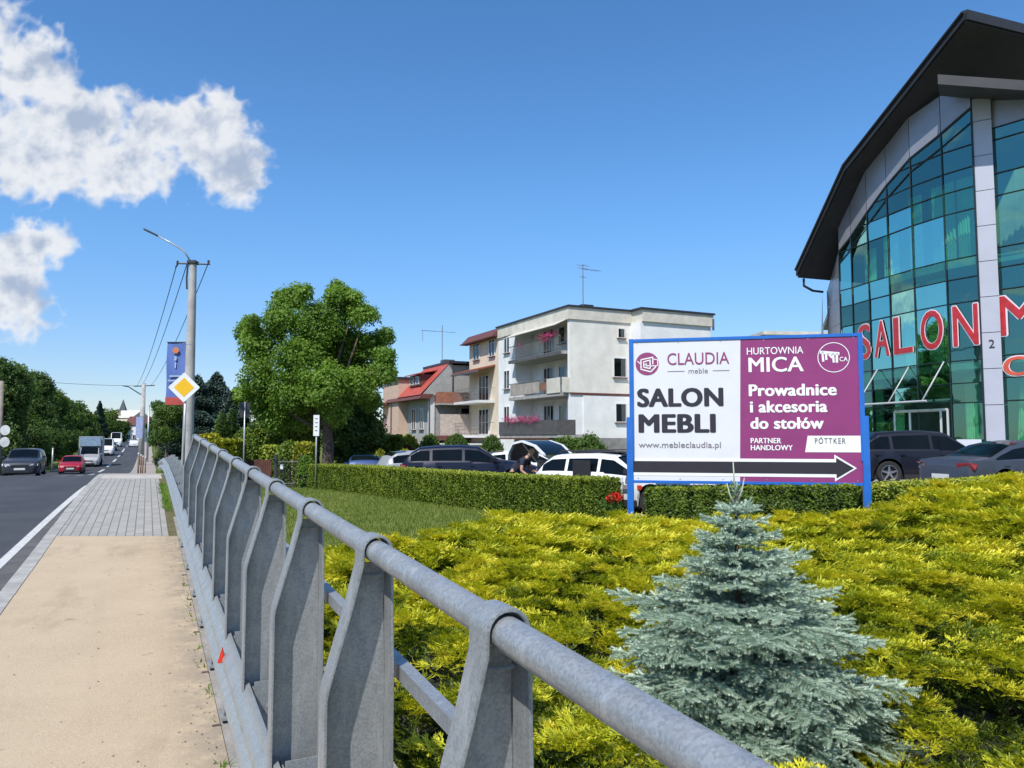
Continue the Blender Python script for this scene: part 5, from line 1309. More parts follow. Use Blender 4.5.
def weeds(label, cx, cy, sx, sy, n, seed, h=.12):
    rng = np.random.default_rng(seed); b = cx + rng.uniform(-.5, .5, n)*sx; Y = cy+rng.uniform(-.5, .5, n)*sy; P = np.stack([b+SL*Y, Y, R(Y)], 1)
    T = np.array([[0, -.006, 0], [0, .006, 0], [.3*h, 0, h], [0.01, -.02, 0], [0.01, -.012, 0], [.5*h, -.05, h*.8], [-.01, .015, 0], [-.004, .022, 0], [-.4*h, .06, h*.9]]); TF = np.array([(0, 1, 2), (3, 4, 5), (6, 7, 8)])
    a = rng.uniform(0, 2*PI, n); V, F, t = scatter(T, TF, P, np.stack([np.cos(a), np.sin(a), 0*a], 1), np.tile([0, 0, 1.0], (n, 1)), rng.uniform(.5, 1.5, n), np.zeros(9), rng.uniform(.2, .9, n))
    tag(np_obj('weeds', V, F, M_leafA, None, t), label, 'weeds', kind='stuff')
weeds('green weeds growing between the paving and the barrier', .345, 13.6, .12, 4.2, 260, 4, .07)
weeds('tiny weeds along the foot of the barrier beside the gravel', .38, 5, .03, 6, 40, 5, .025)
weeds('green strip of weeds beside the far footway', .8, 32, .5, 20, 1500, 6, .2)

# big tree ------------------------------------------------------------------
def px_blob(cx, cy, rp_, Y, x0, z0, dy=0, rzf=.9):
    p = at(cx, cy, Y+dy); r = rp_/770*Y; return (p.x-x0, dy, p.z-z0, r, r*1.0, r*rzf)
TY = 40; tx = at(327, 450, TY).x; tz = gz(tx, TY)
bl_ = [(262, 345, 24, 0), (258, 375, 22, -.6), (262, 402, 20, .6), (285, 318, 24, 0), (296, 300, 18, .5), (318, 325, 26, -.8), (345, 305, 20, .3), (363, 318, 18, -.4), (340, 345, 28, 1), (372, 345, 20, .6),
       (383, 372, 14, 0), (300, 360, 28, -1.6), (325, 385, 28, -1.8), (290, 395, 24, -1), (355, 385, 22, -1.0), (370, 400, 12, .8), (300, 415, 18, 1.0), (275, 420, 16, .5), (335, 410, 16, -1), (310, 345, 28, 2.0), (245, 395, 11, 0), (348, 365, 26, 2.2), (384, 352, 9, 0.2), (250, 325, 8, 0)]
_r = np.random.default_rng(44)
for _ in range(26):
    a_ = _r.uniform(0, 2*PI); q_ = _r.uniform(.86, 1.04); bl_.append((315+q_*74*math.cos(a_), 352-q_*62*math.sin(a_)*(1 if math.sin(a_) > 0 else .95), _r.uniform(6, 11), _r.uniform(-2, 2)))
tree('deciduous_tree', 'large bright green broadleaf tree with a thick trunk left of the red-roofed house', 'tree', tx, TY, 10.5,
     [px_blob(a, b, c*.80, TY, tx, tz, d*.9) for a, b, c, d in bl_], 30000, .115, M_leafA, .34, seed=4, limbs=14, cl=7, spread=.30)
# darker foliage right behind its trunk, spruces, street trees ------------------
def simple_tree(label, px, pyt, Y, wpx, m, seed, n=3500, leaf=.15, base=.22, name='deciduous_tree', group=None, cl=6, spread=.24, tr=.14, nb=9):
    top = at(px, pyt, Y); z0 = gz(top.x, Y); H = top.z-z0; W_ = wpx/770*Y; rng = np.random.default_rng(seed)
    r = W_*.24; bl = rnd_blobs(rng, nb, W_-1.4*r, H*base+r*.6, H-r*.75, r)
    return tree(name, label, 'tree', top.x, Y, H, bl, n, leaf, m, tr, group, seed, cl=cl, spread=spread, limbs=4)
simple_tree('dark green leafy bush tree just behind the trunk of the large bright tree', 352, 398, 44, 70, M_leafB, 31, 4200, .16, .04)
simple_tree('dark tree filling the gap left of the large bright tree above the garden hedge', 292, 385, 50, 90, M_leafB, 32, 4500, .18, .05)
simple_tree('dense dark tree behind the cream wall of the pink house', 372, 410, 52, 40, M_leafB, 33, 2200, .16, .04)
for (px, pyt, Y, w, lb, sd_) in ((198, 376, 58, 60, 'tall dark blue-green spruce just right of the concrete lamp pole', 1), (217, 372, 62, 64, 'tallest dark spruce between the lamp pole and the large bright tree', 2), (236, 388, 55, 46, 'shorter dark spruce touching the left of the large bright tree', 3), (184, 402, 66, 40, 'small dark spruce half hidden behind the concrete lamp pole', 5)):
    p = at(px, pyt, Y); z0 = gz(p.x, Y); conifer('spruce_tree', lb, p.x, Y, p.z-z0, w/770*Y, 8000, M_conif, sd_, 'dark spruces behind the garden', leaf=.14, shape=.72, cl=6, spread=.2)
simple_tree('round green street tree with a bare trunk left of the priority sign', 168, 402, 46, 30, M_leafC, 34, 5200, .10, .52, tr=.12)
simple_tree('dark green tree behind the round street tree', 172, 389, 75, 38, M_leafB, 35, 4200, .15, .05)
simple_tree('dark far tree left of the round street tree beyond the footway', 160, 398, 100, 24, M_leafB, 36, 2200, .2, .1)
# left roadside wood: each tree with its own crown
LT = [(-30, 350, 57, 76, 'C', None), (-2, 360, 64, 66, 'B', 'dark roadside tree cut by the left edge of the photo behind the power pole'), (20, 362, 76, 56, 'C', 'tallest dark roadside tree behind the dark hatchback'), (38, 374, 88, 46, 'B', 'dark green roadside tree right above the dark hatchback'),
      (52, 388, 102, 38, 'C', 'mid green roadside tree between the hatchback and the small red car'), (62, 394, 114, 32, 'B', 'dark roadside tree directly above the small red car'), (73, 398, 130, 28, 'C', 'brighter roadside tree with a round top above the removal truck'),
      (82, 409, 147, 24, 'B', 'dark low roadside tree just behind the removal truck'), (91, 414, 172, 20, 'C', 'small roadside tree left of the slim far conifer'), (108, 408, 225, 24, 'C', 'rounded far tree right of the slim far conifer'), (120, 420, 255, 22, 'B', 'low dark far tree above the white vans'),
      (133, 426, 290, 18, 'C', 'far green tree at the right end of the roadside wood')]
for i, (px, py, Y, w, mm, lb) in enumerate(LT):
    if lb: simple_tree(lb, px, py, Y, w, M_leafB if mm == 'B' else M_leafC, 40+i, 11000 if Y < 90 else 6000, .13+.0008*Y, .0, name='roadside_tree', group='trees along the left verge', cl=6, spread=.3, nb=22)
LL = [(-4, 425, 60, 50, 'B', 'dark undergrowth bush behind the hatchback at the left edge'), (40, 428, 84, 44, 'B', 'dark leafy bush between the hatchback and the red car'), (66, 432, 108, 34, 'B', 'dark leafy bush left of the removal truck'), (22, 405, 72, 50, 'B', 'dark bush filling the wood behind the hatchback')]
for i, (px, py, Y, w, mm, lb) in enumerate(LL): simple_tree(lb, px, py, Y, w, M_leafB, 60+i, 5000, .17, -.1, name='bush', group='bushes under the roadside trees', cl=6, spread=.28, nb=14)
p = at(100, 401, 190); conifer('conifer_tree', 'slim pointed conifer rising above the far trees left of the church spire', p.x, 190, p.z-gz(p.x, 190), 5.0, 1500, M_conif, 9, leaf=.35, spread=.3, shape=.9)
# distant tree belt: unbroken wood on the horizon
def belt():
    rng = np.random.default_rng(77); B = []
    for u in np.linspace(-.75, .75, 150):
        for Y in (rng.uniform(330, 420),):
            x = (u)*Y; z0 = gz(x, Y); h = rng.uniform(5, 9); B.append((x, Y, z0+h*.45, rng.uniform(4, 7), 4, h*.55))
    P, d, k_ = crown_points(B, 14000, rng); T, TF, tt = leaf_cluster(5, .9, .8, rng)
    V, F, tn = scatter(T, TF, P, rand_dirs(len(P), rng), d, rng.uniform(.8, 1.4, len(P)), tt, .5+rng.normal(size=len(P))*.15+.2*vnoise(P, .05, 3))
    tag(np_obj('far_wood', V, F, M_leafC, None, np.clip(tn, 0, 1)), 'far wood running along the horizon at the end of the road', 'wood', kind='stuff')
belt()

# garden between the tree and the spruces -----------------------------------
def cube_bush(label, px0, px1, pyt, Y, depth, m, seed, dens=260, spray=.11, tone=.5, name='clipped_bush', group=None, colm=.9):
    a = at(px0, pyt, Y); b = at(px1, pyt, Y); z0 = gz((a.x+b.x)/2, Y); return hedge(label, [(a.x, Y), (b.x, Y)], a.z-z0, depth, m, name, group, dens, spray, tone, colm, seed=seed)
def ball_bush(label, px, pyt, Y, wpx, m, seed, n=700, leaf=.09, name='round_bush', group=None, hf=1.0):
    p = at(px, pyt, Y); z0 = gz(p.x, Y); H = p.z-z0; W_ = wpx/770*Y; rng = np.random.default_rng(seed); o = empty(name, (p.x, Y, z0), 0, label, 'bush', group)
    d = rand_dirs(n, rng); d[:, 2] = np.abs(d[:, 2])*1.0; P = d*np.array([W_/2, W_/2, H*.55])*rng.uniform(.9, 1.03, n)[:, None]+np.array([0, 0, H*.45]); low = rng.uniform(size=n) < .3; P[low, 2] = rng.uniform(0, H*.5, low.sum()); 
    T, TF, tt = tpl(('bb', 6, round(leaf, 3)).__repr__(), 6, leaf*1.1, leaf)
    V, F, tn = scatter(T, TF, P, rand_dirs(n, rng), d, rng.uniform(.7, 1.3, n), tt, .5+.12*vnoise(P, 2, seed)+rng.normal(size=n)*.12); np_obj('foliage', V, F, m, o, np.clip(tn, 0, 1))
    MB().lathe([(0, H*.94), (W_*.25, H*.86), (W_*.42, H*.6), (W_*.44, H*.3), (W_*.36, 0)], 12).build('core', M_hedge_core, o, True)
    return o
cube_bush('yellow clipped hedge block just right of the concrete lamp pole', 204, 215, 436, 36, 1.0, M_yel, 11)
cube_bush('yellow-green clipped cube bush beside the thin white pole', 217, 240, 441, 33, 1.2, M_yel, 12, tone=.25)
p = at(222, 412, 38); conifer('cone_conifer', 'narrow green cone-shaped conifer behind the cube bush', p.x, 38, p.z-gz(p.x, 38), 1.3, 1500, M_leafC, 12, leaf=.09, shape=.55, spread=.1)
p = at(232, 408, 40); conifer('cone_conifer', 'dark narrow conifer right behind the green cone-shaped one', p.x, 40, p.z-gz(p.x, 40), 1.2, 1400, M_leafB, 13, leaf=.09, shape=.55, spread=.1)
ball_bush('large rounded yellow-green bush above the brown fence', 246, 429, 38, 32, M_thuja, 13, 1800, .11)
cube_bush('long flat-topped garden hedge running under the large bright tree', 258, 316, 430, 43, 1.2, M_thuja, 14, dens=160, spray=.13, tone=.35)
cube_bush('low clipped bush in front of the long garden hedge', 264, 279, 447, 38, 1.0, M_thuja, 15, tone=.5)
p = at(289, 440, 35); ball_bush('dark green ball on a bowl shaped clipped bush left of the white sign', 289, 441, 35, 20, M_thuja, 16, 900, .09)
cube_bush('tall yellow clipped bush beside the white sign', 297, 312, 444, 34, .8, M_yel, 17, tone=.3)
ball_bush('pale feathery bush at the foot of the white sign', 306, 456, 32, 16, M_leafA, 18, 500, .08)
cube_bush('square clipped hedge in front of the pink house', 354, 401, 437, 46, 1.0, M_thuja, 19, dens=160, spray=.13, tone=.32)
ball_bush('golden yellow bush in front of the pink house', 409, 435, 47, 22, M_yel, 20, 700, .12)
ball_bush('dark red leafed bush among the green ones by the pink house', 408, 446, 43, 13, foliage_mat('red_leaf', [(0, (.05, .01, .01)), (1, (.16, .03, .03))]), 21, 400, .1)
ball_bush('left small yellow-green ball bush above the parked blue car', 380, 450, 40, 14, M_yel, 22, 400, .09, group='small ball bushes')
ball_bush('right small yellow-green ball bush beside the pale car', 405, 449, 40, 16, M_yel, 23, 400, .09, group='small ball bushes')
ball_bush('round grey-green bush left of the one behind the dark wagon', 430, 435, 46, 24, M_leafC, 24, 800, .1)
ball_bush('broad rounded green bush above the roof of the dark wagon', 456, 435, 46, 30, M_leafC, 25, 900, .1)
ball_bush('small leafy bush between the dark wagon and the open tailgate', 492, 436, 44, 24, M_leafC, 26, 700, .1)
simple_tree('loose leafy green bush by the white wall of the apartment block', 583, 427, 42, 44, M_leafC, 27, 1700, .13, .0, name='bush', tr=.04)
simple_tree('low leafy bush just left of the loose bush by the white wall', 563, 434, 41, 26, M_leafC, 28, 900, .13, .0, name='bush', tr=.04)
# red flowers at the foot of the left billboard post
rf_o = empty('red_flowers', (2.12, 16.1, gz(2.12, 16.1)), 0, 'small clump of bright red flowers left of the billboard post', 'flowers')
rng_ = np.random.default_rng(3); T_, TF_, tt_ = leaf_cluster(6, .04, .05, rng_); Pf = rng_.normal(size=(60, 3))*np.array([.07, .06, .04])+np.array([0, 0, .62])
V_, F_, t_n = scatter(T_, TF_, Pf, rand_dirs(60, rng_), rand_dirs(60, rng_), rng_.uniform(.8, 1.3, 60), tt_, rng_.uniform(.2, .8, 60)); np_obj('bloom', V_, F_, foliage_mat('red_bloom', [(0, (.5, .01, .01)), (1, (.75, .04, .02))]), rf_o, t_n)
Pf = rng_.normal(size=(110, 3))*np.array([.10, .09, .16])+np.array([0, 0, .35]); V_, F_, t_n = scatter(T_, TF_, Pf, rand_dirs(110, rng_), rand_dirs(110, rng_), rng_.uniform(.8, 1.5, 110), tt_, rng_.uniform(.2, .8, 110)); np_obj('leaves', V_, F_, M_leafC, rf_o, t_n)
# ------------------------------------------------------------------ vehicles
def carpaint(name, col, metal=.3, rough=.28):
    m = mat(name, col, .38, metal*.4, var=.03, vscale=.7, coat=.22, spec=.35); return m
M_tyre = mat('tyre_rubber', (.018, .018, .019), .85); M_rim = mat('alloy_rim', (.42, .43, .45), .35, .8, var=.05); M_rimd = mat('dark_rim', (.10, .10, .11), .35, .7)
M_cgl = mat('car_glass', (.004, .006, .007), .08, var=.2, vscale=.8, spec=.22, coat=0); M_blk = mat('black_trim', (.02, .02, .022), .6)
M_hl = mat('headlight_glass', (.62, .64, .66), .12, .3, coat=1); M_tl = mat('tail_light_red', (.26, .010, .014), .18, coat=1)
M_plate = mat('plate_white', (.65, .65, .62), .5, var=.02); M_chr = mat('chrome_trim', (.62, .62, .64), .2, .9)
def car(name, label, x, y, rz, L, Wd, H, prof, paint, zb=None, axles=(.18, .80), wr=.33, cabin=(.3, .9), belt=.62, group=None, cat='car', hood_t=.0, pillars=(), clad=False, rim=None, plate='both', open_hatch=False, van=False, roof_taper=.80, side_glass=True, skip_rear_glass=False):
    """local +x = forward. prof: (u from rear 0..1, z) top outline; cabin (u0,u1) = foot of rear glass .. foot of windscreen"""
    zb = gz(x, y) + .02 if zb is None else zb
    o = empty(name, (x, y, zb), rz, label, cat, group)
    us = np.array([p[0] for p in prof]); zs = np.array([p[1] for p in prof])
    def ztop(u): return float(np.interp(u, us, zs))
    hw = Wd/2; bz = belt*H if belt < 1 else belt; zr = H
    def wid(u):
        e = min(u, 1-u)*L; k_ = min(1, e/.55); base = .80+.20*math.sqrt(max(0, 1-(1-k_)**2)) ; return hw*base
    def zlow(u):
        z = .20 + .06*max(0, (.07-u)/.07) + .05*max(0, (u-.93)/.07)
        for a in axles:
            d = (u-a)*L; r = wr+.055
            if abs(d) < r: z = max(z, .02+wr+math.sqrt(max(0, r*r-d*d)))
        return z
    def ring(u):
        zt = ztop(u); b = min(bz + .04*(u < .5), zt-.03); g = max(0, min(1, (zt-bz)/max(.01, zr-bz))); w = wid(u); zl = zlow(u); zl = min(zl, b-.02)
        y4 = w*(.90-(.90-roof_taper)*g); y3 = w*.965
        pts = [(w*.93, zl), (w*.985, max(zl+.005, min(.42, b-.1))), (w, max(zl+.01, min(.62, b-.05))), (y3, b), (y3*.985, b+.012*g+.004), (y4, zt-.075*g-.012), (y4*.90, zt-.018*g-.004), (w*.45, zt+.012), (0, zt+.02)]
        return pts
    n = int(L/.06); U_ = list(np.linspace(.0, 1, n+1)); mb = MB(); vs = []; fs = []; m_ = 17
    for u in U_:
        r = ring(u); full = [(-y_, z) for y_, z in r][:-1] + [r[-1]] + [(y_, z) for y_, z in r[:-1]][::-1]
        for (y_, z) in full: vs.append(((u-.5)*L, y_, z))
    hole = None
    for i in range(n):
        for k_ in range(m_-1):
            if open_hatch and (U_[i] < .02) and False: continue
            fs.append((i*m_+k_, i*m_+k_+1, (i+1)*m_+k_+1, (i+1)*m_+k_))
    # ends: slightly bulged caps
    for base, u in ((0, 0), (n*m_, 1)):
        sg = -1 if u == 0 else 1; c = len(vs); r = ring(u)
        for k_ in range(m_): X, Y_, Z_ = vs[base+k_]; vs.append((X+sg*.05, Y_*.86, .26+(Z_-.26)*.90))
        for k_ in range(m_-1): fs.append((base+k_, base+k_+1, c+k_+1, c+k_))
        fs.append(tuple(range(c, c+m_)))
    mb.add(vs, fs); body = mb.build('body', paint, o, True, sharp=.6)
    MB().b2(-L/2+.12, L/2-.12, -hw*.86, hw*.86, .17, .5).build('underbody', M_blk, o)
    # glazing laid just outside the body surface
    def surf(u, t, side, off=.006):
        """t 0..1 from belt to roof edge"""
        r = ring(u); a = r[4]; b = r[5]; y_ = a[0]+(b[0]-a[0])*t; z = a[1]+(b[1]-a[1])*t; return ((u-.5)*L, side*(y_+off), z+off*.3)
    def usable(u0, u1): return [u for u in np.linspace(u0, u1, max(3, int((u1-u0)*L/.05)))]
    gl = []
    wins = []
    edges = [cabin[0]]+list(pillars)+[cabin[1]]
    if side_glass:
        for side in (-1, 1):
            for a, b in zip(edges, edges[1:]):
                vv = []; ff = []; uu = usable(a+.010, b-.010)
                for u in uu:
                    hgt = ztop(u)-bz; t0 = .10; t1 = .90 if hgt > .2 else max(.12, .9-(.2-hgt)*3)
                    vv += [surf(u, t0, side), surf(u, (t0+t1)/2, side), surf(u, t1, side)]
                for i in range(len(uu)-1): ff += [(3*i, 3*i+1, 3*i+4, 3*i+3), (3*i+1, 3*i+2, 3*i+5, 3*i+4)]
                MB().add(vv, ff).build('side_window', M_cgl, o, True)
    def topglass(u0, u1, nm):
        uu = usable(u0, u1); vv = []; ff = []
        for u in uu:
            r = ring(u); y6, z6 = r[6]; y5, z5 = r[5]; y7, z7 = r[7]; row = [(-y6*.985, z6), (-y7, z7), (0, r[8][1]), (y7, z7), (y6*.985, z6)]
            sl = (ztop(min(1, u+.01))-ztop(max(0, u-.01)))/(.02*L); nl = math.hypot(1, sl); 
            for (y_, z) in row: vv.append(((u-.5)*L - sl/nl*.012, y_, z+.010/nl+.002))
        for i in range(len(uu)-1):
            for k_ in range(4): ff.append((5*i+k_, 5*i+k_+1, 5*i+5+k_+1, 5*i+5+k_))
        MB().add(vv, ff).build(nm, M_cgl, o, True)
    # windscreen: between roof front and cabin end ; rear glass
    rf = [p[0] for p in prof if p[1] > H*.955]; r0, r1 = min(rf), max(rf)
    topglass(r1+.012, cabin[1]-.004, 'windscreen')
    if not skip_rear_glass and r0-cabin[0] > .03 or True:
        if not skip_rear_glass and r0 > .02: topglass(max(.004, min(cabin[0], r0-.03))+.004, r0-.006, 'rear_window')
    # wheels
    for a in axles:
        for side in (-1, 1):
            T = Matrix.Translation(((a-.5)*L, side*(hw-.11), wr)) @ Matrix.Rotation(side*-PI/2, 4, 'X')
            wheel = empty('wheel', (0, 0, 0)); wheel.parent = o
            MB().lathe([(wr*.66, -.10), (wr*.93, -.11), (wr, -.07), (wr, .07), (wr*.93, .11), (wr*.66, .10)], 24, T).build('tyre', M_tyre, wheel, True, sharp=.8)
            rm = MB(); rm.lathe([(wr*.70, .04), (wr*.70, .095), (wr*.63, .10), (wr*.60, .05), (wr*.60, .0)], 24, T)
            for q in range(5):
                A = Matrix.Rotation(2*PI*q/5, 4, 'Z')
                rm.prism([(-.035, .03, .085), (-.022, wr*.64, .075), (.022, wr*.64, .075), (.035, .03, .085)], (0, 0, -.03), T @ A)
            rm.lathe([(0, .095), (.05, .09), (.055, .04)], 10, T); rm.build('rim', rim or M_rim, wheel)
            MB().lathe([(0, .02), (wr*.64, .02)], 18, T).build('brake', M_blk, wheel)
    # lights, plates, mirrors, handles
    zf = ztop(.985); zr_ = ztop(.01); zl = min(.74*H*.62+.30, zf-.12)
    for side in (-1, 1):
        w9 = wid(.965)
        MB().add([((.5)*L+.03, side*w9*.52, zf-.17), (.475*L, side*w9*.995, zf-.12), (.455*L, side*wid(.955)*1.003, zf-.03), (.485*L+.03, side*w9*.60, zf-.055)], [(0, 1, 2, 3)]).prism([((.5)*L+.045, side*w9*.50, zf-.19), ((.5)*L-.07, side*w9*1.01, zf-.15), ((.5)*L-.16, side*w9*1.02, zf-.03), ((.5)*L+.02, side*w9*.60, zf-.06)], (-.05, 0, 0)).build('headlight', M_hl, o)
        zt_ = min(bz-.02, zr_-.06) if not van else 1.2
        MB().prism([(-L/2-.052, side*wid(.02)*.60, zt_-.13), (-L/2-.058, side*wid(.02)*.62, zt_), (-L/2+.02, side*wid(.02)*1.01, zt_+.01), (-L/2+.17, side*wid(.05)*1.012, zt_-.03), (-L/2+.10, side*wid(.05)*1.012, zt_-.14)], (0, 0, -.02)).build('tail_light', M_tl, o)
        mx = cabin[1]-.055
        mm = MB(); mm.box(((mx-.5)*L, side*(hw+.085), bz+.12), (.13, .17, .13)); mm.box(((mx-.5)*L+.03, side*(hw-.0), bz+.05), (.06, .10, .03)); mm.build('mirror', paint if not clad else M_blk, o, bevel=.025)
        for a, b in zip(edges, edges[1:]):
            if (b-a)*L < .55: continue
            MB().box(((a+.05-.5)*L+.06, side*(wid(a+.05)*.995), bz-.09), (.17, .03, .028)).build('handle', paint, o, bevel=.008)
    lo_ = .36
    MB().b2(L/2+.02, L/2+.062, -hw*.55, hw*.55, .24, .40).build('front_grille', M_blk, o, bevel=.01)
    MB().b2(L/2+.03, L/2+.068, -.40, .40, zf-.20, zf-.10).build('upper_grille', M_blk, o, bevel=.01)
    MB().b2(L/2+.05, L/2+.075, -.26, .26, .40, .51).build('number_plate', M_plate, o)
    MB().b2(-L/2-.075, -L/2-.05, -.26, .26, .50 if not van else .6, .61 if not van else .71).build('number_plate', M_plate, o)
    MB().b2(-L/2-.07, -L/2+.1, -hw*.80, hw*.80, .24, .40).build('rear_bumper', M_blk if clad else paint, o, bevel=.02)
    if clad:
        for side in (-1, 1): MB().b2((axles[0]-.5)*L+wr+.06, (axles[1]-.5)*L-wr-.06, side*(hw*.97), side*(hw+.012), .18, .34).build('side_cladding', M_blk, o, bevel=.01)
    return o, ring, ztop, bz
HATCH = lambda H: [(0, H*.60), (.015, H*.66), (.05, H*.84), (.11, H*.955), (.22, H*.99), (.42, H), (.56, H*.965), (.72, H*.68), (.78, H*.655), (.92, H*.58), (.985, H*.50), (1, H*.42)]
ESTATE = lambda H: [(0, H*.58), (.012, H*.64), (.07, H*.84), (.13, H*.956), (.25, H*.985), (.42, H), (.55, H*.97), (.68, H*.70), (.74, H*.66), (.9, H*.60), (.98, H*.52), (1, H*.44)]
SEDAN = lambda H: [(0, H*.60), (.01, H*.68), (.06, H*.70), (.16, H*.725), (.30, H*.93), (.36, H*.965), (.45, H), (.56, H*.965), (.69, H*.70), (.76, H*.665), (.92, H*.585), (.985, H*.50), (1, H*.42)]
P_navy = carpaint('navy_paint', (.006, .009, .026)); P_white = carpaint('white_paint', (.70, .71, .73), 0); P_grey = carpaint('grey_blue_paint', (.055, .065, .09), .6); P_slate = carpaint('dark_slate_paint', (.010, .011, .020), .5)
P_red = carpaint('red_paint', (.33, .012, .03), .2); P_dark = carpaint('dark_grey_paint', (.035, .04, .055), .5); P_blue = carpaint('blue_paint', (.03, .06, .16), .5); P_silver = carpaint('silver_paint', (.40, .41, .42), .7)
# parked behind the hedges
car('parked_car', 'dark navy estate car parked side-on behind the long green hedge', -1.45, 27.6, math.radians(4), 4.85, 1.86, 1.56, ESTATE(1.56), P_navy, zb=-.27, axles=(.19, .79), cabin=(.055, .72), pillars=(.21, .44), belt=.60, wr=.34, roof_taper=.78)
wc, wring, wtop, wbz = car('parked_car', 'white estate car with its tailgate raised and a side door ajar, left of the billboard', 2.80, 19.75, math.atan2(-.62, .78), 4.4, 1.82, 1.44, ESTATE(1.44), P_white, zb=-.27, axles=(.18, .80), cabin=(.055, .72), pillars=(.24, .46), belt=.615, clad=True, wr=.33, skip_rear_glass=True)
# open door: dark flat on the body stands for the shaded inside
MB().b2(-.88, -.36, -.93, -.905, .42, 1.26).build('door_shade_panel', M_blk, wc)
dr = MB(); dr.prism([(-.28, -.93, .34), (-.28, -.93, .86), (.62, -1.22, .86), (.62, -1.22, .34)], (0, -.05, 0)); dr = MB(); dr.prism([(-.30, -.94, .34), (.60, -.99, .34), (.60, -.97, .88), (-.30, -.94, .88)], (0, -.045, 0)); dr.build('side_door', P_white, wc, bevel=.01)
for (a_, b_) in (((.17), .0),):
    mb = MB(); mb.b2(.72, .80, -.985, -.915, .60, .68)
    mb.build('door_handle', P_white, wc)
for xx_, w_, c_ in ((1.02, .12, M_red), (.55, .34, M_txtg)): MB().b2(xx_-w_/2, xx_+w_/2, -.93-.06*(xx_ < .7), -.918-.06*(xx_ < .7), .60, .70).build('door_sticker', c_, wc)
rr2 = MB(); 
for s in (-.62, .62): rr2.tube([(-1.5, s, 1.44), (-1.4, s, 1.49), (.1, s, 1.52), (.25, s, 1.46)], .018, 6)
rr2.build('roof_rail', M_blk, wc)
MB().b2(-1.25, .3, -.5, .5, 1.455, 1.475).build('sunroof', M_blk, wc, bevel=.006)
# tailgate raised: frame with glass, hinged at the roof end
tg = MB(); out_ = []
hx, hz = -1.98, 1.40
prof_ = [(hx, hz), (hx-.30, hz+.24), (hx-.72, hz+.36), (hx-1.02, hz+.30), (hx-1.16, hz+.08), (hx-1.18, hz-.10)]
def ribbon(pr, y0, y1, th, name, m, par, taper=0):
    mb = MB(); vs = []; fs = []; n = len(pr)
    for i, (x_, z_) in enumerate(pr):
        k_ = 1-taper*i/(n-1); vs += [(x_, y0*k_, z_), (x_, y1*k_, z_), (x_, y1*k_, z_-th), (x_, y0*k_, z_-th)]
    for i in range(n-1):
        for j in range(4): fs.append((4*i+j, 4*i+(j+1) % 4, 4*i+4+(j+1) % 4, 4*i+4+j))
    fs += [(0, 1, 2, 3), (4*n-4, 4*n-1, 4*n-2, 4*n-3)]
    return mb.add(vs, fs).build(name, m, par, True, sharp=.7)
gate = ribbon(prof_[2:], -.70, .70, .06, 'tailgate', P_white, wc)
ribbon([(a_, b_-.005) for a_, b_ in prof_[:3]], -.70, -.58, .05, 'tailgate_frame', P_white, wc); ribbon([(a_, b_-.005) for a_, b_ in prof_[:3]], .58, .70, .05, 'tailgate_frame', P_white, wc)
ribbon([(a_, b_-.012) for a_, b_ in prof_[:3]], -.58, .58, .02, 'tailgate_glass', M_cgl, wc)
ribbon([(a_+.03, b_-.075) for a_, b_ in prof_[2:]], -.62, .62, .02, 'tailgate_lining', M_blk, wc)
for s in (-.66, .66): MB().tube([(hx-.05, s, 1.0), (hx-.72, s, hz+.28)], .014, 6).build('gas_strut', M_blk, wc)
MB().b2(-2.245, -2.10, -.62, .62, .62, 1.24).build('boot_shade_block', M_blk, wc, bevel=.02)  # black block puts the shade of the open boot into colour
car('parked_car', 'white car parked further back, seen below the raised tailgate', .75, 33.5, math.radians(8), 4.2, 1.75, 1.42, HATCH(1.42), P_white, zb=-.42, axles=(.19, .80), cabin=(.06, .74), pillars=(.24, .47))
car('parked_car', 'pale silver car half hidden behind the navy estate car', -3.35, 31.8, math.radians(25), 4.2, 1.75, 1.45, HATCH(1.45), P_silver, zb=-.42, axles=(.19, .80), cabin=(.06, .74), pillars=(.24, .47))
car('parked_car', 'blue car showing only its roof above the left part of the long hedge', -7.1, 37.5, math.radians(100), 4.3, 1.75, 1.42, HATCH(1.42), P_blue, zb=-.70, axles=(.19, .80), cabin=(.06, .74), pillars=(.24, .47))
car('parked_car', 'dark slate SUV parked in front of the showroom entrance', 13.2, 24.6, math.radians(-4), 4.75, 1.90, 1.68, ESTATE(1.68), P_slate, zb=.10, axles=(.175, .79), cabin=(.05, .72), pillars=(.20, .45), belt=.60, wr=.37, roof_taper=.76, clad=True)
car('parked_car', 'grey-blue sedan with a red tail light at the right edge of the photo', 12.95, 19.7, math.radians(14), 4.8, 1.84, 1.42, SEDAN(1.42), P_grey, zb=.06, axles=(.20, .80), cabin=(.15, .72), pillars=(.44,), belt=.64, wr=.34, roof_taper=.70)
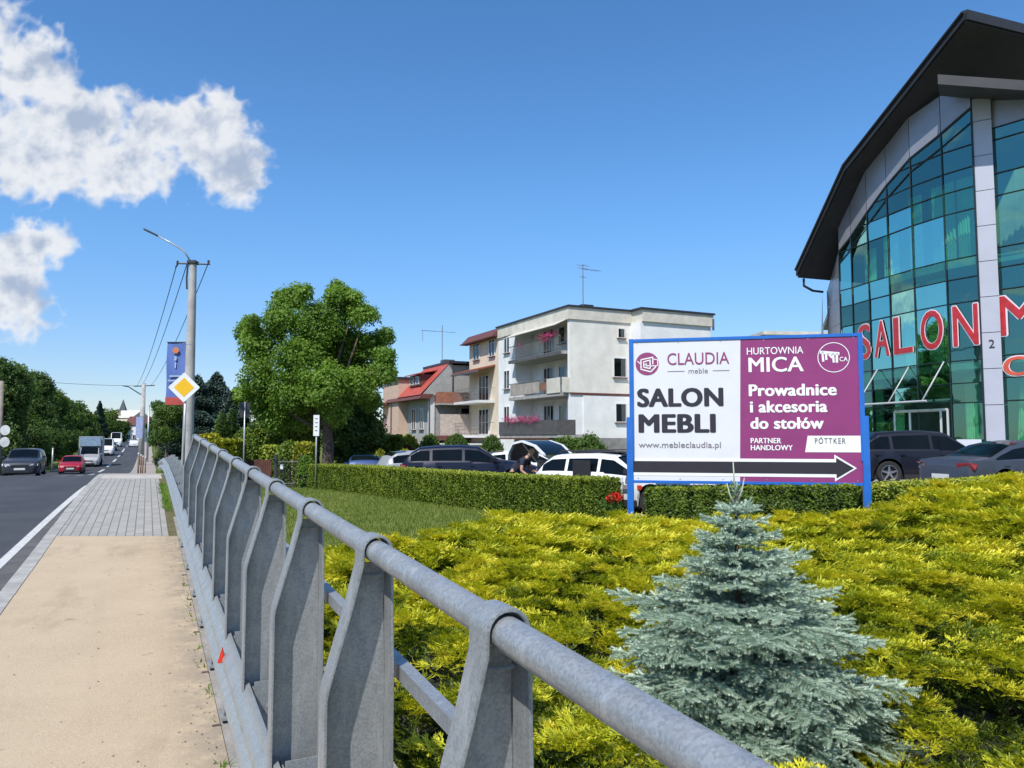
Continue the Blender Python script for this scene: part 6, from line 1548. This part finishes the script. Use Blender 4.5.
# traffic on the road
AZ = math.atan2(-1, -SL)                            # heading towards the camera
def on_road(b, Y): return b+SL*Y, Y, float(R(Y))-.11
def face(b, Y): return math.atan2(-1.0, -SL)
x, y, z = on_road(-6.95, 44.5); car('hatchback', 'dark grey-blue hatchback driving towards the camera, nearest vehicle in the queue', x, y, face(0, 0), 4.2, 1.80, 1.56, HATCH(1.56), P_dark, zb=z, axles=(.19, .80), cabin=(.06, .74), pillars=(.24, .47), wr=.33)
x, y, z = on_road(-5.9, 62); car('small_car', 'small red car driving ahead of the removal truck', x, y, face(0, 0), 3.8, 1.68, 1.42, HATCH(1.42), P_red, zb=z, axles=(.19, .80), cabin=(.06, .74), pillars=(.24, .47), wr=.30)
x, y, z = on_road(-2.4, 150); car('small_car', 'white car driving away in the right-hand lane far down the road', x, y, face(0, 0)+PI, 4.2, 1.75, 1.45, HATCH(1.45), P_white, zb=z, axles=(.19, .80), cabin=(.06, .74), pillars=(.24, .47))
x, y, z = on_road(-6.1, 133); car('small_car', 'dark car between the two white vans', x, y, face(0, 0), 4.2, 1.75, 1.45, HATCH(1.45), P_dark, zb=z, axles=(.19, .80), cabin=(.06, .74), pillars=(.24, .47))
VAN = lambda H: [(0, H*.96), (.02, H*.985), (.5, H), (.68, H*.985), (.74, H*.93), (.86, H*.56), (.90, H*.50), (.97, H*.44), (1, H*.30)]
x, y, z = on_road(-6.0, 116); car('van', 'front white van directly behind the removal truck', x, y, face(0, 0), 5.6, 2.0, 2.5, VAN(2.5), P_white, zb=z, axles=(.17, .82), cabin=(.60, .86), belt=1.35, cat='van', group='white vans', side_glass=True, van=True, wr=.34, skip_rear_glass=True, roof_taper=.88)
x, y, z = on_road(-6.0, 152); car('van', 'rear white van, furthest vehicle of the oncoming queue', x, y, face(0, 0), 5.8, 2.0, 2.8, VAN(2.8), P_white, zb=z, axles=(.17, .82), cabin=(.60, .86), belt=1.45, cat='van', group='white vans', van=True, wr=.34, skip_rear_glass=True, roof_taper=.88)
# truck: van cab with a tall box body and a roof fairing
x, y, z = on_road(-5.95, 81)
CAB = lambda: [(0, 2.0), (.02, 2.06), (.30, 2.08), (.42, 2.0), (.66, 1.28), (.72, 1.18), (.93, 1.0), (1, .70)]
tk, _, _, _ = car('removal_truck', 'grey truck with a tall box body and wind deflector, behind the red car', x, y, face(0, 0), 2.9, 2.0, 2.08, CAB(), P_silver, zb=z, axles=(.68,), cabin=(.08, .66), belt=1.2, cat='truck', van=True, wr=.35, skip_rear_glass=True, roof_taper=.86)
bxm = MB(); bxm.b2(-5.3, -1.25, -1.12, 1.12, .75, 3.15); bxm.build('box_body', mat('box_grey', (.40, .43, .46), .5), tk, bevel=.03)
fa = MB(); fa.prism([(-1.25, -1.0, 2.05), (-.1, -.85, 2.1), (-1.1, -1.0, 3.05), (-1.25, -1.0, 3.1)], (0, 1.9, 0)); fa.build('wind_deflector', mat('deflector_blue_grey', (.13, .19, .25), .35, coat=.5), tk, bevel=.04)
MB().b2(-5.2, -1.2, -.5, .5, .45, .74).build('chassis', M_blk, tk)
for s in (-1, 1):
    T = Matrix.Translation((-4.2, s*.9, .36)) @ Matrix.Rotation(s*-PI/2, 4, 'X'); wh = empty('wheel'); wh.parent = tk
    MB().lathe([(.0, .05), (.22, .06), (.24, .11), (.33, .11), (.36, .07), (.36, -.12), (.2, -.12)], 20, T).build('tyre', M_tyre, wh, True, sharp=.8)

# ------------------------------------------------------------------ street furniture
M_pole = mat('pole_concrete', (.42, .41, .39), .9, var=.1, vscale=2, dirt=.35, bump=.3); M_post = mat('zinc_post', (.45, .46, .47), .45, .6); M_dk = mat('dark_metal', (.06, .06, .065), .5, .4)
def P_at(px, py, Y): p = at(px, py, Y); return p
pb_ = at(187, 470, 27); zb = float(R(27))-.1; pt = at(193.3, 262, 27)
lp = empty('street_lamp', (pb_.x, 27, zb), 0, 'tall concrete pole with an LED street lamp arm, carrying wires and a banner', 'street lamp')
h = pt.z-zb; MB().tube([(0, 0, -.3), (0, 0, h*.33), (0, 0, h*.34), (0, 0, h)], [.20, .178, .178, .125], 14).build('pole', M_pole, lp, True, sharp=1)
MB().tube([(-.03, -.05, h-.05), (-.30, -.08, h+.38), (-.75, -.12, h+.66), (-1.25, -.16, h+.92)], .028, 8).build('arm', M_post, lp, True)
lh = MB(); lh.prism([(-1.20, -.26, h+.87), (-1.22, -.06, h+.87), (-1.72, -.10, h+1.11), (-1.70, -.24, h+1.11)], (.01, 0, .06)); lh.build('lamp_head', M_dk, lp, bevel=.01)
cb_ = MB(); cb_.tube([(-.62, 0, h-.20), (-.52, 0, h-.05), (.60, 0, h-.08)], .03, 6); cb_.tube([(-.55, -.0, h-.06), (-.55, 0, h+.04)], .04, 6); cb_.tube([(.55, 0, h-.08), (.55, 0, h+.06)], .04, 6); cb_.build('crossarm', M_dk, lp)
MB().box((0, 0, h-.02), (.32, .34, .12)).build('pole_cap', M_dk, lp, bevel=.02)
MB().tube([(-.15, -.08, h-.1), (-.17, -.1, h-.6), (-.15, -.1, h-1.0)], .03, 6).build('cable_loop', M_dk, lp)
for zc in (1.6, 1.75, 3.4, 4.6): MB().lathe([(.192-.004*zc*2, zc), (.198-.004*zc*2, zc), (.198-.004*zc*2, zc+.03), (.192-.004*zc*2, zc+.03)], 14).build('band', M_post, lp)
# banner hung on two brackets
b0 = at(168.3, 342, 27); b1 = at(185, 405, 27); bn_ = empty('banner', (b0.x, 26.93, b1.z), 0, 'blue banner with an orange emblem and red hem hanging on the concrete lamp pole', 'banner')
wB = b1.x-b0.x; hB = b0.z-b1.z
M_bblue = mat('banner_blue', (.085, .15, .40), .7, var=.06); M_borange = mat('banner_orange', (.60, .20, .07), .7); M_bwht = mat('banner_white', (.34, .42, .60), .7)
cl = MB(); vs = []; fs = []
for i in range(9):
    for j in range(5): vs.append((wB*j/4, .03*math.sin(i*.9+j*.7), hB*(.12+.88*i/8)))
for i in range(8):
    for j in range(4): fs.append((i*5+j, i*5+j+1, i*5+j+6, i*5+j+5))
cl.add(vs, fs).build('cloth', M_bblue, bn_, True)
MB().prism([(wB*.0, -.035, 0), (wB, -.035, 0), (wB, -.035, hB*.12), (0, -.035, hB*.12)], (0, .05, 0)).build('hem', mat('banner_red', (.42, .06, .05), .7), bn_)
em = MB(); em.lathe([(0, 0), (wB*.17, 0)], 16, Matrix.Translation((wB*.5, -.06, hB*.86)) @ Matrix.Rotation(PI/2, 4, 'X')); em.build('emblem', M_borange, bn_)
wl = MB(); wl.b2(wB*.44, wB*.56, -.065, -.055, hB*.70, hB*.77); wl.b2(wB*.47, wB*.54, -.066, -.056, hB*.58, hB*.67)
for k_, (a_, b_) in enumerate(((.2, .8), (.12, .88), (.25, .75))): wl.b2(wB*a_, wB*b_, -.062, -.054, hB*(.44-.07*k_), hB*(.465-.07*k_))
wl.build('stripe', M_bwht, bn_)
for z_ in (hB*.995, .02): MB().tube([(wB*-.02, 0, z_), (wB+.12, 0, z_)], .018, 6).build('bracket', M_dk, bn_)
# priority road sign
ps = at(183.3, 470, 21); zc = at(181, 387.5, 21).z; zb = float(R(21))-.05
sg = empty('priority_sign', (ps.x, 21, zb), math.atan(-SL)*.35, 'yellow diamond priority road sign with a white border on a thin grey post', 'road sign')
M_syel = mat('sign_yellow', (.80, .46, .01), .4, var=.02); M_swht = mat('sign_white', (.74, .75, .74), .4, var=.02)
MB().tube([(0, 0, -.2), (0, 0, zc-zb+.1)], .030, 10).build('post', M_post, sg, True)
def diamond(r, y0, th, name, m, rr=.03):
    pts = []
    for k_ in range(4):
        a = PI/2*k_; c = Vector((math.cos(a), 0, math.sin(a)))*(r-rr*1.41)
        for q in (-40, -15, 15, 40): pts.append((c.x-.03+rr*math.cos(a+math.radians(q)), y0, c.z+zc-zb+rr*math.sin(a+math.radians(q))))
    MB().prism(pts, (0, th, 0)).build(name, m, sg)
diamond(.415, -.055, .018, 'plate', M_swht); diamond(.265, -.0595, .004, 'yellow_face', M_syel, .012)
# information sign by the hedge
ps = at(315.5, 487, 29.2); zb = gz(ps.x, 29.2); inf = empty('notice_sign', (ps.x, 29.2, zb), .05, 'narrow white upright sign panel on a thin pole at the end of the long hedge', 'sign')
zt = at(315, 415, 29.2).z-zb; MB().tube([(0, 0, -.2), (0, 0, zt)], .03, 8).build('post', M_post, inf, True); MB().b2(-.115, .115, -.05, -.032, zt-.80, zt).build('panel', M_swht, inf, bevel=.01)
ln_ = MB()
for k_ in range(4): ln_.b2(-.05, .05, -.054, -.051, zt-.16-.15*k_, zt-.12-.15*k_)
ln_.build('print', M_txtg, inf)
ps = at(243.5, 466, 31); zb = gz(ps.x, 31); zt = at(243, 402, 31).z-zb; o = empty('signpost', (ps.x, 31, zb), -1.2, 'thin pale post carrying an edge-on dark sign in front of the garden bushes', 'sign')
MB().tube([(0, 0, -.2), (0, 0, zt)], .028, 8).build('post', M_post, o, True); MB().b2(-.05, -.03, -.20, .20, zt-.62, zt-.02).build('panel', M_dk, o)
# brown slatted fence and gate in the garden
def panel_fence(label, px0, px1, Y0, Y1, h_, m, name='fence', gap=.02, w_=.11, cat='fence'):
    a = at(px0, 460, Y0); b = at(px1, 460, Y1); a.z = gz(a.x, a.y); b.z = gz(b.x, b.y); o = empty(name, a[:], 0, label, cat); d = (b-a); L = d.length; dn = d.normalized(); mb = MB(); n = int(L/(w_+gap))
    for i in range(n):
        p = dn*(i*(w_+gap)); mb.box((p.x, p.y, p.z+h_/2+.02*math.sin(i)), (w_, .02, h_), math.atan2(dn.y, dn.x))
    mb.build('board', m, o); 
    for k_ in range(int(L/2)+1): q = dn*min(L, k_*2.0); MB().box((q.x, q.y+.06, q.z+h_/2), (.08, .08, h_+.1)).build('post', M_dk, o)
    return o
panel_fence('reddish brown board fence below the garden bushes', 244, 275, 34, 33, 1.15, mat('brown_boards', (.11, .045, .035), .8, var=.2))
gt = at(277, 460, 32.5); gt.z = gz(gt.x, 32.5); o = empty('garden_gate', gt[:], 0, 'open dark metal bar gate right of the brown board fence', 'gate'); mb = MB()
for i in range(14): mb.tube([(i*.075, 0, 0), (i*.075, 0, 1.15)], .012, 5)
mb.tube([(0, 0, 1.05), (1.0, 0, 1.05)], .02, 5); mb.tube([(0, 0, .15), (1.0, 0, .15)], .02, 5); mb.build('bars', M_dk, o)
for s in (-.05, 1.05): MB().b2(s-.06, s+.06, -.06, .06, 0, 1.35).build('post', M_dk, o)
MB().b2(.15, .27, -.04, -.02, .75, .95).build('plate', M_swht, o)
# left power pole with two round signs seen edge-on/back
pl = at(-1, 474, 46); zb = gz(pl.x, 46); lp2 = empty('utility_pole', (pl.x, 46, zb), 0, 'old grey pole at the left edge with two round sign backs', 'pole')
zt = at(-1, 381, 46).z-zb; MB().tube([(0, 0, -.3), (-.1, 0, zt)], [.16, .12], 10).build('pole', mat('weathered_pole', (.25, .22, .19), .9), lp2, True)
for z_ in (2.05, 2.75): MB().lathe([(0, -.01), (.30, -.01), (.30, .01), (0, .01)], 20, Matrix.Translation((.38, -.2, z_)) @ Matrix.Rotation(PI/2, 4, 'X')).build('round_sign', mat('sign_back', (.52, .53, .54), .5), lp2)
MB().tube([(0, -.15, 2.05), (.3, -.18, 2.05)], .02, 5).build('bracket', M_dk, lp2)
# far poles along the footway
def far_pole(label, px, pyt, Y, r, m, arms=True, name='utility_pole'):
    p = at(px, pyt, Y); zb = gz(p.x, Y)-.1; o = empty(name, (p.x, Y, zb), 0, label, 'pole', None); h_ = p.z-zb
    MB().tube([(0, 0, -.3), (0, 0, h_)], [r*1.25, r*.8], 10).build('pole', m, o, True)
    if arms:
        a_ = MB(); a_.tube([(-1.0, 0, h_-.35), (1.2, 0, h_-.25)], .06, 5); a_.build('crossarm', M_dk, o)
        MB().tube([(0, 0, h_-1.4), (-1.6, 0, h_-.4), (-2.2, 0, h_-.3)], .06, 5).build('lamp_arm', M_dk, o)
    return o
far_pole('distant concrete pole with crossarm and lamp arm beside the far footway', 143.6, 383, 82, .26, M_pole)
far_pole('short pale pole just right of the distant concrete pole', 149, 406, 92, .10, M_post, False, 'post')
fb = at(140.5, 417, 80); o = empty('banner', (fb.x, 79.8, fb.z-2.2), 0, 'small far blue and white banner on the distant concrete pole', 'banner'); MB().b2(-.35, .35, 0, .03, 0, 2.2).build('cloth', mat('far_banner', (.30, .35, .55), .7), o); MB().tube([(-.35, .015, 2.22), (.7, .015, 2.22)], .03, 5).build('bracket', M_dk, o)
# rusty pedestrian rail posts by the crossing
for i, (px, Y) in enumerate(((138.5, 44), (141, 48), (143, 52), (145.5, 57))):
    p = at(px, 460, Y); zb = float(R(Y)); o = empty('bollard', (p.x, Y, zb), 0, ['nearest slim rusty post on the left of the far footway', 'second slim rusty post on the left of the far footway', 'third slim rusty post on the left of the far footway', 'furthest slim rusty post on the left of the far footway'][i], 'bollard', 'slim posts beside the far footway')
    MB().tube([(0, 0, -.1), (0, 0, 1.15)], .045, 8).build('tube', mat('rusty_post', (.22, .15, .11), .8) if i == 0 else bpy.data.materials['rusty_post'], o, True); MB().lathe([(0, 1.2), (.05, 1.17), (.055, 1.12)], 8).build('cap', M_swht, o)
# small grey pole on the left verge and a low post
for (px, py, Y, lb) in ((53, 447, 66, 'thin grey post on the verge between the hatchback and the red car'),):
    p = at(px, py, Y); zb = gz(p.x, Y); o = empty('signpost', (p.x, Y, zb), 0, lb, 'post'); MB().tube([(0, 0, -.2), (0, 0, p.z-zb)], .07, 8).build('post', M_post, o, True); MB().lathe([(0, p.z-zb+.03), (.085, p.z-zb), (.085, p.z-zb-.05)], 8).build('cap', M_dk, o)
# overhead wires: one thing per wire
def wire(label, a, b, sag, r=.012, group='overhead wires'):
    a = Vector(a); b = Vector(b); pts = [a.lerp(b, t)-Vector((0, 0, sag*4*t*(1-t))) for t in np.linspace(0, 1, 24)]
    o = MB().tube(pts, r, 5).build('wire', M_dk, None, True); tag(o, label, 'wire', group)
ht = lp.location.z+h; fp = at(143.6, 383, 82)
for i, (dx, lb) in enumerate(((-.56, 'leftmost overhead wire running from the lamp pole to the far pole'), (-.2, 'middle overhead wire running from the lamp pole to the far pole'), (.55, 'right overhead wire running from the lamp pole to the far pole'))):
    wire(lb, (lp.location.x+dx, 27, ht-.02), (fp.x+dx*1.3, 82, fp.z-.3), .7, .016)
wire('thin overhead wire crossing the road from the far pole to the left trees', (fp.x, 82, fp.z-.3), (-62, 70, 9.5), .8, .02, None)

# ------------------------------------------------------------------ person leaning into the open boot
M_skin = mat('skin', (.46, .27, .19), .6, var=.05); M_shirt = mat('dark_shirt', (.022, .025, .045), .9, var=.2, vscale=9); M_trs = mat('dark_trousers', (.05, .055, .075), .9, var=.15); M_hair = mat('dark_hair', (.03, .022, .018), .8)
def skin_mesh(name, chains, m, parent, sub=2):
    """chains: list of [(pos, radius), ...]; first point of later chains may equal an earlier point (joined)"""
    vs = []; es = []; rad = []
    def idx(p, r):
        for i, v in enumerate(vs):
            if (Vector(v)-Vector(p)).length < 1e-4: return i
        vs.append(p); rad.append(r); return len(vs)-1
    for c in chains:
        pr = None
        for (p, r) in c:
            i = idx(p, r)
            if pr is not None: es.append((pr, i))
            pr = i
    me = bpy.data.meshes.new(name); me.from_pydata(vs, es, []); ob = bpy.data.objects.new(name+'_s', me); C.objects.link(ob)
    ob.modifiers.new('s', 'SKIN'); sv = me.skin_vertices[0].data
    for i, r in enumerate(rad): sv[i].radius = (r, r) if not isinstance(r, tuple) else r
    sv[0].use_root = True
    sb = ob.modifiers.new('u', 'SUBSURF'); sb.levels = sb.render_levels = sub
    bpy.context.view_layer.update(); dg = bpy.context.evaluated_depsgraph_get(); m2 = bpy.data.meshes.new_from_object(ob.evaluated_get(dg)); bpy.data.objects.remove(ob); bpy.data.meshes.remove(me)
    m2.materials.clear(); return link_mesh(name, m2, m, parent, True)
px_, py_ = .02, 21.2
pr = empty('person', (px_, py_, -.33), math.radians(-22), 'person in a dark short-sleeved shirt bending forward into the open white car boot', 'person')
# local +x = facing the car (to the right); bent at the hips about 45 degrees
pel = (0, 0, .93); ch_ = (.34, 0, 1.27); nk = (.44, 0, 1.37)
body = skin_mesh('body', [
    [(pel, (.15, .13)), ((.16, 0, 1.09), (.14, .125)), (ch_, (.17, .13)), (nk, .06), ((.50, 0, 1.43), .055), ((.545, 0, 1.50), .088), ((.57, 0, 1.575), .092), ((.575, 0, 1.63), .065)],
    [(pel, (.15, .13)), ((.0, .11, .86), .105), ((.03, .12, .48), .066), ((.0, .125, .43), .064), ((-.06, .13, .09), .042), ((.10, .135, .035), .042), ((.17, .135, .03), .03)],
    [(pel, (.15, .13)), ((.0, -.11, .86), .105), ((.05, -.12, .48), .066), ((.03, -.125, .43), .064), ((.0, -.13, .09), .042), ((.15, -.135, .035), .042), ((.22, -.135, .03), .03)],
    [(ch_, (.17, .13)), ((.37, -.20, 1.28), .062), ((.36, -.27, 1.02), .045), ((.38, -.26, .98), .042), ((.56, -.22, .86), .030), ((.60, -.21, .84), (.040, .022)), ((.64, -.20, .825), (.038, .018))],
    [(ch_, (.17, .13)), ((.37, .20, 1.28), .062), ((.42, .27, 1.04), .045), ((.45, .27, 1.0), .042), ((.66, .20, .92), .030), ((.70, .19, .905), (.040, .022)), ((.74, .18, .895), (.038, .018))]], M_skin, pr)
for (hx_, hy_, hz_) in ((.62, -.205, .835), (.72, .185, .90)):
    for k_, (dy, l_) in enumerate(((-.028, .062), (-.010, .074), (.010, .070), (.028, .055))):
        skin_mesh('finger', [[((hx_, hy_+dy, hz_), .010), ((hx_+.045, hy_+dy, hz_-.010), .0092), ((hx_+.045+l_*.4, hy_+dy, hz_-.024), .0085), ((hx_+.045+l_*.6, hy_+dy, hz_-.046), .007)]], M_skin, body, 1)
    skin_mesh('thumb', [[((hx_-.01, hy_+(.02 if hy_ < 0 else -.02), hz_), .012), ((hx_+.01, hy_+(.045 if hy_ < 0 else -.045), hz_-.012), .0105), ((hx_+.04, hy_+(.055 if hy_ < 0 else -.055), hz_-.03), .008)]], M_skin, body, 1)
skin_mesh('shirt', [[((-.03, 0, .91), (.185, .165)), ((.16, 0, 1.10), (.162, .145)), (ch_, (.188, .15)), ((.415, 0, 1.345), .085)],
    [(ch_, (.188, .15)), ((.37, -.20, 1.28), .078), ((.365, -.245, 1.12), .062)], [(ch_, (.188, .15)), ((.37, .20, 1.28), .078), ((.395, .245, 1.13), .062)]], M_shirt, pr)
skin_mesh('trousers', [[((.01, 0, .94), (.180, .162)), ((.0, .11, .86), .120), ((.03, .12, .48), .082), ((.0, .125, .43), .08), ((-.05, .13, .12), .062)], [((.01, 0, .94), (.168, .148)), ((.0, -.11, .86), .120), ((.05, -.12, .48), .082), ((.03, -.125, .43), .08), ((.01, -.13, .12), .062)]], M_trs, pr)
hr = MB(); hc = Vector((.545, 0, 1.585)); vs = []; fs = []
for i in range(7):
    for k_ in range(14):
        th = (i/6)*1.75; a = 2*PI*k_/14; vs.append(hc+Matrix.Rotation(.35, 3, 'Y')@Vector((-.012+.104*math.sin(th)*math.cos(a)*1.02, .094*math.sin(th)*math.sin(a), .108*math.cos(th)*(1.0 if math.cos(a) < .5 or i < 4 else .9))) if not (math.cos(a) > .4 and i > 3) else hc+Matrix.Rotation(.35, 3, 'Y')@Vector((.085*math.cos(a), .09*math.sin(a), .05)))
for i in range(6):
    for k_ in range(14): fs.append((i*14+k_, i*14+(k_+1) % 14, (i+1)*14+(k_+1) % 14, (i+1)*14+k_))
hr.add(vs, fs).build('hair', M_hair, pr, True)
fc = MB(); fc.tube([(.655, 0, 1.575), (.682, 0, 1.545)], [.010, .016], 6); fc.build('nose', M_skin, body, True)
for s in (-1, 1):
    MB().lathe([(0, .0), (.010, .002), (.012, .0)], 8, Matrix.Translation((.655, s*.032, 1.582)) @ Matrix.Rotation(PI/2, 4, 'Y')).build('eye', M_hair, body)
    MB().tube([(.56, s*.093, 1.60), (.565, s*.103, 1.58), (.565, s*.097, 1.55)], [.008, .014, .007], 6).build('ear', M_skin, body, True)
MB().tube([(.652, -.02, 1.525), (.660, 0, 1.523), (.652, .02, 1.525)], .005, 5).build('mouth', mat('lips', (.38, .15, .12), .6), body)
for (xa, ya, za) in ((.06, .132, .04), (.11, -.132, .04)): MB().b2(xa-.12, xa+.15, ya-.05, ya+.05, 0, .075).build('shoe', M_blk, pr, bevel=.025)
